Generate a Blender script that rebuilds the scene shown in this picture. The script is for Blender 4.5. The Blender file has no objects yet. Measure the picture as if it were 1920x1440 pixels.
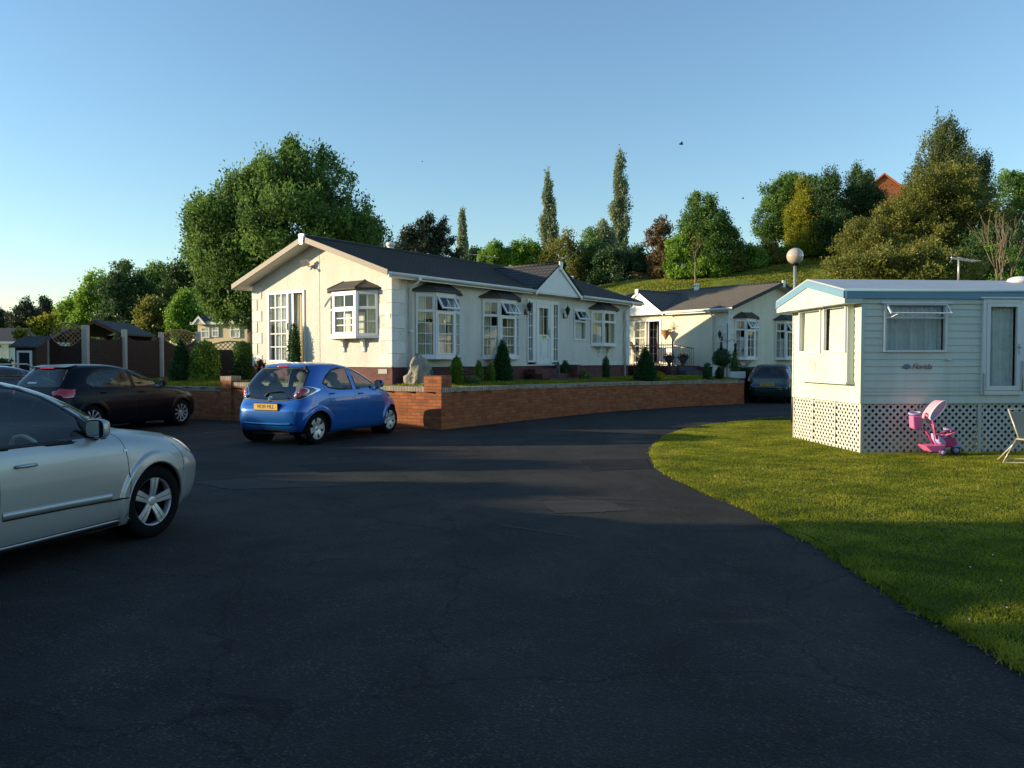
import bpy, math, random
import numpy as np
from mathutils import Matrix, Vector
C = bpy.context.scene.collection
SC = bpy.context.scene
PI = math.pi
R = math.radians
# ------------------------------------------------------------------ camera
EYE = 1.57; FPX = 1480.0; PITCH = math.atan(45 / FPX)
cam = bpy.data.cameras.new('camera'); camo = bpy.data.objects.new('camera', cam); C.objects.link(camo)
cam.sensor_width = 36; cam.lens = 36 * FPX / 1920; cam.clip_start = .05; cam.clip_end = 2000
camo.location = (0, 0, EYE); camo.rotation_euler = (PI / 2 - PITCH, 0, 0)
SC.camera = camo
# ------------------------------------------------------------------ light
SUN_EL = 11.0; SUN_AZ = 181.0      # direction TO the sun, degrees anticlockwise from +X
w = bpy.data.worlds.new("World"); SC.world = w; w.use_nodes = True
nt = w.node_tree; nt.nodes.clear()
sky = nt.nodes.new('ShaderNodeTexSky'); sky.sky_type = 'NISHITA'; sky.sun_disc = False
sky.sun_elevation = R(SUN_EL); sky.sun_rotation = R(90 - SUN_AZ); sky.altitude = 50; sky.air_density = 1.25; sky.dust_density = 0; sky.ozone_density = 3.3
bg = nt.nodes.new('ShaderNodeBackground'); bg.inputs[1].default_value = .148
ow = nt.nodes.new('ShaderNodeOutputWorld'); nt.links.new(sky.outputs[0], bg.inputs[0]); nt.links.new(bg.outputs[0], ow.inputs[0])
sl = bpy.data.lights.new('sun', 'SUN'); so = bpy.data.objects.new('sun', sl); C.objects.link(so)
sl.energy = 4.6; sl.angle = R(.55); sl.color = (1, .81, .53)
sd = Vector((math.cos(R(SUN_AZ)) * math.cos(R(SUN_EL)), math.sin(R(SUN_AZ)) * math.cos(R(SUN_EL)), math.sin(R(SUN_EL))))
so.rotation_euler = sd.to_track_quat('Z', 'Y').to_euler()
SC.view_settings.view_transform = 'Standard'; SC.view_settings.look = 'None'; SC.view_settings.exposure = .82; SC.view_settings.gamma = 1
SC.cycles.max_bounces = 6; SC.cycles.transparent_max_bounces = 12; SC.cycles.caustics_reflective = False; SC.cycles.caustics_refractive = False
# ------------------------------------------------------------------ placing: from measured picture points to metres in the place
def ray(px, py):
    x = (px - 960) / FPX; u = (720 - py) / FPX
    return np.array([x, math.cos(PITCH) + u * math.sin(PITCH), -math.sin(PITCH) + u * math.cos(PITCH)])
def G(px, py, z=0.0):
    d = ray(px, py); t = (z - EYE) / d[2]; return d * t + np.array([0, 0, EYE])
def AY(px, py, Y):
    d = ray(px, py); return d * (Y / d[1]) + np.array([0, 0, EYE])
# ------------------------------------------------------------------ materials
def srgb(r, g, b):
    f = lambda c: (c / 255 / 12.92) if c <= 10 else (((c / 255) + .055) / 1.055) ** 2.4
    return (f(r), f(g), f(b))
def mk(name):
    m = bpy.data.materials.new(name); m.use_nodes = True; t = m.node_tree; t.nodes.clear()
    o = t.nodes.new('ShaderNodeOutputMaterial'); p = t.nodes.new('ShaderNodeBsdfPrincipled'); t.links.new(p.outputs[0], o.inputs[0])
    return m, t, p, o
def N(t, typ, **k):
    n = t.nodes.new(typ)
    for a, v in k.items(): setattr(n, a, v)
    return n
def coords(t, kind='Object', scale=(1, 1, 1)):
    tc = N(t, 'ShaderNodeTexCoord'); mp = N(t, 'ShaderNodeMapping'); mp.inputs['Scale'].default_value = scale
    t.links.new(tc.outputs[kind], mp.inputs[0]); return mp.outputs[0]
def mat(name, col, rough=.6, metal=0., var=.0, nscale=8., bump=0., bscale=60., coat=0., spec=.5, kind='Object', bdist=.01, streak=0.):
    m, t, p, o = mk(name)
    p.inputs['Base Color'].default_value = (*col, 1); p.inputs['Roughness'].default_value = rough; p.inputs['Metallic'].default_value = metal
    p.inputs['Coat Weight'].default_value = coat; p.inputs['Coat Roughness'].default_value = .04; p.inputs['Specular IOR Level'].default_value = spec
    if var > 0 or bump > 0: c = coords(t, kind)
    if var > 0:
        n = N(t, 'ShaderNodeTexNoise'); n.inputs['Scale'].default_value = nscale; n.inputs['Detail'].default_value = 6; n.inputs['Roughness'].default_value = .65
        t.links.new(c, n.inputs[0])
        mr = N(t, 'ShaderNodeMapRange'); mr.inputs['From Min'].default_value = .25; mr.inputs['From Max'].default_value = .75
        mr.inputs['To Min'].default_value = 1 - var; mr.inputs['To Max'].default_value = 1 + var; t.links.new(n.outputs[0], mr.inputs[0])
        vm = N(t, 'ShaderNodeVectorMath', operation='SCALE'); vm.inputs[0].default_value = col; t.links.new(mr.outputs[0], vm.inputs['Scale'])
        if streak:
            c2_ = coords(t, 'Object', (2.6, 2.6, .45)); ns = N(t, 'ShaderNodeTexNoise'); ns.inputs['Scale'].default_value = 1; ns.inputs['Detail'].default_value = 7; ns.inputs['Roughness'].default_value = .7; t.links.new(c2_, ns.inputs[0])
            ms = N(t, 'ShaderNodeMapRange'); ms.inputs['From Min'].default_value = .3; ms.inputs['From Max'].default_value = .62; ms.inputs['To Min'].default_value = 1 - streak; ms.inputs['To Max'].default_value = 1.0; t.links.new(ns.outputs[0], ms.inputs[0])
            v3 = N(t, 'ShaderNodeVectorMath', operation='MULTIPLY'); cc_ = N(t, 'ShaderNodeCombineXYZ'); t.links.new(ms.outputs[0], cc_.inputs[0]); t.links.new(ms.outputs[0], cc_.inputs[1])
            pw_ = N(t, 'ShaderNodeMath', operation='POWER'); pw_.inputs[1].default_value = 1.4; t.links.new(ms.outputs[0], pw_.inputs[0]); t.links.new(pw_.outputs[0], cc_.inputs[2]); t.links.new(vm.outputs[0], v3.inputs[0]); t.links.new(cc_.outputs[0], v3.inputs[1]); vm = v3
        t.links.new(vm.outputs[0], p.inputs['Base Color'])
    if bump > 0:
        n = N(t, 'ShaderNodeTexNoise'); n.inputs['Scale'].default_value = bscale; n.inputs['Detail'].default_value = 3; t.links.new(c, n.inputs[0])
        b = N(t, 'ShaderNodeBump'); b.inputs['Strength'].default_value = bump; b.inputs['Distance'].default_value = bdist
        t.links.new(n.outputs[0], b.inputs['Height']); t.links.new(b.outputs[0], p.inputs['Normal'])
    return m
def brick_mat(name, c1, c2, mortar, bw=.225, bh=.075, soldier=False):
    m, t, p, o = mk(name); c = coords(t, 'UV')
    b = N(t, 'ShaderNodeTexBrick'); b.inputs['Scale'].default_value = 1; b.inputs['Brick Width'].default_value = .075 if soldier else bw
    b.inputs['Row Height'].default_value = .5 if soldier else bh; b.inputs['Mortar Size'].default_value = .007; b.inputs['Mortar Smooth'].default_value = .3
    b.inputs['Bias'].default_value = 0; b.inputs['Color1'].default_value = (*c1, 1); b.inputs['Color2'].default_value = (*c2, 1); b.inputs['Mortar'].default_value = (*mortar, 1)
    if soldier: b.offset = 0
    t.links.new(c, b.inputs[0])
    n = N(t, 'ShaderNodeTexNoise'); n.inputs['Scale'].default_value = 6; n.inputs['Detail'].default_value = 8; t.links.new(c, n.inputs[0])
    mr = N(t, 'ShaderNodeMapRange'); mr.inputs['To Min'].default_value = .55; mr.inputs['To Max'].default_value = 1.4; t.links.new(n.outputs[0], mr.inputs[0])
    vm = N(t, 'ShaderNodeVectorMath', operation='SCALE'); t.links.new(b.outputs['Color'], vm.inputs[0]); t.links.new(mr.outputs[0], vm.inputs['Scale'])
    t.links.new(vm.outputs[0], p.inputs['Base Color']); p.inputs['Roughness'].default_value = .85
    mx = N(t, 'ShaderNodeMath', operation='SUBTRACT'); mx.inputs[0].default_value = 1; t.links.new(b.outputs['Fac'], mx.inputs[1])
    n2 = N(t, 'ShaderNodeTexNoise'); n2.inputs['Scale'].default_value = 90; t.links.new(c, n2.inputs[0])
    ad = N(t, 'ShaderNodeMath', operation='MULTIPLY_ADD'); t.links.new(n2.outputs[0], ad.inputs[0]); ad.inputs[1].default_value = .4; t.links.new(mx.outputs[0], ad.inputs[2])
    bp = N(t, 'ShaderNodeBump'); bp.inputs['Strength'].default_value = .8; bp.inputs['Distance'].default_value = .012
    t.links.new(ad.outputs[0], bp.inputs['Height']); t.links.new(bp.outputs[0], p.inputs['Normal'])
    return m
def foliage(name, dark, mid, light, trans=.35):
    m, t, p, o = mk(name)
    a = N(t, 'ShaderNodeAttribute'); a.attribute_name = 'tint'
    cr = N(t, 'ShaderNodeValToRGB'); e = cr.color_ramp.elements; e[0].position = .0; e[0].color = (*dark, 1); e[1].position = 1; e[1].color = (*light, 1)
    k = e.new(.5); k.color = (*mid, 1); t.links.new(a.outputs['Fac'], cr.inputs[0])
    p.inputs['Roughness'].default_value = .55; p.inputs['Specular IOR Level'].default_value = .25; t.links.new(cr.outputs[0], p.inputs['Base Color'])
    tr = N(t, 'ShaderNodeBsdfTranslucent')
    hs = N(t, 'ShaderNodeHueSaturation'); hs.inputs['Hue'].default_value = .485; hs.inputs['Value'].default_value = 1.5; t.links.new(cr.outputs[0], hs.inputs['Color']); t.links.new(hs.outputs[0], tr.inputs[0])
    mx = N(t, 'ShaderNodeMixShader'); mx.inputs[0].default_value = trans
    t.links.new(p.outputs[0], mx.inputs[1]); t.links.new(tr.outputs[0], mx.inputs[2]); t.links.new(mx.outputs[0], o.inputs[0])
    return m
def glass_mat(name, tint=(.75, .8, .78), ior=1.45, rough=.0, base=0.03):
    m, t, p, o = mk(name); t.nodes.remove(p)
    ge = N(t, 'ShaderNodeNewGeometry'); dt = N(t, 'ShaderNodeVectorMath', operation='DOT_PRODUCT'); t.links.new(ge.outputs['Normal'], dt.inputs[0]); t.links.new(ge.outputs['Incoming'], dt.inputs[1])
    ab = N(t, 'ShaderNodeMath', operation='ABSOLUTE'); t.links.new(dt.outputs['Value'], ab.inputs[0]); om = N(t, 'ShaderNodeMath', operation='SUBTRACT'); om.inputs[0].default_value = 1; om.use_clamp = True; t.links.new(ab.outputs[0], om.inputs[1])
    pw = N(t, 'ShaderNodeMath', operation='POWER'); pw.inputs[1].default_value = 5; t.links.new(om.outputs[0], pw.inputs[0])
    g = N(t, 'ShaderNodeBsdfGlossy'); g.inputs['Roughness'].default_value = rough; g.inputs[0].default_value = (1, 1, 1, 1)
    tr = N(t, 'ShaderNodeBsdfTransparent'); tr.inputs[0].default_value = (*tint, 1)
    ad = N(t, 'ShaderNodeMath', operation='MULTIPLY_ADD'); ad.inputs[1].default_value = .92; ad.inputs[2].default_value = .045 + base; ad.use_clamp = True
    t.links.new(pw.outputs[0], ad.inputs[0])
    mx = N(t, 'ShaderNodeMixShader'); t.links.new(ad.outputs[0], mx.inputs[0]); t.links.new(tr.outputs[0], mx.inputs[1]); t.links.new(g.outputs[0], mx.inputs[2])
    t.links.new(mx.outputs[0], o.inputs[0]); return m
M = {}
M['upvc'] = mat('white_upvc', (.74, .74, .73), .3, var=.03, streak=.06, nscale=2)
M['white'] = mat('white_trim', (.76, .76, .73), .45, var=.04, nscale=3)
M['render'] = mat('cream_render', (.69, .665, .605), .9, var=.07, streak=.14, nscale=2.2, bump=.8, bscale=28, bdist=.03)
M['render2'] = mat('pale_yellow_render', (.71, .68, .54), .9, streak=.12, var=.06, nscale=2, bump=.3, bscale=50)
M['quoin'] = mat('white_quoin', (.72, .71, .67), .85, streak=.10, var=.05, nscale=4, bump=.3, bscale=40)
M['soffit'] = mat('soffit', (.70, .67, .60), .5)
M['bargebrown'] = mat('grey_brown_barge', (.20, .165, .13), .6)
M['brick'] = brick_mat('orange_brick', (.42, .125, .032), (.25, .062, .020), (.15, .09, .05))
M['brickdark'] = brick_mat('plum_brick', (.16, .045, .04), (.10, .03, .03), (.12, .09, .08))
M['coping'] = brick_mat('coping_brick', (.42, .35, .27), (.30, .24, .18), (.10, .06, .04), soldier=True)
M['black'] = mat('black_plastic', (.008, .008, .009), .6, spec=.25)
M['seal'] = mat('black_rubber', (.008, .008, .009), .6)
M['tyre'] = mat('tyre', (.006, .006, .0065), .9, bump=.2, bscale=90, spec=.15)
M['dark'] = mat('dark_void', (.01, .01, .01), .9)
M['iron'] = mat('black_iron', (.015, .013, .012), .5)
M['steel'] = mat('galvanised', (.45, .45, .43), .45, metal=.6, var=.1, nscale=20)
M['chrome'] = mat('chrome', (.8, .8, .8), .08, metal=1)
M['mirror'] = mat('mirror_glass', (.9, .92, .9), .01, metal=1)
M['rimsilver'] = mat('wheel_silver', (.52, .53, .54), .35, metal=.55, var=.05, nscale=30)
M['glass'] = glass_mat('window_glass', (.88, .91, .89), base=.03)
M['carglass'] = glass_mat('car_glass', (.80, .90, .87), base=.01)
M['carglassdark'] = glass_mat('car_glass_dark', (.40, .50, .50), base=.02)
M['curtain'] = mat('cream_curtain', (.66, .58, .40), .9, var=.12, nscale=5)
M['net'] = mat('net_curtain', (.78, .78, .74), .95, var=.15, nscale=9)
M['room'] = mat('room_wall', (.16, .13, .10), .9)
M['cloth'] = mat('seat_cloth', (.10, .10, .105), .95)
M['seatbeige'] = mat('seat_cloth_beige', (.32, .28, .22), .95)
M['stone'] = mat('grey_boulder', (.27, .25, .20), .9, var=.35, nscale=3.5, bump=.9, bscale=7, bdist=.06)
M['stone2'] = mat('dark_slate', (.09, .09, .10), .85, var=.3, nscale=5, bump=.8, bscale=9, bdist=.04)
M['concrete'] = mat('concrete_post', (.42, .40, .35), .9, var=.15, nscale=9, bump=.3, bscale=50)
M['fencewood'] = mat('brown_fence', (.045, .022, .015), .85, var=.3, nscale=12, bump=.4, bscale=40)
M['lattice'] = mat('tan_lattice', (.34, .22, .11), .8, var=.2, nscale=20)
M['whitelattice'] = mat('white_lattice', (.60, .59, .54), .6, streak=.2, var=.10, nscale=10)
M['felt'] = mat('roof_felt', (.06, .062, .065), .9, var=.25, nscale=10)
M['cabluecap'] = mat('blue_fascia', (.15, .29, .40), .5, var=.05, nscale=4)
M['caroof'] = mat('caravan_roof', (.36, .40, .45), .55, var=.08, nscale=3)
M['cavan'] = mat('caravan_panel', (.60, .64, .57), .4, streak=.16, var=.05, nscale=2)
M['bark'] = mat('bark', (.10, .075, .055), .95, var=.4, nscale=14, bump=.8, bscale=25, bdist=.03)
M['barklight'] = mat('pale_bark', (.17, .13, .09), .95, var=.3, nscale=10, bump=.5)
M['soil'] = mat('soil', (.055, .04, .028), 1, var=.3, nscale=8, bump=.8, bscale=18, bdist=.03)
M['pink'] = mat('pink_plastic', (.80, .16, .34), .35); M['pinkpale'] = mat('pale_pink_plastic', (.85, .38, .50), .4); M['magenta'] = mat('magenta_plastic', (.55, .05, .20), .4)
M['lilac'] = mat('lilac_plastic', (.42, .36, .62), .4); M['purple'] = mat('dark_purple_plastic', (.07, .03, .10), .5)
M['sling'] = mat('beige_sling', (.36, .32, .24), .9); M['chairframe'] = mat('chair_frame', (.62, .56, .44), .35, metal=.3)
M['terracotta'] = mat('terracotta', (.45, .20, .09), .85, var=.2, nscale=9)
M['redlens'] = mat('red_lens', (.50, .012, .02), .15, coat=1); M['clearlens'] = mat('clear_lens', (.42, .43, .46), .12, metal=.5, coat=1)
M['smokelens'] = mat('smoked_lens', (.16, .10, .12), .12, metal=.4, coat=1); M['plate'] = mat('yellow_plate', (.58, .34, .02), .45); M['ink'] = mat('black_ink', (.01, .01, .012), .5)
M['astra'] = mat('silver_paint', (.40, .415, .405), .38, metal=.5, coat=.55, var=.03, nscale=2); M['golf'] = mat('black_paint', (.003, .005, .010), .28, coat=.08, spec=.15)
M['aygo'] = mat('blue_paint', (.010, .115, .43), .25, metal=.35, coat=1); M['fiesta'] = mat('dark_green_paint', (.006, .03, .026), .25, metal=.2, coat=.7)
M['estate'] = mat('dark_blue_paint', (.03, .045, .07), .2, metal=.3, coat=1)
M['redtile'] = mat('red_roof_tile', (.42, .12, .055), .9, var=.2, nscale=5)
def tile_mat(name, c, rib=.16):
    m, t, p, o = mk(name); uv = coords(t, 'UV')
    n = N(t, 'ShaderNodeTexNoise'); n.inputs['Scale'].default_value = 3; n.inputs['Detail'].default_value = 7; t.links.new(uv, n.inputs[0])
    mr = N(t, 'ShaderNodeMapRange'); mr.inputs['To Min'].default_value = .6; mr.inputs['To Max'].default_value = 1.4; t.links.new(n.outputs[0], mr.inputs[0])
    vm = N(t, 'ShaderNodeVectorMath', operation='SCALE'); vm.inputs[0].default_value = c; t.links.new(mr.outputs[0], vm.inputs['Scale']); t.links.new(vm.outputs[0], p.inputs['Base Color'])
    wv = N(t, 'ShaderNodeTexWave'); wv.bands_direction = 'X'; wv.inputs['Scale'].default_value = PI / rib / 10 * 1.0; t.links.new(uv, wv.inputs[0])
    b = N(t, 'ShaderNodeBump'); b.inputs['Strength'].default_value = .5; b.inputs['Distance'].default_value = .015; t.links.new(wv.outputs['Fac'], b.inputs['Height']); t.links.new(b.outputs[0], p.inputs['Normal'])
    p.inputs['Roughness'].default_value = .75; return m
M['tile'] = tile_mat('charcoal_roof_tile', (.032, .032, .036)); M['tile2'] = tile_mat('brown_grey_roof_tile', (.085, .075, .062)); M['canopytile'] = mat('canopy_tile', (.06, .055, .053), .8, var=.25, nscale=12, bump=.4, bscale=40)
# asphalt
def asphalt():
    m, t, p, o = mk('asphalt'); c = coords(t)
    big = N(t, 'ShaderNodeTexNoise'); big.inputs['Scale'].default_value = .45; big.inputs['Detail'].default_value = 7; big.inputs['Roughness'].default_value = .7; t.links.new(c, big.inputs[0])
    fine = N(t, 'ShaderNodeTexNoise'); fine.inputs['Scale'].default_value = 55; fine.inputs['Detail'].default_value = 4; t.links.new(c, fine.inputs[0])
    vo = N(t, 'ShaderNodeTexVoronoi'); vo.inputs['Scale'].default_value = 95; t.links.new(c, vo.inputs[0])
    cr = N(t, 'ShaderNodeValToRGB'); e = cr.color_ramp.elements; e[0].position = .3; e[0].color = (.016, .016, .0165, 1); e[1].position = .75; e[1].color = (.040, .038, .034, 1); t.links.new(big.outputs[0], cr.inputs[0])
    sp = N(t, 'ShaderNodeSeparateColor'); t.links.new(vo.outputs['Color'], sp.inputs[0])
    gt = N(t, 'ShaderNodeMapRange'); gt.inputs['From Min'].default_value = .80; gt.inputs['From Max'].default_value = 1.0; gt.inputs['To Min'].default_value = 0; gt.inputs['To Max'].default_value = .75; t.links.new(sp.outputs[0], gt.inputs[0])
    mx = N(t, 'ShaderNodeMix', data_type='RGBA'); gm = N(t, 'ShaderNodeTexNoise'); gm.inputs['Scale'].default_value = 2.2; gm.inputs['Detail'].default_value = 5; t.links.new(c, gm.inputs[0]); gr_ = N(t, 'ShaderNodeMapRange'); gr_.inputs['From Min'].default_value = .35; gr_.inputs['From Max'].default_value = .7; gr_.inputs['To Min'].default_value = .15; gr_.inputs['To Max'].default_value = .9; t.links.new(gm.outputs[0], gr_.inputs[0]); gx = N(t, 'ShaderNodeMath', operation='MULTIPLY'); t.links.new(gt.outputs[0], gx.inputs[0]); t.links.new(gr_.outputs[0], gx.inputs[1]); t.links.new(gx.outputs[0], mx.inputs[0]); t.links.new(cr.outputs[0], mx.inputs[6]); mx.inputs[7].default_value = (.13, .12, .10, 1)
    mr = N(t, 'ShaderNodeMapRange'); mr.inputs['To Min'].default_value = .45; mr.inputs['To Max'].default_value = 1.5; t.links.new(fine.outputs[0], mr.inputs[0])
    vm = N(t, 'ShaderNodeVectorMath', operation='SCALE'); t.links.new(mx.outputs[2], vm.inputs[0]); t.links.new(mr.outputs[0], vm.inputs['Scale']); t.links.new(vm.outputs[0], p.inputs['Base Color'])
    worn = N(t, 'ShaderNodeTexNoise'); worn.inputs['Scale'].default_value = .8; worn.inputs['Detail'].default_value = 9; worn.inputs['Roughness'].default_value = .72; worn.inputs['Distortion'].default_value = .6; t.links.new(c, worn.inputs[0])
    wr = N(t, 'ShaderNodeMapRange'); wr.inputs['From Min'].default_value = .36; wr.inputs['From Max'].default_value = .66; wr.inputs['To Min'].default_value = .68; wr.inputs['To Max'].default_value = 1.5; t.links.new(worn.outputs[0], wr.inputs[0])
    ck = N(t, 'ShaderNodeTexVoronoi', feature='DISTANCE_TO_EDGE'); ck.inputs['Scale'].default_value = .42
    wb = N(t, 'ShaderNodeTexNoise'); wb.inputs['Scale'].default_value = 3; wb.inputs['Detail'].default_value = 5; t.links.new(c, wb.inputs[0])
    wm = N(t, 'ShaderNodeVectorMath', operation='MULTIPLY_ADD'); t.links.new(wb.outputs['Color'], wm.inputs[0]); wm.inputs[1].default_value = (.5, .5, 0); t.links.new(c, wm.inputs[2]); t.links.new(wm.outputs[0], ck.inputs[0])
    cm = N(t, 'ShaderNodeMapRange'); cm.inputs['From Max'].default_value = .006; cm.inputs['To Min'].default_value = .45; t.links.new(ck.outputs[0], cm.inputs[0])
    mm = N(t, 'ShaderNodeMath', operation='MULTIPLY'); t.links.new(wr.outputs[0], mm.inputs[0]); t.links.new(cm.outputs[0], mm.inputs[1])
    v2 = N(t, 'ShaderNodeVectorMath', operation='SCALE'); t.links.new(vm.outputs[0], v2.inputs[0]); t.links.new(mm.outputs[0], v2.inputs['Scale']); t.links.new(v2.outputs[0], p.inputs['Base Color'])
    b = N(t, 'ShaderNodeBump'); b.inputs['Strength'].default_value = 1; b.inputs['Distance'].default_value = .011
    ad = N(t, 'ShaderNodeMath', operation='ADD'); t.links.new(vo.outputs['Distance'], ad.inputs[0]); t.links.new(fine.outputs[0], ad.inputs[1]); t.links.new(ad.outputs[0], b.inputs['Height']); t.links.new(b.outputs[0], p.inputs['Normal'])
    p.inputs['Roughness'].default_value = .85; p.inputs['Specular IOR Level'].default_value = .25
    return m
M['asphalt'] = asphalt()
def lawnmat(name, a, b, c3, s=2.5):
    m, t, p, o = mk(name); c = coords(t)
    n = N(t, 'ShaderNodeTexNoise'); n.inputs['Scale'].default_value = s; n.inputs['Detail'].default_value = 10; n.inputs['Roughness'].default_value = .75; t.links.new(c, n.inputs[0])
    cr = N(t, 'ShaderNodeValToRGB'); e = cr.color_ramp.elements; e[0].position = .3; e[0].color = (*a, 1); e[1].position = .72; e[1].color = (*c3, 1); k = e.new(.5); k.color = (*b, 1)
    t.links.new(n.outputs[0], cr.inputs[0]); t.links.new(cr.outputs[0], p.inputs['Base Color'])
    n2 = N(t, 'ShaderNodeTexNoise'); n2.inputs['Scale'].default_value = 40; n2.inputs['Detail'].default_value = 4; t.links.new(c, n2.inputs[0])
    bp = N(t, 'ShaderNodeBump'); bp.inputs['Strength'].default_value = 1; bp.inputs['Distance'].default_value = .04; t.links.new(n2.outputs[0], bp.inputs['Height']); t.links.new(bp.outputs[0], p.inputs['Normal'])
    p.inputs['Roughness'].default_value = .9; p.inputs['Specular IOR Level'].default_value = .1; return m
M['turf'] = lawnmat('turf', (.022, .034, .006), (.05, .075, .010), (.11, .105, .02))
M['hillgrass'] = lawnmat('hill_grass', (.07, .10, .015), (.15, .20, .03), (.30, .27, .06), .35)
M['blade'] = foliage('grass_blades', (.06, .095, .008), (.175, .215, .014), (.40, .38, .05), .5)
F_ = foliage
M['f_ash'] = F_('leaf_mid_green', (0.035, 0.079, 0.025), (0.088, 0.175, 0.042), (0.175, 0.298, 0.061))
M['f_dark'] = F_('leaf_dark_green', (0.021, 0.052, 0.021), (0.044, 0.096, 0.032), (0.088, 0.158, 0.044), .2)
M['f_bright'] = F_('leaf_bright_green', (0.061, 0.140, 0.018), (0.131, 0.263, 0.032), (0.245, 0.385, 0.052))
M['f_olive'] = F_('leaf_olive', (0.061, 0.079, 0.021), (0.131, 0.149, 0.032), (0.245, 0.245, 0.052))
M['f_poplar'] = F_('leaf_poplar_grey', (.08, .12, .07), (.18, .24, .14), (.32, .38, .24)); F_('leaf_poplar', (0.088, 0.123, 0.061), (0.193, 0.228, 0.105), (0.350, 0.350, 0.193))
M['f_birch'] = F_('leaf_birch', (.035, .055, .022), (.085, .12, .04), (.17, .20, .07)); M['f_pine'] = F_('leaf_pine', (0.018, 0.035, 0.025), (0.038, 0.061, 0.038), (0.088, 0.088, 0.052), .15)
M['f_red'] = F_('leaf_copper', (.06, .045, .025), (.13, .085, .04), (.20, .14, .06), .25)
M['f_gold'] = F_('leaf_gold', (0.100, 0.125, 0.013), (0.200, 0.225, 0.018), (0.325, 0.312, 0.037))
M['f_conifer'] = F_('clipped_conifer', (0.021, 0.067, 0.021), (0.044, 0.123, 0.035), (0.088, 0.193, 0.052), .15)
M['f_lime'] = F_('lime_conifer', (0.088, 0.158, 0.018), (0.175, 0.280, 0.032), (0.298, 0.385, 0.052), .2)
M['f_yellow'] = F_('yellow_leaf', (0.200, 0.188, 0.013), (0.400, 0.338, 0.025), (0.600, 0.525, 0.062), .2)
M['f_varieg'] = F_('variegated_leaf', (0.075, 0.112, 0.037), (0.200, 0.250, 0.088), (0.525, 0.525, 0.275), .2)
M['f_plum'] = F_('plum_leaf', (0.037, 0.015, 0.015), (0.088, 0.031, 0.025), (0.150, 0.062, 0.037), .2)
# ------------------------------------------------------------------ tagging
def tag(o, label=None, cat=None, group=None, kind=None):
    if label: o['label'] = label
    if cat: o['category'] = cat
    if group: o['group'] = group
    if kind: o['kind'] = kind
    return o
def thing(name, label, cat, loc=(0, 0, 0), rz=0, group=None):
    o = bpy.data.objects.new(name, None); C.objects.link(o); o.empty_display_size = .2
    o.location = loc; o.rotation_euler = (0, 0, rz); return tag(o, label, cat, group)
def copy_tree(o, parent=None):
    c = o.copy(); C.objects.link(c); c.parent = parent
    for ch in list(o.children): copy_tree(ch, c)
    return c
# ------------------------------------------------------------------ mesh builder
def auto_uv(me):
    n = len(me.loops)
    if n == 0: return
    uv = me.uv_layers.new(name='UVMap')
    lv = np.empty(n, np.int32); me.loops.foreach_get('vertex_index', lv)
    co = np.empty(len(me.vertices) * 3); me.vertices.foreach_get('co', co); co = co.reshape(-1, 3)
    nn = np.empty(len(me.polygons) * 3); me.polygons.foreach_get('normal', nn); nn = nn.reshape(-1, 3)
    tot = np.empty(len(me.polygons), np.int32); me.polygons.foreach_get('loop_total', tot)
    fn = np.repeat(nn, tot, axis=0); p = co[lv]
    hn = np.hypot(fn[:, 0], fn[:, 1]) + 1e-9
    flat = np.abs(fn[:, 2]) > .97
    tu = np.stack([-fn[:, 1] / hn, fn[:, 0] / hn], 1)
    u = np.where(flat, p[:, 0], p[:, 0] * tu[:, 0] + p[:, 1] * tu[:, 1]); v = np.where(flat, p[:, 1], p[:, 2])
    uv.data.foreach_set('uv', np.stack([u, v], 1).ravel())
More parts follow.
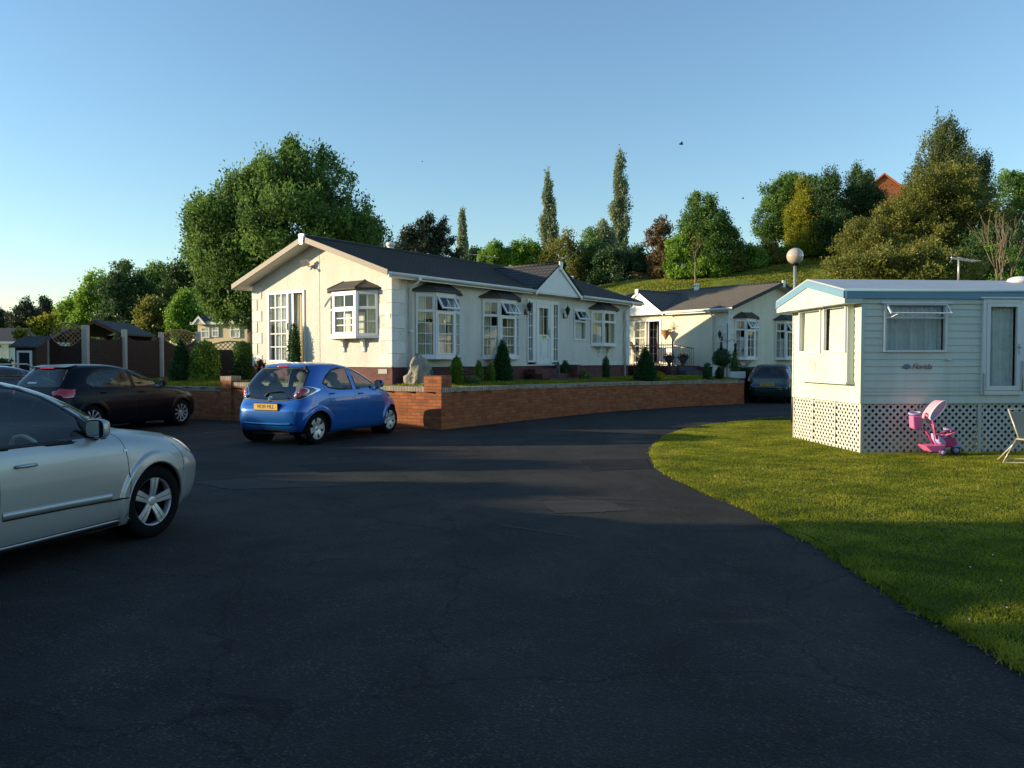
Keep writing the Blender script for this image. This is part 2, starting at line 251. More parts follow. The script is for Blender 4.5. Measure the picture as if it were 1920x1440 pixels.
class MB:
    def __init__(s): s.v = []; s.f = []; s.mi = []; s.sm = []; s.M = None
    def add(s, vs, fs, mi=0, smooth=False):
        b = len(s.v)
        s.v += [tuple(s.M @ Vector(p)) for p in vs] if s.M is not None else [tuple(p) for p in vs]
        for f in fs: s.f.append(tuple(b + i for i in f)); s.mi.append(mi); s.sm.append(smooth)
    def box(s, x0, y0, z0, x1, y1, z1, mi=0):
        x0, x1 = min(x0, x1), max(x0, x1); y0, y1 = min(y0, y1), max(y0, y1); z0, z1 = min(z0, z1), max(z0, z1)
        s.add([(x0, y0, z0), (x1, y0, z0), (x1, y1, z0), (x0, y1, z0), (x0, y0, z1), (x1, y0, z1), (x1, y1, z1), (x0, y1, z1)],
              [(0, 3, 2, 1), (4, 5, 6, 7), (0, 1, 5, 4), (1, 2, 6, 5), (2, 3, 7, 6), (3, 0, 4, 7)], mi)
    def quad(s, a, b, c, d, mi=0): s.add([a, b, c, d], [(0, 1, 2, 3)], mi)
    def extr(s, poly, fn, c0, c1, mi=0):
        n = len(poly); vs = [fn(a, b, c0) for a, b in poly] + [fn(a, b, c1) for a, b in poly]
        s.add(vs, [tuple(range(n))[::-1], tuple(range(n, 2 * n))] + [(i, (i + 1) % n, n + (i + 1) % n, n + i) for i in range(n)], mi)
    def tube(s, pts, r, n=8, mi=0, closed=False):
        P = [Vector(p) for p in pts]; k = len(P); rr = r if isinstance(r, (list, tuple)) else [r] * k
        vs = []; up = None
        for i, p in enumerate(P):
            if closed: t = P[(i + 1) % k] - P[i - 1]
            else: t = P[min(i + 1, k - 1)] - P[max(i - 1, 0)]
            if t.length < 1e-9: t = Vector((0, 0, 1))
            t.normalize()
            if up is None: up = Vector((0, 0, 1)) if abs(t.z) < .9 else Vector((1, 0, 0))
            a = t.cross(up)
            if a.length < 1e-4: a = t.cross(Vector((1, 0, 0)))
            a.normalize(); b = a.cross(t); up = b
            for j in range(n):
                q = 2 * PI * j / n; vs.append(p + (a * math.cos(q) + b * math.sin(q)) * rr[i])
        fs = []
        for i in range(k if closed else k - 1):
            for j in range(n): fs.append((i * n + j, i * n + (j + 1) % n, ((i + 1) % k) * n + (j + 1) % n, ((i + 1) % k) * n + j))
        if not closed: fs += [tuple(range(n))[::-1], tuple((k - 1) * n + j for j in range(n))]
        s.add(vs, fs, mi, n > 5)
    def lathe(s, prof, n=24, axis='z', c=(0, 0, 0), mi=0, smooth=True):
        vs = []
        for r_, h in prof:
            for j in range(n):
                q = 2 * PI * j / n; a, b = r_ * math.cos(q), r_ * math.sin(q)
                vs.append((c[0] + a, c[1] + b, c[2] + h) if axis == 'z' else (c[0] + a, c[1] + h, c[2] - b))
        fs = [(i * n + j, i * n + (j + 1) % n, (i + 1) * n + (j + 1) % n, (i + 1) * n + j) for i in range(len(prof) - 1) for j in range(n)]
        fs += [tuple(range(n))[::-1], tuple((len(prof) - 1) * n + j for j in range(n))]
        s.add(vs, fs, mi, smooth)
    def ell(s, c, r, n=16, m=10, mi=0, jit=0, seed=1):
        rg = random.Random(seed); vs = []
        for i in range(m + 1):
            for j in range(n):
                a = PI * i / m; b = 2 * PI * j / n; k = 1 + rg.uniform(-jit, jit)
                vs.append((c[0] + r[0] * math.sin(a) * math.cos(b) * k, c[1] + r[1] * math.sin(a) * math.sin(b) * k, c[2] - r[2] * math.cos(a) * k))
        s.add(vs, [(i * n + j, i * n + (j + 1) % n, (i + 1) * n + (j + 1) % n, (i + 1) * n + j) for i in range(m) for j in range(n)], mi, True)
    def build(s, name, m, parent=None, bevel=0, smooth_angle=None):
        me = bpy.data.meshes.new(name); me.from_pydata(s.v, [], s.f)
        for x in (m if isinstance(m, (list, tuple)) else [m]): me.materials.append(M[x] if isinstance(x, str) else x)
        me.polygons.foreach_set('material_index', s.mi); me.polygons.foreach_set('use_smooth', s.sm); me.update(); auto_uv(me)
        o = bpy.data.objects.new(name, me); C.objects.link(o)
        if parent: o.parent = parent
        if bevel:
            b = o.modifiers.new('bevel', 'BEVEL'); b.width = bevel; b.segments = 2; b.limit_method = 'ANGLE'; b.angle_limit = R(40)
        return o
def text_mesh(name, txt, size, m, parent, M4, ext=.002, shear=0, sx=1.0):
    cu = bpy.data.curves.new(name, 'FONT'); cu.body = txt; cu.size = size; cu.extrude = ext; cu.align_x = 'CENTER'; cu.align_y = 'CENTER'; cu.shear = shear
    to = bpy.data.objects.new(name, cu); C.objects.link(to)
    dg = bpy.context.evaluated_depsgraph_get(); me = bpy.data.meshes.new_from_object(to.evaluated_get(dg)); bpy.data.objects.remove(to)
    me.transform(Matrix.Diagonal((sx, 1, 1, 1))); me.transform(M4); me.materials.clear(); me.materials.append(M[m]); o = bpy.data.objects.new(name, me); C.objects.link(o); o.parent = parent; return o
def npmesh(name, V, F, m, parent=None, smooth=False, tint=None):
    me = bpy.data.meshes.new(name); k = F.shape[1]
    me.vertices.add(len(V)); me.vertices.foreach_set('co', V.astype(np.float32).ravel())
    me.loops.add(F.size); me.loops.foreach_set('vertex_index', F.astype(np.int32).ravel())
    me.polygons.add(len(F)); me.polygons.foreach_set('loop_start', np.arange(0, F.size, k, dtype=np.int32))
    me.update(calc_edges=True); me.validate()
    if smooth: me.polygons.foreach_set('use_smooth', np.ones(len(me.polygons), bool))
    if tint is not None:
        a = me.attributes.new('tint', 'FLOAT', 'FACE'); a.data.foreach_set('value', tint.astype(np.float32))
    me.materials.append(M[m]); o = bpy.data.objects.new(name, me); C.objects.link(o)
    if parent: o.parent = parent
    return o
# ------------------------------------------------------------------ foliage
def leaf_arrays(P, D, size, rng, aspect=.5, spread=1.0):
    """P centres, D preferred directions (may be None); rhombic leaves"""
    n = len(P); rnd = rng.normal(size=(n, 3)); rnd /= np.linalg.norm(rnd, axis=1)[:, None] + 1e-9
    d = rnd if D is None else D + rnd * spread
    d = d / (np.linalg.norm(d, axis=1)[:, None] + 1e-9)
    q = rng.normal(size=(n, 3)); s = np.cross(d, q); s /= np.linalg.norm(s, axis=1)[:, None] + 1e-9
    L = size * rng.uniform(.6, 1.35, n)[:, None]
    nn = np.cross(d, s) * L * .12
    V = np.stack([P - d * L * .5, P + s * L * .5 * aspect + nn, P + d * L * .5, P - s * L * .5 * aspect + nn], 1).reshape(-1, 3)
    return V, np.arange(4 * n).reshape(-1, 4)
def crown_points(lobes, cl, per, sig, rng, shell=.5, zstretch=1.0, bough=.34):
    """lobes: (x,y,z,rx,ry,rz); each carries boughs, each bough clusters of leaves. returns leaf positions, directions, tint"""
    P = []; T = []; D = []
    vol = np.array([(l[3] * l[4] * l[5]) ** (2 / 3) for l in lobes]); vol /= vol.sum()
    for l, f in zip(lobes, vol):
        k = max(8, int(cl * f)); nb = max(5, min(60, k // 7)); R_ = np.array(l[3:6])
        ub = rng.normal(size=(nb, 3)); ub /= np.linalg.norm(ub, axis=1)[:, None]; ub[:, 2] = ub[:, 2] * .9 + .12
        rb = rng.uniform(.35, 1.0, nb) ** .6; far = rng.uniform(0, 1, nb) < .16; rb[far] = rng.uniform(1.0, 1.16, far.sum())
        cb = np.array(l[:3]) + ub * rb[:, None] * R_ * 1.02; sb = bough * rng.uniform(.55, 1.25, nb); sb[far] *= .45; tb = rng.uniform(0, 1, nb)
        ib = rng.choice(nb, k, p=(sb ** 2) / (sb ** 2).sum())
        u = rng.normal(size=(k, 3)); u /= np.linalg.norm(u, axis=1)[:, None]; r = rng.uniform(0, 1, k) ** .45
        c = cb[ib] + u * r[:, None] * R_ * sb[ib][:, None] * np.array([1, 1, .8 * zstretch ** .5]) + ub[ib] * (rng.uniform(0, .5, k) * sb[ib])[:, None] * R_
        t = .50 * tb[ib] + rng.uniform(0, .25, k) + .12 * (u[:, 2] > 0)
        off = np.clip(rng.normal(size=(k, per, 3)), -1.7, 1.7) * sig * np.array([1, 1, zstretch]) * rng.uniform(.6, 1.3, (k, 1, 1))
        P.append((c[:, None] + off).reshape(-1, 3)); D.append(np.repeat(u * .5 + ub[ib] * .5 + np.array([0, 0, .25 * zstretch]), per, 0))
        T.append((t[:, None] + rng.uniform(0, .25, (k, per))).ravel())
    return np.concatenate(P), np.concatenate(D), np.clip(np.concatenate(T), 0, 1)
def limbs(base, lobes, h, r0, parent, m='bark', nb=7, seed=0, lean=(0, 0)):
    rg = random.Random(seed); mb = MB()
    top = Vector((base[0] + lean[0], base[1] + lean[1], base[2] + h))
    pts = []; rr = []
    for i in range(8):
        t = i / 7; pts.append(Vector(base).lerp(top, t) + Vector((rg.uniform(-1, 1), rg.uniform(-1, 1), 0)) * r0 * .5 * (t > 0)); rr.append(r0 * (1.25 if i == 0 else 1 - .75 * t))
    mb.tube(pts, rr, 9)
    for l in sorted(lobes, key=lambda q: -q[3])[:nb]:
        c = Vector(l[:3]); s = pts[min(6, max(2, int((c.z - base[2]) / max(h, .1) * 5)))]
        mid = s.lerp(c, .5) + Vector((rg.uniform(-.2, .2), rg.uniform(-.2, .2), .1 * (c - s).length))
        mb.tube([s, s.lerp(mid, .5), mid, c], [r0 * .45, r0 * .36, r0 * .25, r0 * .08], 6)
        for k in range(4):
            e = c + Vector((rg.gauss(0, 1) * l[3], rg.gauss(0, 1) * l[4], rg.gauss(0, 1) * l[5])) * .45
            mb.tube([mid, mid.lerp(e, .5) + Vector((0, 0, .05 * l[3])), e], [r0 * .2, r0 * .13, r0 * .04], 5)
    return mb.build('trunk', m, parent)
def tree(name, label, cat, px_lobes, Y, gz, m, leaf=.3, cl=500, per=14, sig=None, trunk=.25, seed=1, group=None, shell=.5, zs=1., depth=1.0, bark='bark', aspect=.55, spread=1.0, trunk_px=None, nb=7):
    """px_lobes: (px,py,rx_px[,rz_px]) measured on the picture at distance Y"""
    rng = np.random.default_rng(seed); k = Y / FPX; L = []
    xs = [AY(l[0], l[1], Y) for l in px_lobes]; cx = (sum(a[0] * l[2] for a, l in zip(xs, px_lobes)) / sum(l[2] for l in px_lobes)) if trunk_px is None else AY(trunk_px, 600, Y)[0]
    for a, l in zip(xs, px_lobes):
        rx = l[2] * k; rz = (l[3] if len(l) > 3 else l[2]) * k
        L.append((a[0] - cx, rng.uniform(-.35, .35) * rx * depth, a[2] - gz, rx, rx * depth, rz))
    t = thing(name, label, cat, (cx, Y, gz), 0, group)
    sig = sig or leaf * 1.1
    P, D, T = crown_points(L, cl, per, sig, rng, shell, zs)
    ok = P[:, 2] > .05; P, D, T = P[ok], D[ok], T[ok]
    V, F = leaf_arrays(P, D, leaf, rng, aspect, spread)
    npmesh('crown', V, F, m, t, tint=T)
    top = max(l[2] for l in L)
    limbs((0, 0, 0), L, max(.5, top * .85), trunk, t, bark, nb, seed)
    return t
def topiary(name, label, cat, loc, prof, m, leaf=.04, n=1600, seed=1, group=None, jit=.03, core=.9, up=.3, lump=.0, stem=None, parent=None, partname='foliage'):
    """surface of revolution profile [(r,z)...] densely leafed"""
    rng = np.random.default_rng(seed); prof = np.array(prof, float)
    seg = np.hypot(np.diff(prof[:, 0]), np.diff(prof[:, 1])) * (prof[1:, 0] + prof[:-1, 0] + .01); cum = np.concatenate([[0], np.cumsum(seg)]); cum /= cum[-1]
    q = rng.uniform(0, 1, n); r = np.interp(q, cum, prof[:, 0]); z = np.interp(q, cum, prof[:, 1]); a = rng.uniform(0, 2 * PI, n)
    lm = 1 + lump * (np.sin(a * 3 + z * 9 + seed) * .5 + np.sin(a * 5 - z * 14) * .5)
    dp = rng.uniform(.86, 1.06, n); rr = r * lm * dp + rng.normal(0, jit, n)
    P = np.stack([rr * np.cos(a), rr * np.sin(a), z + rng.normal(0, jit, n)], 1)
    D = np.stack([np.cos(a), np.sin(a), np.full(n, up * 2)], 1)
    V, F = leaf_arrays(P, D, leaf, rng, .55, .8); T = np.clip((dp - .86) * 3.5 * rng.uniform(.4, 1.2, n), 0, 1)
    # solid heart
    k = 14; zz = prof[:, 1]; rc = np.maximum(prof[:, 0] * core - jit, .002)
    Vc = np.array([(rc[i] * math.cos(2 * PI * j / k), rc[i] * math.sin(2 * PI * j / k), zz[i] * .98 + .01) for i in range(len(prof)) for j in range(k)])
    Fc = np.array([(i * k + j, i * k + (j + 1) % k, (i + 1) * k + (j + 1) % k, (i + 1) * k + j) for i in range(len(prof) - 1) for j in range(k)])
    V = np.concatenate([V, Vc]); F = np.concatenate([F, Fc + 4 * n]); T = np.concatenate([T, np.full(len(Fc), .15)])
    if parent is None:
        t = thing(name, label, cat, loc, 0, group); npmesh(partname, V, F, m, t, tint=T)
        if stem:
            mb = MB(); mb.tube([(0, 0, 0), (0.01, 0, stem * .5), (0, 0, stem + .05)], [.03, .025, .02], 7); mb.build('stem', 'bark', t)
        return t
    return npmesh(partname, V + np.array(loc), F, m, parent, tint=T)
def inpoly(px, py, poly):
    c = np.zeros(len(px), bool); n = len(poly)
    for i in range(n):
        x1, y1 = poly[i]; x2, y2 = poly[i - 1]
        if y1 == y2: continue
        k = ((y1 > py) != (y2 > py)) & (px < (x2 - x1) * (py - y1) / (y2 - y1) + x1); c ^= k
    return c
# ------------------------------------------------------------------ cars
def pchip(x, y, xi):
    x = np.asarray(x, float); y = np.asarray(y, float); h = np.diff(x); d = np.diff(y) / h; m = np.zeros_like(y)
    for i in range(1, len(x) - 1):
        if d[i - 1] * d[i] > 0: w1 = 2 * h[i] + h[i - 1]; w2 = h[i] + 2 * h[i - 1]; m[i] = (w1 + w2) / (w1 / d[i - 1] + w2 / d[i])
    m[0] = d[0]; m[-1] = d[-1]
    i = np.clip(np.searchsorted(x, xi) - 1, 0, len(h) - 1); t = (xi - x[i]) / h[i]
    return (2 * t**3 - 3 * t**2 + 1) * y[i] + (t**3 - 2 * t**2 + t) * h[i] * m[i] + (-2 * t**3 + 3 * t**2) * y[i + 1] + (t**3 - t**2) * h[i] * m[i + 1]
class Body:
    def __init__(s, rows, res, nring, arch=None):
        a = np.array(rows, float); zt_ = a[-1, 0]; q_ = np.clip((zt_ - .10 - a[:, 0]) / .35, 0, 1); a[:, 5] = np.where(a[:, 0] < zt_ - .05, 4.0 + 3.6 * q_, a[:, 5]); zi = np.linspace(a[0, 0], a[-1, 0], 4000); cols = [pchip(a[:, 0], a[:, k], zi) for k in range(1, 6)]
        s.z = zi; s.xf, s.xr, s.w, s.nf, s.nr = cols
        met = np.abs(np.diff(zi)) + .8 * np.abs(np.diff(s.xf)) + .5 * np.abs(np.diff(s.xr)) + np.abs(np.diff(s.w)); cm = np.concatenate([[0], np.cumsum(met)])
        s.zs = np.interp(np.linspace(0, cm[-1], int(cm[-1] / res)), cm, zi); s.nring = nring; s.arch = arch or []
    def par(s, z): return [np.interp(z, s.z, c) for c in (s.xf, s.xr, s.w, s.nf, s.nr)]
    def halfy(s, x, z):
        xf, xr, w, nf, nr = s.par(z); xc = (xf + xr) / 2; a = (xf - xr) / 2; n = np.where(x > xc, nf, nr)
        y = w * np.maximum(1 - np.minimum(np.abs((x - xc) / a), 1) ** n, 0) ** (1 / n)
        for ax, az, r0, r1, h in s.arch:   # flared lips
            d = np.hypot(x - ax, z - az); k = np.clip(1 - np.abs(d - (r0 + r1) / 2) / ((r1 - r0) / 2 + .02), 0, 1); y = y + h * np.minimum(k * 2.2, 1) * (y > .5 * w)
        return y
    def endx(s, y, z, front):
        xf, xr, w, nf, nr = s.par(z); xc = (xf + xr) / 2; a = (xf - xr) / 2; n = nf if front else nr
        k = np.maximum(1 - np.minimum(np.abs(y / w), 1) ** n, 0) ** (1 / n)
        return xc + a * k if front else xc - a * k
    def grid(s):
        V = []; n = s.nring
        for z in s.zs:
            xf, xr, w, nf, nr = s.par(z); xc = (xf + xr) / 2; a = (xf - xr) / 2
            th = np.linspace(0, 2 * PI, 1601); c = np.cos(th); sn = np.sin(th); e = np.where(c > 0, nf, nr)
            x = xc + a * np.sign(c) * np.abs(c) ** (2 / e); y = w * np.sign(sn) * np.abs(sn) ** (2 / e)
            L = np.concatenate([[0], np.cumsum(np.hypot(np.diff(x), np.diff(y)))]); q = np.linspace(0, L[-1], n + 1)[:-1]
            X = np.interp(q, L, x); Y = np.interp(q, L, y)
            if s.arch:
                hy = s.halfy(X, z); base = w * np.maximum(1 - np.minimum(np.abs((X - xc) / a), 1) ** np.where(X > xc, nf, nr), 0) ** (1 / np.where(X > xc, nf, nr))
                Y = Y + np.sign(Y) * np.where(np.abs(Y) > .5 * w, hy - base, 0)
            V.append(np.stack([X, Y, np.full(n, z)], 1))
        return np.concatenate(V), len(s.zs)
def smooth_poly(p, k=6, closed=True):
    """Catmull-Rom through points"""
    p = [np.array(q, float) for q in p]; n = len(p); out = []
    rng_ = range(n) if closed else range(n - 1)
    for i in rng_:
        g = (lambda j: p[j % n]) if closed else (lambda j: p[min(max(j, 0), n - 1)])
        a, b, c, d = g(i - 1), g(i), g(i + 1), g(i + 2)
        for j in range(k):
            t = j / k; out.append(.5 * ((2 * b) + (-a + c) * t + (2 * a - 5 * b + 4 * c - d) * t * t + (-a + 3 * b - 3 * c + d) * t**3))
    if not closed: out.append(p[-1])
    return [tuple(q) for q in out]
def ribbon(mb, fn, pts, wd, h, closed=False, mi=0, h2=None):
    n = len(pts); vs = []; P = np.array(pts, float)
    for i in range(n):
        if closed: d = P[(i + 1) % n] - P[i - 1]
        else: d = P[min(i + 1, n - 1)] - P[max(i - 1, 0)]
        d = d / (np.linalg.norm(d) + 1e-9); q = np.array([-d[1], d[0]]) * wd / 2
        for k, hh in ((-1, -.006), (-1, h * .7), (0, h), (1, h * .7 if h2 is None else h2), (1, -.006)): vs.append(fn(P[i][0] + q[0] * k, P[i][1] + q[1] * k, hh))
    m = n if closed else n - 1
    mb.add(vs, [(i * 5 + j, i * 5 + j + 1, ((i + 1) % n) * 5 + j + 1, ((i + 1) % n) * 5 + j) for i in range(m) for j in range(4)], mi, True)
def patch(mb, fn, poly, off, bulge=.0, mi=0, rings=(1, 1, .96, .75, .5, .25)):
    P = np.array(poly, float); c = P.mean(0); n = len(P); vs = []
    for k, s_ in enumerate(rings):
        for p in P: q = c + (p - c) * s_; vs.append(fn(q[0], q[1], (-.01 if k == 0 else off * .6 if k == 1 else off + bulge * (1 - s_ * s_))))
    vs.append(fn(c[0], c[1], off + bulge)); e = len(vs) - 1; r = len(rings)
    fs = [(i * n + j, i * n + (j + 1) % n, (i + 1) * n + (j + 1) % n, (i + 1) * n + j) for i in range(r - 1) for j in range(n)] + [((r - 1) * n + j, (r - 1) * n + (j + 1) % n, e) for j in range(n)]
    mb.add(vs, fs, mi, True)
WHEELS = {}
def wheel(parent, loc, rad, rimr, wid, style, side):
    """side=-1: outer face towards -y"""
    key = (rad, style)
    if key not in WHEELS:
        t = MB(); t.lathe([(rimr * .98, -wid / 2 + .012), (rimr + .012, -wid / 2), (rad - .035, -wid / 2 + .002), (rad - .008, -wid / 2 + .022), (rad, -wid / 2 + .05), (rad, wid / 2 - .05), (rad - .008, wid / 2 - .02), (rad - .035, wid / 2), (rimr, wid / 2)], 48, 'y')
        for q_ in (t.f, t.mi, t.sm): q_.pop(); q_.pop()
        r = MB(); yo = -wid / 2 + .018
        r.lathe([(rimr - .012, yo + .06), (rimr - .014, yo + .004), (rimr, yo - .004), (rimr + .004, yo + .004), (rimr + .002, yo + .03)], 48, 'y')
        r.f.pop(); r.f.pop(); r.mi.pop(); r.mi.pop(); r.sm.pop(); r.sm.pop()
        r.lathe([(.001, yo + .012), (.030, yo + .010), (.055, yo + .020), (.062, yo + .05)], 20, 'y')
        n = {'five': 5, 'six': 6, 'ten': 10, 'seven': 7}[style]; w0, w1 = {'five': (.029, .045), 'six': (.038, .058), 'ten': (.012, .020), 'seven': (.02, .03)}[style]
        for i in range(n):
            a = 2 * PI * i / n + .2; ca, sa = math.cos(a), math.sin(a)
            subs = ((-.6, .40), (.6, .40)) if style == 'five' else ((0, 1),)
            for o_, wf in subs:
                vs = []
                for q in range(5):
                    tq = q / 4; rr_ = .035 + (rimr - .045) * tq; hw = (w0 + (w1 - w0) * tq) * (1 if style != 'five' else wf * 1.25); of = o_ * (w0 + (w1 - w0) * tq); yy = yo + .016 - .018 * math.sin(tq * PI * .6)
                    for sd_ in (-1, 1):
                        tt = of + sd_ * hw; vs.append((ca * rr_ - sa * tt, yy + (.008), sa * rr_ + ca * tt)); vs.append((ca * rr_ - sa * tt * .85, yy, sa * rr_ + ca * tt * .85))
                fs = []
                for q in range(4): b = q * 4; fs += [(b, b + 4, b + 5, b + 1), (b + 1, b + 5, b + 7, b + 3), (b + 3, b + 7, b + 6, b + 2)]
                r.add(vs, fs, 0, False)
        d = MB(); d.lathe([(.001, yo + .075), (rimr, yo + .075)], 24, 'y'); d.lathe([(.001, yo + .06), (rimr * .62, yo + .058), (rimr * .62, yo + .07)], 24, 'y')
        WHEELS[key] = (t, r, d)
    t, r, d = WHEELS[key]; rot = PI if side > 0 else 0
    def mk_(mb, nm, m, par):
        if not hasattr(mb, 'me'):
            o = mb.build(nm, m, par); mb.me = o.data
        else: o = bpy.data.objects.new(nm, mb.me); C.objects.link(o); o.parent = par
        return o
    to = mk_(t, 'wheel', 'tyre', parent); to.location = loc; to.rotation_euler = (0, 0, rot)
    ro = mk_(r, 'rim', 'rimsilver', to); do = mk_(d, 'brake_disc', 'black', to)
    return to
def car(name, label, cat, loc, ang, rows, res, nring, paint, axles, wr, rimr, style, win_side, rear_win, screen, arch_r=None, arch_h=0., arch_w=.05, glass='carglass', seats='cloth', lines=(), wheelz=None, track=None, gap=.035):
    t = thing(name, label, cat, (loc[0], loc[1], 0), R(ang)); wz = wr
    ar = wr + gap; arch = [(x, wz, ar, ar + arch_w, arch_h) for x in axles] if arch_h else []
    B = Body(rows, res, nring, arch); V, nz = B.grid(); n = nring
    i, j = np.meshgrid(np.arange(nz - 1), np.arange(n), indexing='ij'); i = i.ravel(); j = j.ravel(); j2 = (j + 1) % n
    F = np.stack([i * n + j, i * n + j2, (i + 1) * n + j2, (i + 1) * n + j], 1); ce = V[F].mean(1); x, y, z = ce.T
    wloc = B.par(z)[2]; xf, xr = B.par(z)[:2]; xc = (xf + xr) / 2
    gone = np.zeros(len(F), bool)
    for ax in axles: gone |= (np.hypot(x - ax, z - wz) < ar) & (np.abs(y) > .5 * wloc)
    sets = []
    lat = np.abs(y) > .72 * B.halfy(x, z)
    for p in win_side:
        k = inpoly(x, z, p) & (np.abs(y) > .55 * wloc) & (np.abs(y) > .5); sets.append(('side_window', k & (y < 0))); sets.append(('side_window', k & (y > 0)))
    k = inpoly(y, z, rear_win) & (x < xc); sets.append(('rear_window', k))
    k = inpoly(y, z, screen) & (x > xc) & (x > xf - .45); sets.append(('windscreen', k & ~sets[0][1] & ~sets[1][1]))
    used = gone.copy()
    def sub(nm, k, m, par=t):
        f = F[k]
        if len(f) == 0: return None
        ids, inv = np.unique(f, return_inverse=True); return npmesh(nm, V[ids], inv.reshape(-1, 4), m, par, True)
    for nm, k in sets: sub(nm, k & ~used, glass); used |= k
    body = sub('body', ~used, paint)
    # roof closing
    rt = MB(); top = V[(nz - 1) * n:(nz) * n]; rt.add([tuple(p) for p in top], [tuple(range(n))], 0); rt.build('roof_cap', paint, t)
    # underbody and wheel wells
    u = MB(); L0, L1 = rows[0][2] + .12, rows[0][1] - .12; W = rows[0][3] - .06
    xs = sorted(axles); u.box(L0, -W * .62, rows[0][0] - .02, xs[0] - ar - .02, W * .62, rows[0][0] + .02); u.box(xs[0] + ar + .02, -W, rows[0][0] - .02, xs[1] - ar - .02, W, rows[0][0] + .02); u.box(xs[1] + ar + .02, -W * .62, rows[0][0] - .02, L1, W * .62, rows[0][0] + .02)
    u.box(L0 + .1, -W * .6, rows[0][0] + .03, L1 - .1, W * .6, rows[0][0] + .06)
    for ax in axles:
        for sgn in (-1, 1):
            yy = float(B.halfy(ax, wz)) ; nn = 20; vs = []
            for q in range(nn + 1):
                a = -.25 + (PI + .5) * q / nn
                xa = ax + (ar + .006) * math.cos(a); za = max(wz + (ar + .006) * math.sin(a), rows[0][0] + .01); yo_ = min(yy, float(B.halfy(xa, za)))
                for yv in (yo_ - .015, yy - .30): vs.append((xa, sgn * yv, za))
            u.add(vs, [(2 * q, 2 * q + 1, 2 * q + 3, 2 * q + 2) for q in range(nn)], 0, True)
            u.add([(ax + (ar) * math.cos(2 * PI * q / 24), sgn * (yy - .30), wz + ar * math.sin(2 * PI * q / 24)) for q in range(24)], [tuple(range(24))])
    u.build('underbody', 'black', t)
    def cx_(a, b): f_, r_ = B.par(b)[:2]; return min(max(a, (f_ + r_) / 2 - .494 * (f_ - r_)), (f_ + r_) / 2 + .494 * (f_ - r_))
    def cy_(a, b): k_ = .965 * float(B.par(b)[2]); return min(max(a, -k_), k_)
    fs_ = lambda sg: (lambda a, b, h: (a, sg * (float(B.halfy(cx_(a, b), b)) + h), b))
    fr_ = lambda a, b, h: (float(B.endx(cy_(a, b), b, False)) - h, a, b)
    ff_ = lambda a, b, h: (float(B.endx(cy_(a, b), b, True)) + h, a, b)
    # seals round the glass
    s = MB()
    for p in win_side:
        for sg in (-1, 1): s = MB(); ribbon(s, fs_(sg), p, .030, .004, True); s.build('window_seal', 'seal', t)
    s = MB(); ribbon(s, fr_, rear_win, .026, .004, True); s.build('window_seal', 'seal', t)
    s = MB(); ribbon(s, ff_, screen, .03, .004, True); s.build('window_seal', 'seal', t)
    if lines:
        s = MB()
        for l in lines:
            for sg in (-1, 1): s = MB(); ribbon(s, fs_(sg), smooth_poly(l, 5, False), .007, .0012, False); s.build('panel_gap', 'seal', t)
    # arch edge
    for ax in axles:
        for sg in (-1, 1):
            s = MB(); pts = [(ax + ar * math.cos(a), wz + ar * math.sin(a)) for a in np.linspace(-.45, PI + .45, 40) if wz + ar * math.sin(a) > rows[0][0] + .01]
            ribbon(s, fs_(sg), pts, .022, .006, False); s.build('arch_edge', paint, t)
    # interior
    zt = [r_[0] for r_ in rows if r_[3] > .5][-1]
    s = MB(); bz = wr + .24
    for sx_ in (axles[0] * .0 + .0, -.80):
        for sy in (-.36, .36):
            s = MB(); s.ell((sx_ + .1, sy, bz - .02), (.27, .24, .10), 14, 8); s.ell((sx_ - .20, sy, bz + .28), (.10, .22, .34), 14, 8); s.ell((sx_ - .27, sy, bz + .66), (.06, .12, .10), 12, 8); s.build('seat', seats, t)
    s = MB(); dx = max(axles) - .62; s.box(dx - .12, -rows[3][3] + .12, bz - .1, dx + .35, rows[3][3] - .12, bz + .20); s.build('dashboard', 'black', t, bevel=.04)
    s = MB(); cx, cy, cz = dx - .22, -.36, bz + .23
    ring = [(cx + .05 * math.sin(a) * -1.6, cy + .185 * math.cos(a), cz + .175 * math.sin(a)) for a in np.linspace(0, 2 * PI, 29)[:-1]]; s.tube(ring, .016, 8, closed=True)
    for a in (PI * .05, PI * .95, PI * 1.5): s.tube([(cx + .02, cy, cz), (cx + .05 * math.sin(a) * -1.6, cy + .18 * math.cos(a), cz + .17 * math.sin(a))], .018, 6)
    s.ell((cx + .02, cy, cz), (.03, .06, .055)); s.build('steering_wheel', 'steelgrey', t)
    # floor / bulkheads so that no light leaks through
    for ax in axles:
        for sg in (-1, 1):
            yy = (track or float(B.halfy(ax, wz + ar * .3))) - .125
            wheel(t, (ax, sg * yy, wz), wr, rimr, .195, style, sg)
    return t, B, fs_, fr_, ff_
M['steelgrey'] = mat('grey_rim_leather', (.55, .50, .36), .45)
def door_handle(t, fn, x, z, paint, L=.17, name='door_handle'):
    s = MB(); patch(s, fn, [(x + .075 * math.cos(a), z + .05 * math.sin(a)) for a in np.linspace(0, 2 * PI, 20)[:-1]], .001, -.012, 1)
    pts = [(x - L / 2, z), (x - L / 2 + .02, z + .004), (x, z + .006), (x + L / 2 - .02, z + .004), (x + L / 2, z)]
    P = [fn(a, b, h) for (a, b), h in zip(pts, (.004, .028, .034, .028, .004))]; s.tube(P, [.010, .013, .014, .013, .010], 8, 0)
    return s.build(name, [paint, paint], t)
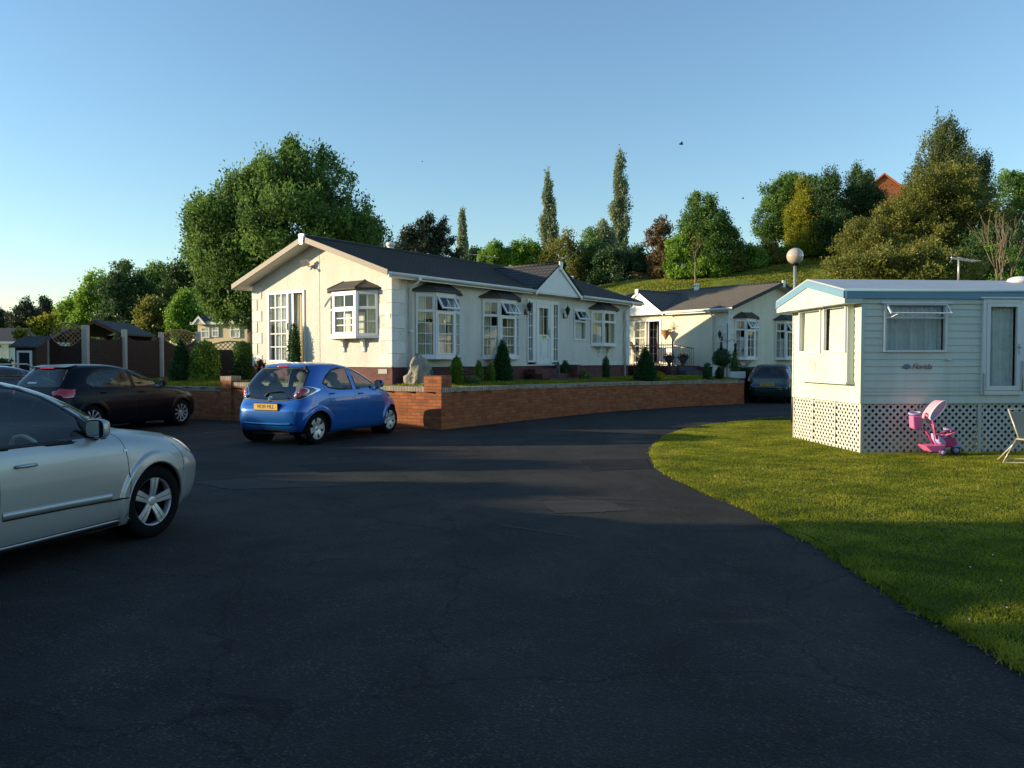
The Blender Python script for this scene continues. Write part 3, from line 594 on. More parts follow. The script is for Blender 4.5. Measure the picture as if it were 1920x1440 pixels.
def door_mirror(t, fn, x, z, sg, y0, paint='black'):
    sup = lambda n, a_, b_, k=4.0: [(np.sign(math.cos(q)) * abs(math.cos(q)) ** (2 / k) * a_, np.sign(math.sin(q)) * abs(math.sin(q)) ** (2 / k) * b_) for q in np.linspace(0, 2 * PI, n + 1)[:-1]]
    s = MB(); yc = y0 + .12; zc = z + .055; n = 28; rings = [(-.055, .92, .94), (-.045, 1.0, 1.0), (-.015, 1.0, .98), (.015, .88, .86), (.035, .62, .6), (.042, .30, .3)]; vs = []
    for dx_, ka, kb in rings: vs += [(x + dx_, sg * (yc + a * ka), zc + b * kb) for a, b in sup(n, .098, .080, 3.4)]
    s.add(vs, [(i * n + j, i * n + (j + 1) % n, (i + 1) * n + (j + 1) % n, (i + 1) * n + j) for i in range(len(rings) - 1) for j in range(n)] + [tuple((len(rings) - 1) * n + j for j in range(n))], 0, True)
    m = s.build('door_mirror', paint, t)
    k = MB(); k.add([(x - .050, sg * (yc + a), zc + b) for a, b in sup(n, .094, .077, 3.4)], [tuple(range(n))]); k.tube([(x + .02, sg * (y0 - .03), z - .03), (x + .01, sg * (y0 + .08), z - .015)], [.035, .024], 8); k.build('mirror_foot', 'black', m)
    g = MB(); g.M = Matrix.Translation((x - .056, sg * yc, zc)) @ Matrix.Rotation(sg * R(-9), 4, 'Z'); g.add([(0, a, b) for a, b in sup(n, .080, .065, 3.4)], [tuple(range(n))]); g.build('mirror_glass', 'mirror', m)
    return m
# ------------------------------------------------------------------ building kit
def facet(Fm, Gm, p0, p1, z0, z1, nx=2, ny=4, top=.45, fw=.055, ntop=2, opened=False, Sm=None, sash=False):
    p0 = Vector((*p0, 0)); p1 = Vector((*p1, 0)); L = (p1 - p0).length; a = math.atan2(p1.y - p0.y, p1.x - p0.x)
    Mx = Matrix.Translation((p0.x, p0.y, 0)) @ Matrix.Rotation(a, 4, 'Z')
    Fm.M = Mx; Gm.M = Mx
    Fm.box(0, -.035, z0, fw, .045, z1); Fm.box(L - fw, -.035, z0, L, .045, z1)
    Fm.box(fw, -.033, z0, L - fw, .043, z0 + fw); Fm.box(fw, -.033, z1 - fw, L - fw, .043, z1)
    def light(x0, x1, a0, a1, cx, cy):
        Gm.quad((x0, 0, a0), (x1, 0, a0), (x1, 0, a1), (x0, 0, a1))
        for i in range(1, cx): x = x0 + (x1 - x0) * i / cx; Fm.box(x - .011, -.012, a0, x + .011, .012, a1)
        for i in range(1, cy): z = a0 + (a1 - a0) * i / cy; Fm.box(x0, -.010, z - .011, x1, .010, z + .011)
    x0, x1 = fw, L - fw; zt = z1 - fw; zb = z0 + fw
    if top:
        zm = z1 - top; Fm.box(fw, -.031, zm - fw / 2, L - fw, .041, zm + fw / 2)
        if opened:
            Sm.M = Mx @ Matrix.Translation((0, -.03, zt)) @ Matrix.Rotation(R(-32), 4, 'X')
            h = zt - zm - fw / 2; b = .045
            Sm.box(x0 - .01, -.02, -h - .02, x0 + b, .02, .0); Sm.box(x1 - b, -.02, -h - .02, x1 + .01, .02, 0); Sm.box(x0 + b, -.019, -h - .02, x1 - b, .019, -h + b - .02); Sm.box(x0 + b, -.019, -b, x1 - b, .019, 0)
            for i in range(1, ntop): x = x0 + (x1 - x0) * i / ntop; Sm.box(x - .011, -.012, -h + .02, x + .011, .012, -b)
            Gm.M = Sm.M; Gm.quad((x0 + b, 0, -h), (x1 - b, 0, -h), (x1 - b, 0, -b), (x0 + b, 0, -b)); Gm.M = Mx; Sm.M = None
        else: light(x0 + .02, x1 - .02, zm + fw / 2 + .02, zt - .02, ntop, 1)
        if not opened:
            a0_, a1_ = zm + fw / 2, zt
            Fm.box(x0, -.026, a0_, x0 + .02, .03, a1_); Fm.box(x1 - .02, -.026, a0_, x1, .03, a1_); Fm.box(x0 + .02, -.025, a1_ - .02, x1 - .02, .03, a1_); Fm.box(x0 + .02, -.025, a0_, x1 - .02, .03, a0_ + .02)
        zt = zm - fw / 2
    if sash:
        Fm.box(x0, -.044, zb, x0 + .04, .03, zt); Fm.box(x1 - .04, -.044, zb, x1, .03, zt); Fm.box(x0 + .04, -.043, zt - .04, x1 - .04, .03, zt); Fm.box(x0 + .04, -.043, zb, x1 - .04, .03, zb + .04)
        x0 += .04; x1 -= .04; zt -= .04; zb += .04
    light(x0, x1, zb, zt, nx, ny)
    Fm.M = None; Gm.M = None
def curtain_sheet(mb, p0, p1, z0, z1, amp=.03, wave=.11, seed=0):
    rg = random.Random(seed); p0 = Vector((*p0, 0)); p1 = Vector((*p1, 0)); L = (p1 - p0).length; n = max(6, int(L / .018)); nrm = Vector((-(p1 - p0).y, (p1 - p0).x, 0)).normalized(); vs = []
    ph = rg.uniform(0, 6)
    for i in range(n + 1):
        t = i / n; s_ = t * L / wave * 2 * PI; o = amp * (math.sin(s_ + ph) + .4 * math.sin(s_ * 2.3 + ph * 2)); p = p0.lerp(p1, t)
        for z, k in ((z0, 1.1), ((z0 + z1) / 2, 1), (z1, .6)): q = p + nrm * o * k; vs.append((q.x, q.y, z))
    mb.add(vs, [(3 * i + j, 3 * i + 3 + j, 3 * i + 4 + j, 3 * i + 1 + j) for i in range(n) for j in range(2)], 0, True)
def bay(home, pts, z0, z1, cfg, canopy='canopytile', czt=.27, corb=None, name='bay_window', curt='curtain', over=.13, netc=True, seed=0):
    """pts: four local xy points running with outward on the right hand"""
    F_m, Gl, S = MB(), MB(), MB(); P = [Vector((*p, 0)) for p in pts]
    for i, c in enumerate(cfg): facet(F_m, Gl, pts[i], pts[i + 1], z0, z1, Sm=S, **c)
    d = (P[3] - P[0]).normalized(); out = Vector((d.y, -d.x, 0))
    # sill and head boards
    for za, zb, e in ((z0 - .07, z0, .05), (z1, z1 + .05, .03)):
        poly = [P[0] - d * e, P[1] + out * e - d * e * .6, P[2] + out * e + d * e * .6, P[3] + d * e]
        F_m.extr([(q.x, q.y) for q in poly], lambda a, b, c: (a, b, c), za, zb)
    w_ = F_m.build(name, 'upvc', home); Gl.build('pane', 'glass', w_)
    if S.v: S.build('open_sash', 'upvc', w_)
    cm = MB(); e = over; zc = z1 + .052
    lo = [P[0] - d * (e + .04), P[1] + out * e - d * e * .7, P[2] + out * e + d * e * .7, P[3] + d * (e + .04)]
    L = (P[3] - P[0]).length; hi = [P[0] + d * L * .27, P[3] - d * L * .27]
    vs = [(q.x, q.y, zc) for q in lo] + [(q.x, q.y, zc + .045) for q in lo] + [(q.x, q.y, zc + czt) for q in hi]
    cm.add(vs, [(0, 3, 2, 1), (0, 1, 5, 4), (1, 2, 6, 5), (2, 3, 7, 6), (4, 5, 8), (5, 6, 9, 8), (6, 7, 9), (0, 4, 8, 9, 7, 3)])
    for a_, b_ in ((5, 8), (6, 9)): cm.tube([vs[a_], vs[b_]], .022, 6)
    cm.build('bay_canopy', canopy, w_)
    inn = -out
    q = [p + inn * .10 for p in P]; q[0] += d * .06; q[3] -= d * .06; q[1] += d * .02; q[2] -= d * .02
    cb = MB()
    a, b = q[0], q[1]; curtain_sheet(cb, a.xy, a.lerp(b, .55).xy, z0 + .02, z1 - .05, .02, .09, seed)
    curtain_sheet(cb, b.lerp(q[2], .0).xy, b.lerp(q[2], .22).xy, z0 + .02, z1 - .05, .022, .08, seed + 1)
    curtain_sheet(cb, b.lerp(q[2], .78).xy, b.lerp(q[2], 1).xy, z0 + .02, z1 - .05, .022, .08, seed + 2)
    curtain_sheet(cb, q[2].lerp(q[3], .4).xy, q[3].xy, z0 + .02, z1 - .05, .02, .09, seed + 3)
    cb.build('curtain', curt, w_)
    if netc:
        nb = MB(); curtain_sheet(nb, (q[1] + inn * .22).xy, (q[2] + inn * .22).xy, z0 + .02, z0 + (z1 - z0) * .55, .012, .05, seed + 5); nb.build('net_curtain', 'net', w_)
    if corb:
        for c in corb:
            k = MB(); prof = [(0, z0 - .07), (.16, z0 - .07), (.15, z0 - .12), (.10, z0 - .17), (.09, z0 - .26), (.05, z0 - .31), (.045, z0 - .40), (.0, z0 - .44)]
            o = P[0] + d * c; ww = .05
            k.extr(prof, lambda a, b, cc: tuple(o + out * a + d * cc + Vector((0, 0, b))), -ww, ww); k.build('bay_bracket', 'white', home, bevel=.008)
    return w_
def wall_panel(mb, fn, u0, u1, z0, z1, holes, th):
    """fn(u, depth_inward, z)"""
    us = sorted({u0, u1, *[h[0] for h in holes], *[h[1] for h in holes]}); zs = sorted({z0, z1, *[h[2] for h in holes], *[h[3] for h in holes]})
    for a, b in zip(us, us[1:]):
        for c, d in zip(zs, zs[1:]):
            if any(h[0] <= (a + b) / 2 <= h[1] and h[2] <= (c + d) / 2 <= h[3] for h in holes): continue
            for q in (0, th): mb.quad(fn(a, q, c), fn(b, q, c), fn(b, q, d), fn(a, q, d))
    for a, b, c, d in holes:
        for (p, q) in (((a, c), (b, c)), ((b, c), (b, d)), ((b, d), (a, d)), ((a, d), (a, c))):
            mb.quad(fn(p[0], 0, p[1]), fn(q[0], 0, q[1]), fn(q[0], th, q[1]), fn(p[0], th, p[1]))
def courses(mb, fn, u0, u1, n, step=.02, trim=None):
    """fn(u, t, lift) slope surface, t 0 eaves..1 ridge"""
    for i in range(n):
        t0, t1 = i / n, (i + 1) / n; a0, a1 = (u0, u1) if trim is None else trim(t0); b0, b1 = (u0, u1) if trim is None else trim(t1)
        mb.quad(fn(a0, t0, step), fn(a1, t0, step), fn(b1, t1, .0), fn(b0, t1, .0)); mb.quad(fn(a0, t0, -.01), fn(a1, t0, -.01), fn(a1, t0, step), fn(a0, t0, step))
class Home:
    def __init__(s, name, label, loc, ang, L, W, zb, z0, z1, zr, ovx=.45, ovy=.32, wall='render', skirt='brickdark', tile='tile', hs=(), hg=(), hf=(), hb=(), group=None, barge='bargebrown', quoins=True, n=20):
        t = s.t = thing(name, label, 'mobile home', (loc[0], loc[1], 0), ang, group); s.L, s.W, s.z0, s.z1, s.zr = L, W, z0, z1, zr
        ze = s.ze = z1 + .10; k = s.k = (zr - ze) / (W / 2 + ovy); s.ovx, s.ovy = ovx, ovy; th = .14
        m = MB()
        wall_panel(m, lambda u, q, z: (u, q, z), 0, L, z0, z1, list(hs), th); wall_panel(m, lambda u, q, z: (u, W - q, z), 0, L, z0, z1, list(hb), th)
        wall_panel(m, lambda u, q, z: (q, u, z), 0, W, z0, z1, list(hg), th); wall_panel(m, lambda u, q, z: (L - q, u, z), 0, W, z0, z1, list(hf), th)
        zz = lambda y: ze + k * (min(y, W - y) + ovy) - .06
        for x in (0, th, L, L - th): m.add([(x, 0, z1), (x, W, z1), (x, W, zz(W)), (x, W / 2, zz(W / 2)), (x, 0, zz(0))], [(0, 1, 2, 3, 4)])
        m.build('wall', wall, t)
        m = MB(); m.box(.03, .03, zb, L - .03, W - .03, z0 - .002); m.build('brick_skirt', skirt, t)
        m = MB(); m.box(th, th, z0 + .01, L - th, W - th, z0 + .04); m.box(th, th, z1 - .03, L - th, W - th, z1)
        for x in (L * .45, L * .75): m.box(x, th, z0 + .04, x + .06, W - th, z1 - .03)
        m.box(th, W * .55, z0 + .04, L - th, W * .55 + .05, z1 - .03); m.build('room_lining', 'room', t)
        # roof
        r = MB(); slope = [(-ovy, ze), (W / 2, zr), (W + ovy, ze), (W + ovy, ze - .07), (W / 2, zr - .08), (-ovy, ze - .07)]
        r.extr(slope, lambda a, b, c: (c, a, b), -ovx, L + ovx); r.build('soffit', 'soffit', t)
        r = MB(); f1 = lambda u, tt, h: (u, -ovy + (W / 2 + ovy) * tt, ze + (zr - ze) * tt + .012 + h); f2 = lambda u, tt, h: (u, W + ovy - (W / 2 + ovy) * tt, ze + (zr - ze) * tt + .012 + h)
        courses(r, f1, -ovx - .02, L + ovx + .02, n); courses(r, f2, -ovx - .02, L + ovx + .02, n); r.tube([(-ovx - .02, W / 2, zr + .03), (L + ovx + .02, W / 2, zr + .03)], .055, 8)
        s.roof = r.build('roof', tile, t)
        b = MB()
        for x in (-ovx - .035, L + ovx + .005):
            b = MB()
            for q in (0, 1):
                sl = [(-ovy - .02, ze - .10), (W / 2, zr - .12), (W / 2, zr + .03), (-ovy - .02, ze + .04)]
                sl = [(a if q == 0 else W - a, z) for a, z in sl]; b.extr(sl, lambda a, bb, c: (c, a, bb), x + .0015 * q, x + .03 + .0015 * q)
            b.build('barge_board', barge, t)
        for x in (-ovx - .07, L + ovx - .0): b = MB(); b.extr([(W / 2 - .11, zr + .09), (W / 2 + .11, zr + .09), (W / 2 + .07, zr - .20), (W / 2 - .07, zr - .20)], lambda a, bb, c: (c, a, bb), x, x + .07); b.build('finial_block', 'upvc', t, bevel=.01)
        s.gut = MB()
        if quoins:
            b = MB(); hq = .29; nq = int((z1 - z0) / hq)
            for cx, cy in ((0, 0), (0, W), (L, 0)):
                b = MB()
                for i in range(nq):
                    z = z0 + .02 + i * (z1 - z0) / nq; lw, lw2 = ((.44, .22) if i % 2 else (.22, .44)); za, zb_ = z + .006, z + (z1 - z0) / nq - .006
                    sx = 1 if cx == 0 else -1; sy = 1 if cy == 0 else -1
                    b.box(cx - sx * .018, cy - sy * .018, za, cx + sx * lw, cy - sy * .001, zb_); b.box(cx - sx * .018, cy - sy * .001, za, cx - sx * .001, cy + sy * lw2, zb_)
                b.build('quoin', 'quoin', t, bevel=.006)
    def gutter(s, segs, y=None, downs=()):
        m = MB(); y = -s.ovy - .05 if y is None else y; z = s.ze - .06
        for gi, (a, b) in enumerate(segs):
            if gi: m.build('gutter', 'upvc', s.t); m = MB()
            n = 8; vs = []
            for x in (a, b):
                for i in range(n + 1): q = PI + PI * i / n; vs.append((x, y + .062 * math.cos(q), z + .03 + .075 * math.sin(q)))
                for i in range(n + 1): q = 2 * PI - PI * i / n; vs.append((x, y + .054 * math.cos(q), z + .03 + .067 * math.sin(q)))
            k = 2 * (n + 1); m.add(vs, [(i, (i + 1) % k, k + (i + 1) % k, k + i) for i in range(k)] + [tuple(range(k))[::-1], tuple(range(k, 2 * k))], 0, True)
            m.box(a, y + .062, z - .085, b, y + .085, z + .05)
        m.build('gutter', 'upvc', s.t)
        for x in downs: m = MB(); m.tube([(x, y, z - .03), (x, y, z - .10), (x, -.07, z - .26), (x, -.07, .95)], .036, 10); m.box(x - .05, y - .05, z - .09, x + .05, y + .05, z + .0); m.box(x - .05, -.11, 2.3, x + .05, -.0, 2.34); m.build('downpipe', 'upvc', s.t)
    def cross_gable(s, x0, x1, zt, face='white', y=None, z0=None):
        y = -s.ovy - .03 if y is None else y; xm = (x0 + x1) / 2; z0 = z0 or s.ze - .05; zt2 = zt
        yb = (zt2 - s.ze) / s.k - s.ovy
        m = MB(); m.extr([(x0 + .06, z0 - .02), (x1 - .06, z0 - .02), (xm, zt - .07)], lambda a, b, c: (a, c, b), y, y + .05); m.build('pediment', face, s.t)
        m = MB()
        if y < -.05: m.extr([(x0 + .04, y + .01), (x1 - .04, y + .01), (x1 - .04, -.005), (x0 + .04, -.005)], lambda a, b, c: (a, b, c), z0 - .055, z0 - .022)
        for sg in (-1, 1):
            xe = x0 if sg < 0 else x1; pl = [(xe, z0 - .02), (xm, zt - .02), (xm, zt - .14), (xe, z0 - .13)]
            m.extr(pl, lambda a, b, c: (a, c, b), y - .05 + (.002 if sg > 0 else 0), y - .02)
        m.extr([(xm - .10, zt + .09), (xm + .10, zt + .09), (xm + .065, zt - .18), (xm - .065, zt - .18)], lambda a, b, c: (a, c, b), y - .09, y - .052)
        m.build('gable_trim', 'upvc', s.t)
        m = MB(); yf = y - .06
        for sg in (-1, 1):
            xe = (x0 - .07) if sg < 0 else (x1 + .07); ze_ = z0 - .02
            def fn(u, tt, h, xe=xe, ze_=ze_):
                return (xe + (xm - xe) * tt, u, ze_ + (zt2 - ze_) * tt + .03 + h)
            bk = lambda tt: (yf, max(yf + .01, ((ze_ + (zt2 - ze_) * tt) - s.ze) / s.k - s.ovy + .15))
            courses(m, fn, 0, 0, 9, .018, bk)
        m.tube([(xm, yf, zt + .045), (xm, yb + .1, zt + .045)], .045, 8); m.build('cross_gable_roof', s.roof.data.materials[0], s.t)
def M_(o): return o
def wall_lantern(home, x, z, y=0):
    m = MB(); m.box(x - .04, y - .02, z - .20, x + .04, y, z - .02); m.tube([(x, y - .02, z - .12), (x, y - .10, z - .20), (x, y - .17, z - .15), (x, y - .17, z - .08)], .012, 6)
    m.lathe([(.035, -.09), (.075, .07), (.085, .08)], 6, 'z', (x, y - .17, z), 0, False); m.lathe([(.10, .08), (.05, .16), (.02, .18), (.012, .23)], 6, 'z', (x, y - .17, z), 0, False)
    return m.build('wall_lantern', 'iron', home)
# ================================================================== GROUND
P0 = np.array([-1.58, 17.71]); WL = np.array([-.903, .430])
right_wall = [(-1.58, 17.71), (-.05, 19.88), (1.5, 22.05), (2.75, 23.65), (4.05, 24.95), (6.1, 26.75), (8.3, 28.2)]
left_wall = [tuple(P0 + WL * t) for t in (0, 3, 6.2, 9, 12, 18)]
gpath = left_wall[::-1] + right_wall[1:] + [(8.8, 31.2)]
def segdist(x, y, pth):
    d = np.full(np.shape(x), 1e9)
    for (x1, y1), (x2, y2) in zip(pth, pth[1:]):
        vx, vy = x2 - x1, y2 - y1; t = np.clip(((x - x1) * vx + (y - y1) * vy) / (vx * vx + vy * vy), 0, 1); d = np.minimum(d, np.hypot(x - x1 - t * vx, y - y1 - t * vy))
    return d
def gz(x, y): return .845 + np.minimum(.095, .06 * segdist(np.asarray(x, float), np.asarray(y, float), gpath))
def garden_at(px, py, clear=.42):
    """ground point of the raised garden seen at a picture point, kept clear of the wall"""
    z = .93
    for _ in range(6): p = G(px, max(py, 700), z); z = float(gz(p[0], p[1]))
    x, y = p[0], p[1]; kx = (px - 960) / FPX
    while not (inpoly(np.array([x]), np.array([y]), gpoly)[0] and float(segdist(np.array(x), np.array(y), gpath)) > clear) and y < 60: y += .08; x = kx * y
    return x, y, float(gz(x, y))
gpoly = gpath + [(14, 33), (26, 40), (26, 62), (-30, 62), (-30, 31)]
def hill(x, y):
    s = np.clip((y - 47) / 41, 0, 1); s = s * s * (3 - 2 * s)
    top = np.interp(x, [-90, -40, -10, 5, 12, 35, 60, 120], [1.5, 2.2, 4.6, 8.7, 10.2, 13.4, 15.5, 18])
    back = np.clip(y - 88, 0, 24) * np.interp(x, [-60, 20, 34, 46, 80], [.0, .0, .06, .17, .2])
    return np.where(y > 47, s * top + back, 0)
def sheet(name, m, xs, ys, fz, mask=None, kind='structure', label=None):
    X, Y = np.meshgrid(xs, ys, indexing='ij'); Z = fz(X, Y); V = np.stack([X, Y, Z], -1).reshape(-1, 3); a, b = len(xs), len(ys)
    i, j = np.meshgrid(np.arange(a - 1), np.arange(b - 1), indexing='ij'); i = i.ravel(); j = j.ravel(); F = np.stack([i * b + j, (i + 1) * b + j, (i + 1) * b + j + 1, i * b + j + 1], 1)
    if mask is not None: c = V[F].mean(1); F = F[mask(c[:, 0], c[:, 1])]
    o = npmesh(name, V, F, m, None, True); o['kind'] = kind; return o
rg = np.random.default_rng(5)
sheet('ground', 'hillgrass', np.concatenate([np.linspace(-900, -120, 14), np.linspace(-110, 160, 136), np.linspace(180, 900, 12)]), np.concatenate([np.linspace(-300, 40, 18), np.linspace(42, 160, 100), np.linspace(180, 1600, 16)]),
      lambda x, y: hill(x, y) - .03 + np.where(y > 50, .12 * np.sin(x * .6 + y * .23) * np.sin(y * .4), 0))
# asphalt: one flat sheet with its own uneven edges
def poly_sheet(name, m, pts, z, label=None):
    mb = MB(); mb.add([(p[0], p[1], z) for p in pts], [tuple(range(len(pts)))]); o = mb.build(name, m); o['kind'] = 'structure'; return o
poly_sheet('road', 'asphalt', [(-40, -12), (30, -12), (30, 31), (11, 40), (6, 46), (-20, 46), (-40, 40)], 0.0)
edge_px = [(1484, 783), (1430, 786), (1340, 797), (1290, 806), (1256, 817), (1234, 833), (1226, 850), (1230, 864), (1238, 876), (1262, 892), (1292, 908), (1330, 924), (1372, 941), (1420, 962), (1470, 986), (1530, 1018), (1600, 1060), (1650, 1092), (1700, 1128), (1760, 1160), (1820, 1192), (1870, 1216), (1920, 1250), (1985, 1290), (2080, 1360)]
rr_ = random.Random(3); edge = []
for i, (a, b) in enumerate(edge_px):
    p = G(a, b); edge.append((p[0] + rr_.uniform(-.03, .03), p[1] + rr_.uniform(-.03, .03)))
    if i < len(edge_px) - 1:
        q = G(*edge_px[i + 1])
        for t in (.25, .5, .75): edge.append((p[0] * (1 - t) + q[0] * t + rr_.uniform(-.035, .035), p[1] * (1 - t) + q[1] * t + rr_.uniform(-.045, .045)))
lawn_poly = edge + [(6.2, 2.2), (16, 2.2), (16, 20.2), (7.2, 20.2)]
lm = MB(); lm.extr(lawn_poly, lambda a, b, c: (a, b, c), .004, .03); lw = lm.build('lawn', 'turf'); lw['kind'] = 'structure'
vg = MB(); ep = np.array(edge); rv = random.Random(9)
for i in range(len(ep) - 1):
    d = ep[i + 1] - ep[i]; nn_ = np.array([-d[1], d[0]]) / (np.linalg.norm(d) + 1e-6)
    if i == 0: w0_ = .05
    w1_ = max(.01, .06 + .05 * math.sin(i * .7) + rv.uniform(-.03, .04)); a, b = ep[i], ep[i + 1]; sgn = 1 if nn_[0] < 0 else -1
    vg.quad((*a, .0045), (*b, .0045), (*(b + nn_ * sgn * w1_), .0045), (*(a + nn_ * sgn * w0_), .0045)); w0_ = w1_
o = vg.build('verge_soil', 'soil'); o['kind'] = 'structure'
def tar_patch(pts, seed, m='asphalt_patch'):
    rp = random.Random(seed); out = []
    g_ = [G(*p)[:2] for p in pts]
    for i, a in enumerate(g_):
        b = g_[(i + 1) % len(g_)]
        for k in range(9): t_ = k / 9; out.append((a[0] + (b[0] - a[0]) * t_ + rp.uniform(-.03, .03), a[1] + (b[1] - a[1]) * t_ + rp.uniform(-.03, .03), .004))
    mb = MB(); mb.add(out, [tuple(range(len(out)))]); o = mb.build('road_patch', m); o['kind'] = 'structure'
M['asphalt_patch'] = mat('asphalt_patch', (.050, .046, .040), .9, var=.35, nscale=26, bump=.8, bscale=120, bdist=.006, spec=.2)
M['asphalt_dark'] = mat('asphalt_dark_patch', (.017, .017, .018), .85, var=.3, nscale=22, bump=.7, bscale=110, bdist=.006, spec=.2)
tar_patch([(360, 905), (470, 896), (600, 900), (640, 912), (430, 918)], 1); tar_patch([(1010, 940), (1130, 936), (1190, 958), (1040, 964)], 2); tar_patch([(1090, 862), (1210, 860), (1222, 878), (1110, 884)], 3, 'asphalt_dark'); tar_patch([(560, 872), (700, 866), (760, 878), (600, 886)], 4, 'asphalt_dark')
# faded bay lines, seams
bl = MB()
def stripe(a, b, wd):
    a = Vector((*a, 0)); b = Vector((*b, 0)); n = (b - a).normalized(); p = Vector((-n.y, n.x, 0)) * wd / 2; z = Vector((0, 0, .004)); bl.quad(a - p + z, b - p + z, b + p + z, a + p + z)
M['fadedpaint'] = mat('faded_paint', (.17, .17, .165), .8, var=.5, nscale=9)
for a, b in (((352, 798.5), (447, 796)), ((380, 812), (445, 807)), ((640, 820), (770, 805)),): stripe(G(*a)[:2], G(*b)[:2], .035)
o = bl.build('bay_markings', 'fadedpaint'); o['kind'] = 'structure'
sm = MB(); M['seam'] = mat('tar_seam', (.016, .016, .017), .6, var=.2)
bl = sm
for a, b in (((1000, 938), (1150, 937)), ((1150, 937), (1290, 941)), ((1290, 941), (1380, 944)), ((940, 985), (1090, 1008)), ((300, 902), (440, 895)), ((440, 895), (560, 905))): stripe(G(*a)[:2], G(*b)[:2], .022)
o = sm.build('tar_seam', 'seam'); o['kind'] = 'structure'
# garden plateau behind the brick wall
gxs = np.linspace(-30, 26, 225); gys = np.linspace(16, 62, 185)
gpoly = gpath + [(14, 33), (26, 40), (26, 62), (-30, 62), (-30, 31)]
sheet('garden_ground', 'turf', gxs, gys, lambda x, y: gz(x, y), lambda x, y: inpoly(x, y, gpoly))
# grass blades
def blades(name, n, xyf, h, dens_seed, m='blade', label=None, zf=None, wdt=.006):
    rng = np.random.default_rng(dens_seed); P = xyf(rng, n); k = len(P); a = rng.uniform(0, 2 * PI, k); hh = h * rng.uniform(.5, 1.4, k); hh = hh * (1 + .25 * np.sin(P[:, 0] * 7.1 + 1.7 * np.sin(P[:, 1] * 4.3)) * np.sin(P[:, 1] * 8.7)); lean = rng.normal(0, .45, (k, 2)) * hh[:, None]
    z0 = zf(P[:, 0], P[:, 1]) if zf else np.full(k, .026); wv = (wdt * (1 + P[:, 1] * .05))[:, None] * np.stack([np.cos(a), np.sin(a)], 1)
    b0 = np.column_stack([P - wv, z0]); b1 = np.column_stack([P + wv, z0]); t = np.column_stack([P + lean, z0 + hh]); V = np.stack([b0, b1, t], 1).reshape(-1, 3)
    F = np.arange(3 * k).reshape(-1, 3); q1 = np.sin(P[:, 0] * 2.3 + 2 * np.sin(P[:, 1] * 1.1)) * np.sin(P[:, 1] * 3.1 + 1.5 * np.sin(P[:, 0] * 1.7)); q2 = np.sin(P[:, 0] * 7.1 + 1.7 * np.sin(P[:, 1] * 4.3)) * np.sin(P[:, 1] * 8.7 + 1.3 * np.sin(P[:, 0] * 5.9))
    T = np.clip(rng.uniform(0, .55, k) + .22 + .20 * q1 + .16 * q2, 0, 1); o = npmesh(name, V, F, m, None, tint=T); tag(o, label, 'grass', kind='stuff'); return o
def lawn_xy(rng, n):
    y = 3.2 + 16.8 * rng.uniform(0, 1, n) ** 1.5; x = rng.uniform(1.2, 11, n); k = inpoly(x, y, lawn_poly) & (x < y * .68 + .3); return np.stack([x[k], y[k]], 1)
blades('lawn_grass', 900000, lawn_xy, .019, 1, wdt=.0042, label='short mown grass on the lawn in front of the caravan')
def daisies(n):
    rng = np.random.default_rng(12); P = lawn_xy(rng, n); k = len(P); r = .006; a = np.linspace(0, 2 * PI, 7)[:-1]; z = rng.uniform(.045, .06, k)
    V = np.stack([np.stack([P[:, 0] + r * math.cos(q), P[:, 1] + r * math.sin(q) * .9, z + .004 * math.sin(q)], 1) for q in a], 1).reshape(-1, 3); V = V.reshape(k, 6, 3)
    F = np.arange(6 * k).reshape(k, 6); V = V.reshape(-1, 3); o = npmesh('daisies', V, F, 'white'); tag(o, 'tiny white daisies scattered in the lawn', 'flowers', kind='stuff')
daisies(120)
def rim_xy(rng, n):
    e = np.array(edge); i = rng.integers(0, len(e) - 1, n); t = rng.uniform(0, 1, n)[:, None]; p = e[i] * (1 - t) + e[i + 1] * t; return p + rng.normal(0, .035, (n, 2))
blades('lawn_edge_grass', 26000, rim_xy, .030, 2, label='ragged longer grass along the edge of the asphalt', zf=lambda x, y: np.full(len(x), .004))
def gar_xy(rng, n):
    i = rng.integers(0, len(gpath) - 1, n); e = np.array(gpath); t = rng.uniform(0, 1, n)[:, None]; p = e[i] * (1 - t) + e[i + 1] * t
    p = p + np.stack([rng.uniform(-.5, 1.2, n) * 1.5, rng.uniform(.2, 4.0, n)], 1); k = inpoly(p[:, 0], p[:, 1], gpoly) & (segdist(p[:, 0], p[:, 1], gpath) > .18); return p[k]
def hill_xy(rng, n): x = rng.uniform(4, 44, n); y = rng.uniform(62, 88, n); return np.stack([x, y], 1)
M['hillblade'] = foliage('rough_hill_grass', (.09, .12, .02), (.19, .23, .03), (.40, .38, .08), .5)
blades('hillside_grass', 110000, hill_xy, .09, 6, 'hillblade', label='rough grass on the slope behind the yellow home', zf=lambda x, y: hill(x, y) - .03, wdt=.02)
blades('garden_grass', 90000, gar_xy, .045, 3, label='strip of lawn behind the low brick wall', zf=gz, wdt=.008)
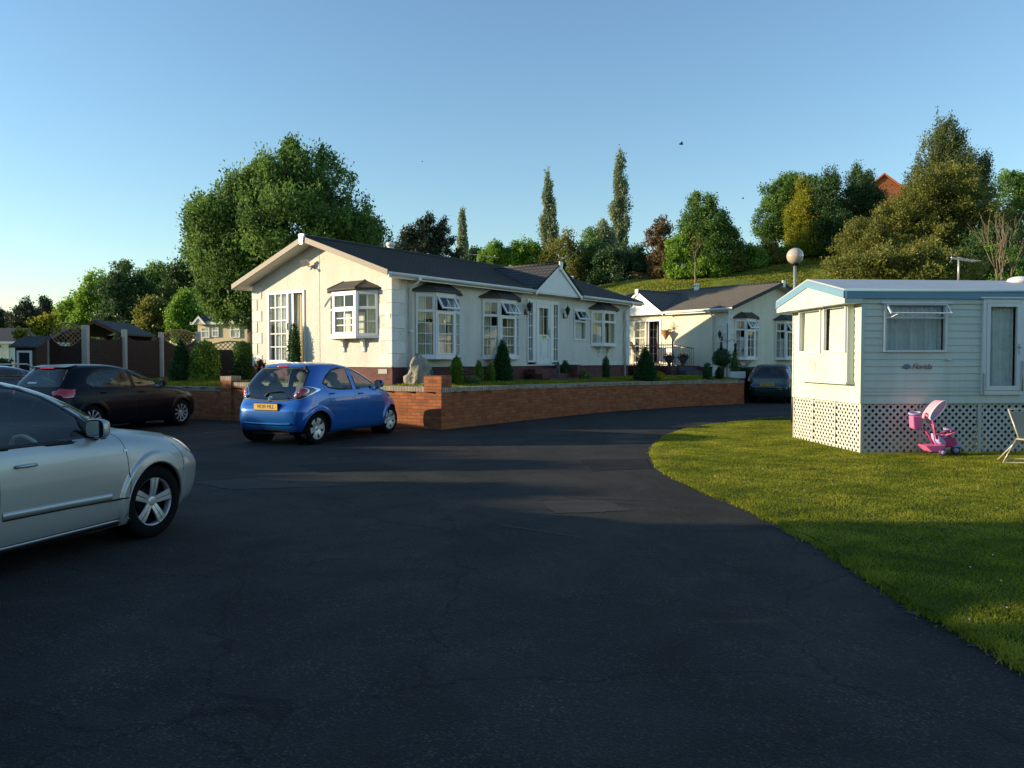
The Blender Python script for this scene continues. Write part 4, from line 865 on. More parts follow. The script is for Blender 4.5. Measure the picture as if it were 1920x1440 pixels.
# ================================================================== BRICK WALL
gw = thing('garden_wall', 'low red brick retaining wall with piers along the road in front of the cream home', 'wall', (P0[0], P0[1], 0))
def wall_run(path, h0, h1, th, m, name, top=0, seg=1):
    pts = smooth_poly(path, 5, False) if seg else path; n = len(pts); mb = MB(); cop = MB(); A = []
    for i, p in enumerate(pts):
        a = np.array(pts[max(i - 1, 0)]); b = np.array(pts[min(i + 1, n - 1)]); d = (b - a) / np.linalg.norm(b - a); A.append((np.array(p) - P0, np.array([-d[1], d[0]])))
    S = [0]
    for i in range(1, n): S.append(S[-1] + float(np.linalg.norm(np.array(pts[i]) - np.array(pts[i - 1]))))
    for i in range(n - 1):
        for mbx, za, zb_, o0, o1 in ((mb, -.05, -.11, 0, th), (cop, -.11, 0, -.015, th + .015)):
            q = []
            for k in (i, i + 1):
                p, nn = A[k]; H = h0 + (h1 - h0) * S[k] / S[-1]
                lo, hi = (-.05, H - .11) if mbx is mb else (H - .108, H)
                q.append(((*(p - nn * o0 * -1), lo), (*(p + nn * o1), lo), (*(p + nn * o1), hi), (*(p + nn * o0), hi)))
            a, b = q; b_ = len(mbx.v); mbx.add(list(a) + list(b), [(0, 4, 7, 3), (1, 2, 6, 5), (3, 7, 6, 2), (0, 1, 5, 4)] + ([(0, 3, 2, 1)] if i == 0 else []) + ([(4, 5, 6, 7)] if i == n - 2 else []))
    o1 = mb.build(name, m, gw); o2 = cop.build('coping', 'coping', gw)
    # running-length uv keeps the bond level round the curve
    for o in (o1, o2):
        me = o.data; uv = me.uv_layers[0].data
        for pl in me.polygons:
            if abs(pl.normal.z) > .9: continue
            k = pl.index // 4
            for li in pl.loop_indices:
                v = me.vertices[me.loops[li].vertex_index]; ii = v.index // 4; ii = min((v.index // 8) + (1 if v.index % 8 >= 4 else 0), n - 1); uv[li].uv = (S[ii], v.co.z)
    return o1
wall_run([tuple(p) for p in right_wall], .945, .855, .23, 'brick', 'brick_panel')
LWp = [tuple(P0 + WL * t) for t in (.0, .8, 3, 6.3)][::-1]
wall_run(LWp, 1.0, .955, .23, 'brick', 'brick_panel', seg=0)
wall_run([tuple(P0 + WL * t) for t in (6.6, 12, 19)][::-1], .86, .86, .23, 'brick', 'brick_panel', seg=0)
def pier(p, ang, w_, h):
    mb = MB(); mb.M = Matrix.Translation((p[0] - P0[0], p[1] - P0[1], 0)) @ Matrix.Rotation(ang, 4, 'Z'); mb.box(0, 0, -.05, w_, w_, h - .11); a = mb.build('pier', 'brick', gw)
    mb = MB(); mb.M = Matrix.Translation((p[0] - P0[0], p[1] - P0[1], 0)) @ Matrix.Rotation(ang, 4, 'Z'); mb.box(-.004, -.004, h - .109, w_ + .004, w_ + .004, h); mb.build('pier_cap', 'brick' if w_ > .42 else 'coping', a)
pa = math.atan2(-WL[1], -WL[0])
pier(P0 + WL * .455 + np.array([.43, .90]) * -.02, pa, .46, 1.21)
pier(P0 + WL * 6.62 + np.array([.43, .90]) * -.05, pa, .36, 1.15)
# ================================================================== MAIN HOME
H1 = Home('park_home', 'cream single-storey park home with charcoal roof, white quoins and bay windows, nearest the road', (-3.02, 19.9), R(53.13), 12.4, 5.8, .7, 1.385, 3.64, 4.86,
          hs=[(.87, 2.55, 1.66, 3.30), (3.62, 5.32, 1.66, 3.30), (5.80, 7.56, 1.42, 3.42), (8.49, 9.27, 2.24, 3.30), (9.63, 11.30, 2.12, 3.28)], hg=[(3.40, 5.06, 1.50, 3.52), (.55, 2.25, 2.20, 3.32)], hb=[(3, 4.5, 2.2, 3.2)], hf=[], n=22)
t1 = H1.t
c2 = dict(nx=2, ny=4, top=.45, ntop=2)
bay(t1, [(.85, 0), (1.27, -.30), (2.05, -.30), (2.58, 0)], 1.66, 3.30, [c2, {**c2, 'opened': True, 'sash': True}, {**c2, 'nx': 2}], seed=3)
bay(t1, [(3.60, 0), (4.02, -.30), (4.80, -.30), (5.34, 0)], 1.66, 3.30, [c2, {**c2, 'opened': True, 'sash': True}, c2], seed=13)
c3 = dict(nx=2, ny=1, top=.38, ntop=2)
bay(t1, [(9.61, 0), (10.0, -.28), (10.80, -.28), (11.32, 0)], 2.12, 3.28, [c3, c3, c3], seed=23, corb=[.55, 1.15])
bay(t1, [(2.29, .0), (2.29, .0), (0, 0), (0, 0)][:0] or [(0, 2.29), (-.30, 1.86), (-.30, .98), (0, .50)], 2.20, 3.32, [dict(nx=2, ny=2, top=.42, ntop=2, opened=True), dict(nx=2, ny=3, top=.42, ntop=2, sash=True), dict(nx=2, ny=2, top=.42, ntop=2, sash=False)], corb=[.50, 1.28], seed=33)
# entrance: two side lights, door
f, g = MB(), MB(); facet(f, g, (5.80, 0), (6.14, 0), 1.50, 3.42, 2, 5, 0); w_ = f.build('side_light', 'upvc', t1); g.build('pane', 'glass', w_)
f, g = MB(), MB(); facet(f, g, (7.20, 0), (7.56, 0), 1.50, 3.42, 2, 5, 0); w_ = f.build('side_light', 'upvc', t1); g.build('pane', 'glass', w_)
f, g = MB(), MB(); facet(f, g, (6.25, -.02), (7.10, -.02), 1.42, 3.42, 2, 1, 0, fw=.07)
g.v = []; g.f = []; g.mi = []; g.sm = []
f.box(6.32, -.04, 1.49, 6.42, .03, 3.35); f.box(6.93, -.04, 1.49, 7.03, .03, 3.35); f.box(6.42, -.038, 3.22, 6.93, .03, 3.35); f.box(6.42, -.038, 1.49, 6.93, .03, 1.60); f.box(6.42, -.038, 2.25, 6.93, .03, 2.38)
f.box(6.42, -.02, 1.60, 6.93, .02, 2.25); f.box(6.50, -.034, 1.67, 6.85, -.018, 2.18); f.box(6.55, -.042, 1.72, 6.80, -.03, 2.13)
f.box(6.67, -.02, 2.38, 6.68, .0, 3.22); f.box(6.42, -.02, 2.95, 6.93, .0, 2.96)
g.quad((6.42, 0, 2.38), (6.93, 0, 2.38), (6.93, 0, 3.22), (6.42, 0, 3.22))
d_ = f.build('front_door', 'upvc', t1); g.build('pane', 'glass', d_)
m = MB(); m.tube([(6.98, -.045, 2.42), (6.98, -.10, 2.42), (6.86, -.10, 2.42)], .013, 6); m.box(6.955, -.055, 2.30, 7.005, -.04, 2.55); m.build('door_handle', 'chrome', d_)
m = MB(); m.box(6.55, -.055, 2.285, 6.80, -.041, 2.34); m.build('letter_plate', 'chrome', d_)
m = MB(); m.box(5.78, -.03, 1.40, 7.58, .05, 1.42); m.box(6.14, -.035, 1.5, 6.25, .05, 3.42); m.box(7.10, -.035, 1.5, 7.20, .05, 3.42); m.box(5.78, -.028, 3.42, 7.58, .05, 3.47); m.build('door_surround', 'upvc', t1)
for x0_, x1_ in ((5.82, 6.10), (7.22, 7.52)): m = MB(); curtain_sheet(m, (x0_, .15), (x1_, .15), 1.45, 3.4, .015, .07, 7); m.build('curtain', 'net', t1)
m = MB(); curtain_sheet(m, (6.4, .2), (6.95, .2), 1.45, 3.3, .02, .09, 9); m.build('curtain', 'curtain', t1)
f, g, s_ = MB(), MB(), MB(); facet(f, g, (8.49, 0), (9.27, 0), 2.24, 3.30, 1, 1, .42, opened=True, Sm=s_); w_ = f.build('window', 'upvc', t1); g.build('pane', 'glass', w_); s_.build('open_sash', 'upvc', w_)
m = MB(); curtain_sheet(m, (8.5, .12), (9.25, .12), 2.2, 2.95, .02, .1, 2); m.build('curtain', 'net', w_)
wall_lantern(t1, 5.70, 3.16); wall_lantern(t1, 7.87, 3.14)
# steps
m = MB()
for i in range(3): m.box(5.7 + i * 0, -.95 + i * .28, .7, 7.3, -.02 - .002 * i, 1.01 + i * .14)
m.build('door_steps', 'brickdark', t1)
m = MB(); m.box(7.32, -.9, .7, 7.5, -.01, 1.42); m.build('step_wall', 'brickdark', t1)
# sliding patio door on the gable
f, g = MB(), MB(); facet(f, g, (-.0, 5.06), (0, 4.10), 1.50, 3.52, 3, 5, 0, fw=.07)
f.M = Matrix.Translation((0, 4.10, 0)) @ Matrix.Rotation(-PI / 2, 4, 'Z'); f.box(0, -.035, 3.45, .70, .045, 3.52); f.box(0, -.035, 1.50, .70, .045, 1.55); f.box(.64, -.034, 1.55, .70, .045, 3.45); f.box(.0, .02, 1.55, .06, .06, 3.45); f.box(.10, .02, 1.55, .16, .06, 3.45); f.box(-.06, -.07, 2.42, -.03, -.035, 2.62); f.M = None
w_ = f.build('patio_door', 'upvc', t1); g.build('pane', 'glass', w_)
m = MB(); curtain_sheet(m, (.13, 4.02), (.13, 3.44), 1.52, 3.48, .04, .12, 4); m.build('curtain', 'curtain', w_)
m = MB(); curtain_sheet(m, (.16, 5.0), (.16, 4.2), 1.52, 3.48, .03, .12, 5); m.build('net_curtain', 'net', w_)
m = MB(); m.box(-.008, 2.775, 1.39, -.001, 2.80, 4.62); m.box(-.02, .0, 1.385, -.001, 5.8, 1.44); m.box(0, -.02, 1.385, 12.4, -.001, 1.43); m.build('cover_strip', 'render', t1)
m = MB(); m.box(-.05, 2.98, 4.08, -.002, 3.06, 4.16); m.tube([(-.04, 3.02, 4.12), (-.14, 3.05, 4.12), (-.16, 3.12, 4.18)], .014, 6); m.tube([(-.04, 3.02, 4.12), (-.12, 2.97, 4.06)], .014, 6); m.ell((-.14, 2.96, 4.05), (.035, .035, .04))
m.M = Matrix.Translation((-.18, 3.16, 4.22)) @ Matrix.Rotation(R(-25), 4, 'Y') @ Matrix.Rotation(R(20), 4, 'Z'); m.box(-.05, -.12, -.08, .03, .12, .08); m.M = None; m.build('floodlight', 'steel', t1)
m = MB(); m.box(-.03, .04, 2.62, -.019, .20, 2.76); m.build('number_plaque', 'white', t1)
m = MB(); m.box(.012, .2, 1.22, .029, .52, 1.34); m.build('air_vent', 'concrete', t1)
H1.gutter([(-.40, 5.72), (8.45, 12.83)], downs=(.60, 11.95)); H1.cross_gable(5.74, 8.42, 4.62)
m = MB(); n_ = 8
y_ = H1.W + .37; m.tube([(-.42, y_, 3.70), (12.8, y_, 3.70)], .06, 8); m.build('gutter', 'upvc', t1)
def flue(home, x, y, z, h=.35):
    m = MB(); m.lathe([(.12, 0), (.12, h * .5), (.10, h * .52), (.10, h * .7), (.14, h * .72), (.14, h), (.05, h + .03)], 14, 'z', (x, y, z)); m.build('flue', 'upvc', home)
flue(t1, 2.95, 3.05, 4.78, .34)
def aerial(home, x, y, z, h, yaw, L=.9, name='tv_aerial', r=.014, n=7):
    m = MB(); m.tube([(x, y, z), (x, y, z + h)], r, 7); d = Vector((math.cos(yaw), math.sin(yaw), .06)); p = Vector((-d.y, d.x, 0)); a = Vector((x, y, z + h - .03))
    m.tube([a - d * L * .8, a + d * L * .35], .011, 5)
    for i in range(n): q = a - d * L * (.8 - i * 1.05 / n); m.tube([q - p * .10, q + p * .10], .004, 4)
    for s in (-1, 1): m.tube([a + d * L * .3, a + d * L * .42 + Vector((0, 0, .10 * s))], .008, 4)
    return m.build(name, 'steel', home)
# ================================================================== SECOND HOME
c2x, c2y = 8.72, 31.9; a2 = R(39.6 - 90); L2 = 13.0
H2 = Home('park_home', 'pale yellow park home with brown grey roof, beyond the garden of the cream one', (c2x - L2 * math.cos(a2), c2y - L2 * math.sin(a2)), a2, L2, 6.65, .7, 1.29, 3.56, 4.86, wall='render2', tile='tile2', quoins=True, barge='tile', ovx=.40, ovy=.32, n=20,
          hs=[(L2 - 5.02, L2 - 3.46, 1.40, 3.36)], hf=[(.47, 2.03, 1.64, 3.22), (3.42, 4.98, 1.64, 3.22)])
t2 = H2.t
cb_ = dict(nx=2, ny=3, top=.42, ntop=2)
bay(t2, [(L2, .45), (L2 + .3, .78), (L2 + .3, 1.42), (L2, 2.05)], 1.64, 3.22, [cb_, {**cb_, 'opened': True, 'sash': True}, cb_], seed=41)
bay(t2, [(L2, 3.40), (L2 + .3, 3.73), (L2 + .3, 4.37), (L2, 5.0)], 1.64, 3.22, [cb_, {**cb_, 'opened': True, 'sash': True}, cb_], seed=51)
f, g = MB(), MB(); facet(f, g, (L2 - 5.02, 0), (L2 - 4.28, 0), 1.42, 3.34, 2, 5, 0, fw=.065); facet(f, g, (L2 - 4.20, .02), (L2 - 4.0, .50), 1.42, 3.34, 2, 5, 0, fw=.065)
f.box(L2 - 4.28, -.03, 3.28, L2 - 3.46, .04, 3.36); f.box(L2 - 3.52, -.03, 1.42, L2 - 3.46, .04, 3.28); w_ = f.build('french_door', 'upvc', t2); g.build('pane', 'glass', w_)
m = MB(); curtain_sheet(m, (L2 - 4.9, .2), (L2 - 4.4, .2), 1.42, 3.3, .03, .1, 4); m.build('curtain', 'curtain', w_)
m = MB(); M['brownroom'] = mat('brown_inner_door', (.16, .07, .035), .6); m.box(L2 - 4.1, .55, 1.42, L2 - 3.5, .60, 3.3); m.build('inner_door', 'brownroom', w_)
H2.cross_gable(L2 - 5.95, L2 - 3.05, 4.62)
H2.gutter([(L2 - 3.02, L2 + .34), (-.3, L2 - 5.98)], downs=(L2 - .66,)); flue(t2, L2 - 6.2 + 2.2, 3.2, 4.8, .32)
wall_lantern(t2, L2 - .28, 2.55)
m = MB(); m.box(L2 - 1, -.03, 1.28, L2 + .02, -.001, 1.31); m.build('cover_strip', 'render2', t2)
def on2(t, out, z=0):   # point in front of the lit wall of the second home: t metres left of its corner, out metres forward
    v = H2.t.matrix_basis @ Vector((L2 - t, -out, z)) if False else Vector((c2x, c2y, 0)) + Vector((-math.cos(a2), -math.sin(a2), 0)) * t + Vector((math.sin(a2), -math.cos(a2), 0)) * out
    return v.x, v.y
# hanging cone basket and wire ornament on the lit wall
x_, y_ = on2(2.98, .26); hb = thing('wall_planter', 'brown wicker cone planter hanging on the pale yellow wall', 'planter', (x_, y_, 2.42), a2)
m = MB(); m.lathe([(.004, 0), (.21, .34), (.215, .36), (.19, .36)], 10, 'z'); m.build('cone', 'terracotta', hb); m = MB(); m.tube([(0, .2, .37), (0, .25, .5)], .01, 4); m.tube([(-.1, 0, .36), (0, .24, .50), (.1, 0, .36)], .008, 4); m.build('bracket', 'iron', hb)
topiary('', '', '', (0, 0, .36), [(.16, 0), (.17, .03), (.08, .07)], 'f_yellow', .05, 120, 3, parent=hb, partname='plant')
x_, y_ = on2(2.75, .04); wo = thing('wall_ornament', 'fan of thin black wire scrolls on the pale yellow wall', 'ornament', (x_, y_, 2.9), a2)
m = MB()
for k in range(7): a = PI * k / 6; m.tube([(0, 0, 0), (.16 * math.cos(a), 0, .18 * math.sin(a)), (.30 * math.cos(a), 0, .24 * math.sin(a)), (.27 * math.cos(a), 0, .30 * math.sin(a))], .007, 4)
m.tube([(0, 0, -.14), (0, 0, .3)], .012, 5); m.build('wire', 'iron', wo)
# terrace: retaining edge, railing
tr = thing('terrace', 'raised dark brick terrace in front of the pale yellow home', 'terrace', (*on2(0, 0), 0), a2)
m = MB(); m.box(-6.5, -1.9, .7, -1.35, -.02, 1.33); m.build('base', 'brickdark', tr)
m = MB()
for i in range(3): m.box(-1.348, -1.5, .7, -.9 - .0 + (.3 * (2 - i)) - .3, -.5, 1.02 + .14 * i)
m.build('steps', 'stone2', tr)
ra = thing('railing', 'black iron railing with hooped top along the raised terrace', 'railing', (*on2(0, 1.75), 1.33), a2)
m = MB()
for z in (.06, .72, .86): m.tube([(-6.4, 0, z), (-1.4, 0, z)], .014, 5)
k = 0
while k < 45: x = -6.35 + k * .112; m.tube([(x, 0, .02), (x, 0, .98 if k % 2 else .92)], .009, 4); k += 1
for k in range(44): x = -6.35 + k * .112 + .056; m.tube([(x + .05 * math.cos(a), 0, .79 + .055 * math.sin(a)) for a in np.linspace(0, 2 * PI, 9)[:-1]], .006, 4, closed=True)
for x in (-6.4, -4.1, -2.55, -1.4): m.box(x - .025, -.025, -.02, x + .025, .025, 1.03); m.ell((x, 0, 1.06), (.035, .035, .035), 8, 6)
m.build('rails', 'iron', ra)
ra2 = thing('railing', 'short sloping black iron handrail at the end of the terrace steps', 'railing', (*on2(1.38, 1.7), 1.33), a2 - PI / 2 + PI)
m = MB()
for z in (.06, .86): m.tube([(0, 0, z), (1.3, 0, z - .15)], .014, 5)
for k in range(11): x = .02 + k * .125; m.tube([(x, 0, 0), (x, 0, .9 - .12 * x)], .009, 4)
m.build('rails', 'iron', ra2)
def bowl(t_, out, lab, s=.25, f='f_plum'):
    o = thing('planter', lab, 'planter', (*on2(t_, out), 1.33)); m = MB(); m.lathe([(.10 * s / .25, 0), (.06, .06), (.08, .10), (s * .8, .26), (s, .34), (s * .9, .34)], 14, 'z'); m.build('bowl', 'stone2', o)
    topiary('', '', '', (0, 0, .33), [(s * .95, 0), (s * .9, .06), (s * .5, .12)], f, .07, 160, 3, parent=o, partname='plant', jit=.04)
bowl(2.35, .8, 'dark bowl planter on the terrace under the wall ornament', .24); bowl(1.62, .8, 'dark bowl planter at the terrace end beside the downpipe', .22)
x_, y_ = on2(4.0, .9); o = thing('garden_chair', 'pale cushioned reclining chair by the open french door', 'chair', (x_, y_, 1.33), a2 + .5)
m = MB(); m.extr([(0, .35), (.5, .42), (.5, .48), (.02, .42), (-.3, 1.05), (-.38, 1.02)], lambda a, b, c: (a, c, b), -.24, .24); m.build('cushion', 'seatbeige', o, bevel=.02)
m = MB()
for sx in (0, .5):
    for sy in (-.24, .24): m.tube([(sx, sy, 0), (sx, sy, .4)], .015, 5)
for sy in (-.27, .27): m.tube([(-.15, sy, .62), (.5, sy, .62), (.5, sy, .4)], .015, 5)
m.build('frame', 'iron', o)
# white letter box cabinet
x_, y_ = on2(2.5, .35); o = thing('cabinet', 'white painted cabinet against the pale yellow wall behind the railing', 'cabinet', (x_, y_, 1.33), a2)
m = MB(); m.box(-.26, -.14, .04, .26, .14, .78); m.box(-.29, -.17, .78, .29, .17, .82); m.box(-.20, -.152, .12, -.01, -.138, .70); m.box(.01, -.152, .12, .20, -.138, .70); m.build('body', 'white', o, bevel=.008)
# ================================================================== CARAVAN
K = (5.76, 13.02); CA = R(4.25); cw = 2.6; CL = 8.2
def caravan(name, label, loc, ang, full=True):
    t = thing(name, label, 'caravan', (*loc, 0), ang)
    zb, zt = .875, 2.60
    def clap(mb, fn, u0, u1, z0, z1, pitch, holes):
        rows = []; z = z0
        while z < z1 - 1e-4: rows.append(z); z += pitch
        ed = sorted({*rows, z1, *[h[2] for h in holes if z0 < h[2] < z1], *[h[3] for h in holes if z0 < h[3] < z1]})
        for a, b in zip(ed, ed[1:]):
            r0 = max(r_ for r_ in rows if r_ <= a + 1e-6); off = lambda z: .014 * (1 - (z - r0) / pitch)
            iv = [(u0, u1)]
            for h in holes:
                if h[2] <= a + 1e-6 and h[3] >= b - 1e-6: iv = [p for q in iv for p in ((q[0], min(q[1], h[0])), (max(q[0], h[1]), q[1])) if p[1] - p[0] > 1e-4]
            for p, q in iv:
                mb.quad(fn(p, off(a), a), fn(q, off(a), a), fn(q, off(b - 1e-5), b), fn(p, off(b - 1e-5), b))
                if abs(a - r0) < 1e-6: mb.quad(fn(p, 0, a), fn(q, 0, a), fn(q, .014, a), fn(p, .014, a))
    mb = MB()
    hs = [(.38, 1.43, 1.72, 2.48), (2.10, 2.74, 1.0, 2.58), (4.2, 5.2, 1.7, 2.45)]
    clap(mb, lambda u, o, z: (u, -o, z), 0, CL, zb, zt, .118, hs)
    clap(mb, lambda u, o, z: (-o, cw - u, z), 0, cw, zb, zt, .118, [(.28, 2.2, 1.22, 2.58)])
    mb.quad((0, cw, zb), (CL, cw, zb), (CL, cw, zt), (0, cw, zt)); mb.quad((CL, 0, zb), (CL, cw, zb), (CL, cw, zt), (CL, 0, zt)); mb.box(.0, .0, zb - .02, CL, cw, zb - .002)
    mb.build('wall', 'cavan', t)
    m = MB(); m.box(-.02, -.02, zb - .01, .035, .03, zt); m.box(-.02, cw - .02, zb, .03, cw + .02, zt); m.box(-.022, -.024, zb - .03, CL, -.002, zb + .0); m.box(-.024, -.0, zb - .03, -.002, cw, zb)
    m.box(0.04, -.022, 1.045, 2.08, -.014, 1.075); m.box(0.04, -.022, .985, 2.08, -.014, 1.0); m.build('corner_trim', 'cavan', t)
    # interior
    m = MB(); m.box(.05, .02, zb + .0, CL - .05, cw - .05, zb + .03); m.box(.02, .02, zt - .05, CL - .05, cw - .05, zt - .02); m.box(3.2, .05, zb + .03, 3.25, cw - .05, zt - .05); m.box(.05, cw * .62, zb + .03, 3.2, cw * .62 + .04, zt - .05); m.build('room_lining', 'room', t)
    # roof with hood over the end
    ze, zr = 2.735, 3.03; oy = .06; hx = -.33
    prof = [(-oy, ze), (cw / 2, zr), (cw + oy, ze - .0)]
    m = MB(); n = 10
    arc = [(-oy + (cw + 2 * oy) * i / n, ze + (zr - ze) * (1 - abs(2 * i / n - 1))) for i in range(n + 1)]
    m.extr(arc + [(a, z - .03) for a, z in arc[::-1]], lambda a, b, c: (c, a, b), hx - .01, CL + .1); m.build('roof', 'caroof', t)
    m = MB(); low = [(a, z - .155) for a, z in arc[::-1]]
    m.extr(arc_ := [(a, z - .034) for a, z in arc] + low, lambda a, b, c: (c, a, b), hx - .02, hx + .02); m.box(hx + .021, -oy - .012, ze - .155, CL, -oy + .015, ze - .034); m.box(hx + .021, cw + oy - .015, ze - .155, CL, cw + oy + .012, ze - .034)
    m.tube([(hx - .01, -oy - .02, ze - .02), (CL, -oy - .02, ze - .02)], .022, 7); m.build('fascia', 'cabluecap', t)
    m = MB(); m.extr([(a, z - .157) for a, z in arc] + [(cw + oy, 2.50), (-oy, 2.50)], lambda a, b, c: (c, a, b), hx, hx + .03); m.box(hx + .032, -oy + .017, 2.50, .0, cw + oy - .017, 2.53); m.box(hx + .031, -oy, 2.50, -.02, -oy + .016, ze - .157); m.box(hx + .031, cw + oy - .016, 2.50, 0, cw + oy, ze - .157)
    m.box(0.0, -.03, zt - .1, CL, -.001, zt + .01); m.build('hood_panel', 'cavan', t)
    # end bay with two windows
    m, g = MB(), MB(); y0, y1 = .22, 2.06; bx = -.13
    def fr(a, b, z0, z1, w_=.035, x=bx, d=.03): m.box(x - d, a, z0, x + .02, a + w_, z1); m.box(x - d, b - w_, z0, x + .02, b, z1); m.box(x - d + .001, a + w_, z0, x + .02, b - w_, z0 + w_); m.box(x - d + .001, a + w_, z1 - w_, x + .02, b - w_, z1)
    fr(.24, 1.05, 1.70, 2.50); fr(1.16, 2.04, 1.70, 2.50); g.quad((bx, .27, 1.73), (bx, 1.02, 1.73), (bx, 1.02, 2.47), (bx, .27, 2.47)); g.quad((bx, 1.19, 1.73), (bx, 2.01, 1.73), (bx, 2.01, 2.47), (bx, 1.19, 2.47))
    w_ = m.build('end_window', 'upvc', t); g.build('pane', 'glass', w_)
    m = MB(); m.box(bx, y0, 1.20, -.016, y1, 1.70); m.box(bx + .001, y0, 1.70, bx + .03, .24, 2.5); m.box(bx + .001, 1.05, 1.70, bx + .03, 1.16, 2.5); m.box(bx + .001, 2.04, 1.70, bx + .03, y1, 2.5); m.box(bx + .031, y0, 1.7, -.016, y0 + .02, 2.5); m.box(bx + .031, y1 - .02, 1.7, -.016, y1, 2.5); m.box(bx - .03, y0 - .03, 1.16, 0, y1 + .03, 1.20); m.build('bay_panel', 'cavan', t)
    m = MB(); curtain_sheet(m, (bx + .07, 2.0), (bx + .09, 1.2), 1.71, 2.49, .022, .09, 3); curtain_sheet(m, (bx + .07, 1.0), (bx + .07, .28), 1.71, 2.49, .022, .09, 4); m.build('net_curtain', 'net', w_)
    m = MB(); c_ = (bx - .004, 1.50, 1.46)
    m.tube([(c_[0], c_[1] + .13 * math.cos(a), c_[2] + .12 * math.sin(a)) for a in np.linspace(0, 2 * PI, 25)[:-1]], .004, 4, closed=True); m.tube([(c_[0], c_[1] - .05 + .04 * math.cos(a), c_[2] + .03 + .05 * math.sin(a)) for a in np.linspace(-1, 4, 14)], .004, 4); m.tube([(c_[0], c_[1] + .05, c_[2] - .03), (c_[0], c_[1] - .04, c_[2] - .045)], .004, 4)
    M['emblem'] = M.get('emblem') or mat('faded_emblem', (.42, .40, .36), .7); m.build('emblem', 'emblem', t)
    # side window, top vent pane propped open
    m, g = MB(), MB(); m.box(.36, -.045, 1.70, .40, .02, 2.50); m.box(1.41, -.045, 1.70, 1.45, .02, 2.50); m.box(.40, -.044, 1.70, 1.41, .02, 1.735); m.box(.40, -.044, 2.465, 1.41, .02, 2.50); m.box(.30, -.07, 2.50, 1.52, -.002, 2.525); m.box(.40, -.03, 2.255, 1.41, .01, 2.28)
    g.quad((.40, -.01, 1.735), (1.41, -.01, 1.735), (1.41, -.01, 2.255), (.40, -.01, 2.255)); w_ = m.build('side_window', 'upvc', t)
    m = MB(); m.M = g.M = Matrix.Translation((0, -.055, 2.49)) @ Matrix.Rotation(R(-42), 4, 'X'); m.box(.38, -.01, -.22, .405, .01, 0); m.box(1.405, -.01, -.22, 1.43, .01, 0); m.box(.405, -.009, -.22, 1.405, .009, -.20); m.box(.405, -.009, -.02, 1.405, .009, 0); g.quad((.405, 0, -.2), (1.405, 0, -.2), (1.405, 0, -.02), (.405, 0, -.02)); m.M = g.M = None
    m.tube([(.52, -.2, 2.33), (.47, -.03, 2.27)], .008, 5); m.tube([(1.30, -.2, 2.33), (1.36, -.03, 2.27)], .008, 5)
    g.build('pane', 'glass', w_); m.build('open_sash', 'upvc', w_)
    m = MB(); curtain_sheet(m, (.40, .10), (1.42, .10), 1.72, 2.46, .025, .085, 6); m.build('net_curtain', 'net', w_)
    # door
    m, g = MB(), MB(); m.box(2.06, -.055, .99, 2.12, .02, 2.585); m.box(2.72, -.055, .99, 2.78, .02, 2.585); m.box(2.12, -.053, 2.52, 2.72, .02, 2.585); m.box(2.12, -.05, .99, 2.72, .02, 1.06)
    m.box(2.125, -.062, 1.065, 2.185, -.01, 2.515); m.box(2.655, -.062, 1.065, 2.715, -.01, 2.515); m.box(2.185, -.061, 2.455, 2.655, -.01, 2.515); m.box(2.185, -.061, 1.065, 2.655, -.01, 1.14); m.box(2.0, -.08, 2.59, 2.86, -.002, 2.615)
    g.quad((2.185, -.03, 1.14), (2.655, -.03, 1.14), (2.655, -.03, 2.455), (2.185, -.03, 2.455)); w_ = m.build('door', 'upvc', t); g.build('pane', 'glass', w_)
    m = MB(); m.tube([(2.69, -.06, 1.78), (2.69, -.11, 1.78), (2.62, -.11, 1.79)], .011, 6); m.box(2.675, -.07, 1.66, 2.705, -.06, 1.84); m.tube([(2.745, -.08, 1.05), (2.745, -.08, 1.55)], .012, 6); m.box(2.072, -.075, 1.0, 2.09, -.056, 1.35); m.build('door_handle', 'steel', w_)
    m = MB(); curtain_sheet(m, (2.18, .06), (2.66, .06), 1.1, 2.47, .022, .075, 8); m.build('net_curtain', 'net', w_)
    m, g = MB(), MB(); m.box(4.2, -.04, 1.7, 5.2, .02, 1.735); m.box(4.2, -.04, 2.415, 5.2, .02, 2.45); m.box(4.2, -.039, 1.735, 4.24, .02, 2.415); m.box(5.16, -.039, 1.735, 5.2, .02, 2.415); g.quad((4.24, -.01, 1.735), (5.16, -.01, 1.735), (5.16, -.01, 2.415), (4.24, -.01, 2.415)); w_ = m.build('side_window', 'upvc', t); g.build('pane', 'glass', w_)
    m = MB(); m.ell((1.50, -.03, 1.57), (.045, .03, .016), 10, 6); m.build('cable_inlet', 'upvc', t)
    # lettering and shell badge
    M['letter'] = M.get('letter') or mat('faded_red_lettering', (.30, .10, .12), .6)
    M['shell'] = M.get('shell') or mat('grey_blue_badge', (.22, .27, .33), .6)
    if full:
        text_mesh('lettering', 'Florida', .125, 'letter', t, Matrix.Translation((1.03, -.018, 1.46)) @ Matrix.Rotation(PI / 2, 4, 'X'), .002, .35)
        m = MB()
        for k in range(6): a = R(20 + k * 28); m.tube([(.77, -.017, 1.42), (.77 + .065 * math.cos(a), -.017, 1.43 + .065 * math.sin(a))], .009, 4)
        m.tube([(.77 + .07 * math.cos(a), -.017, 1.435 + .065 * math.sin(a)) for a in np.linspace(0, PI, 10)], .006, 4); m.build('shell_badge', 'shell', t)
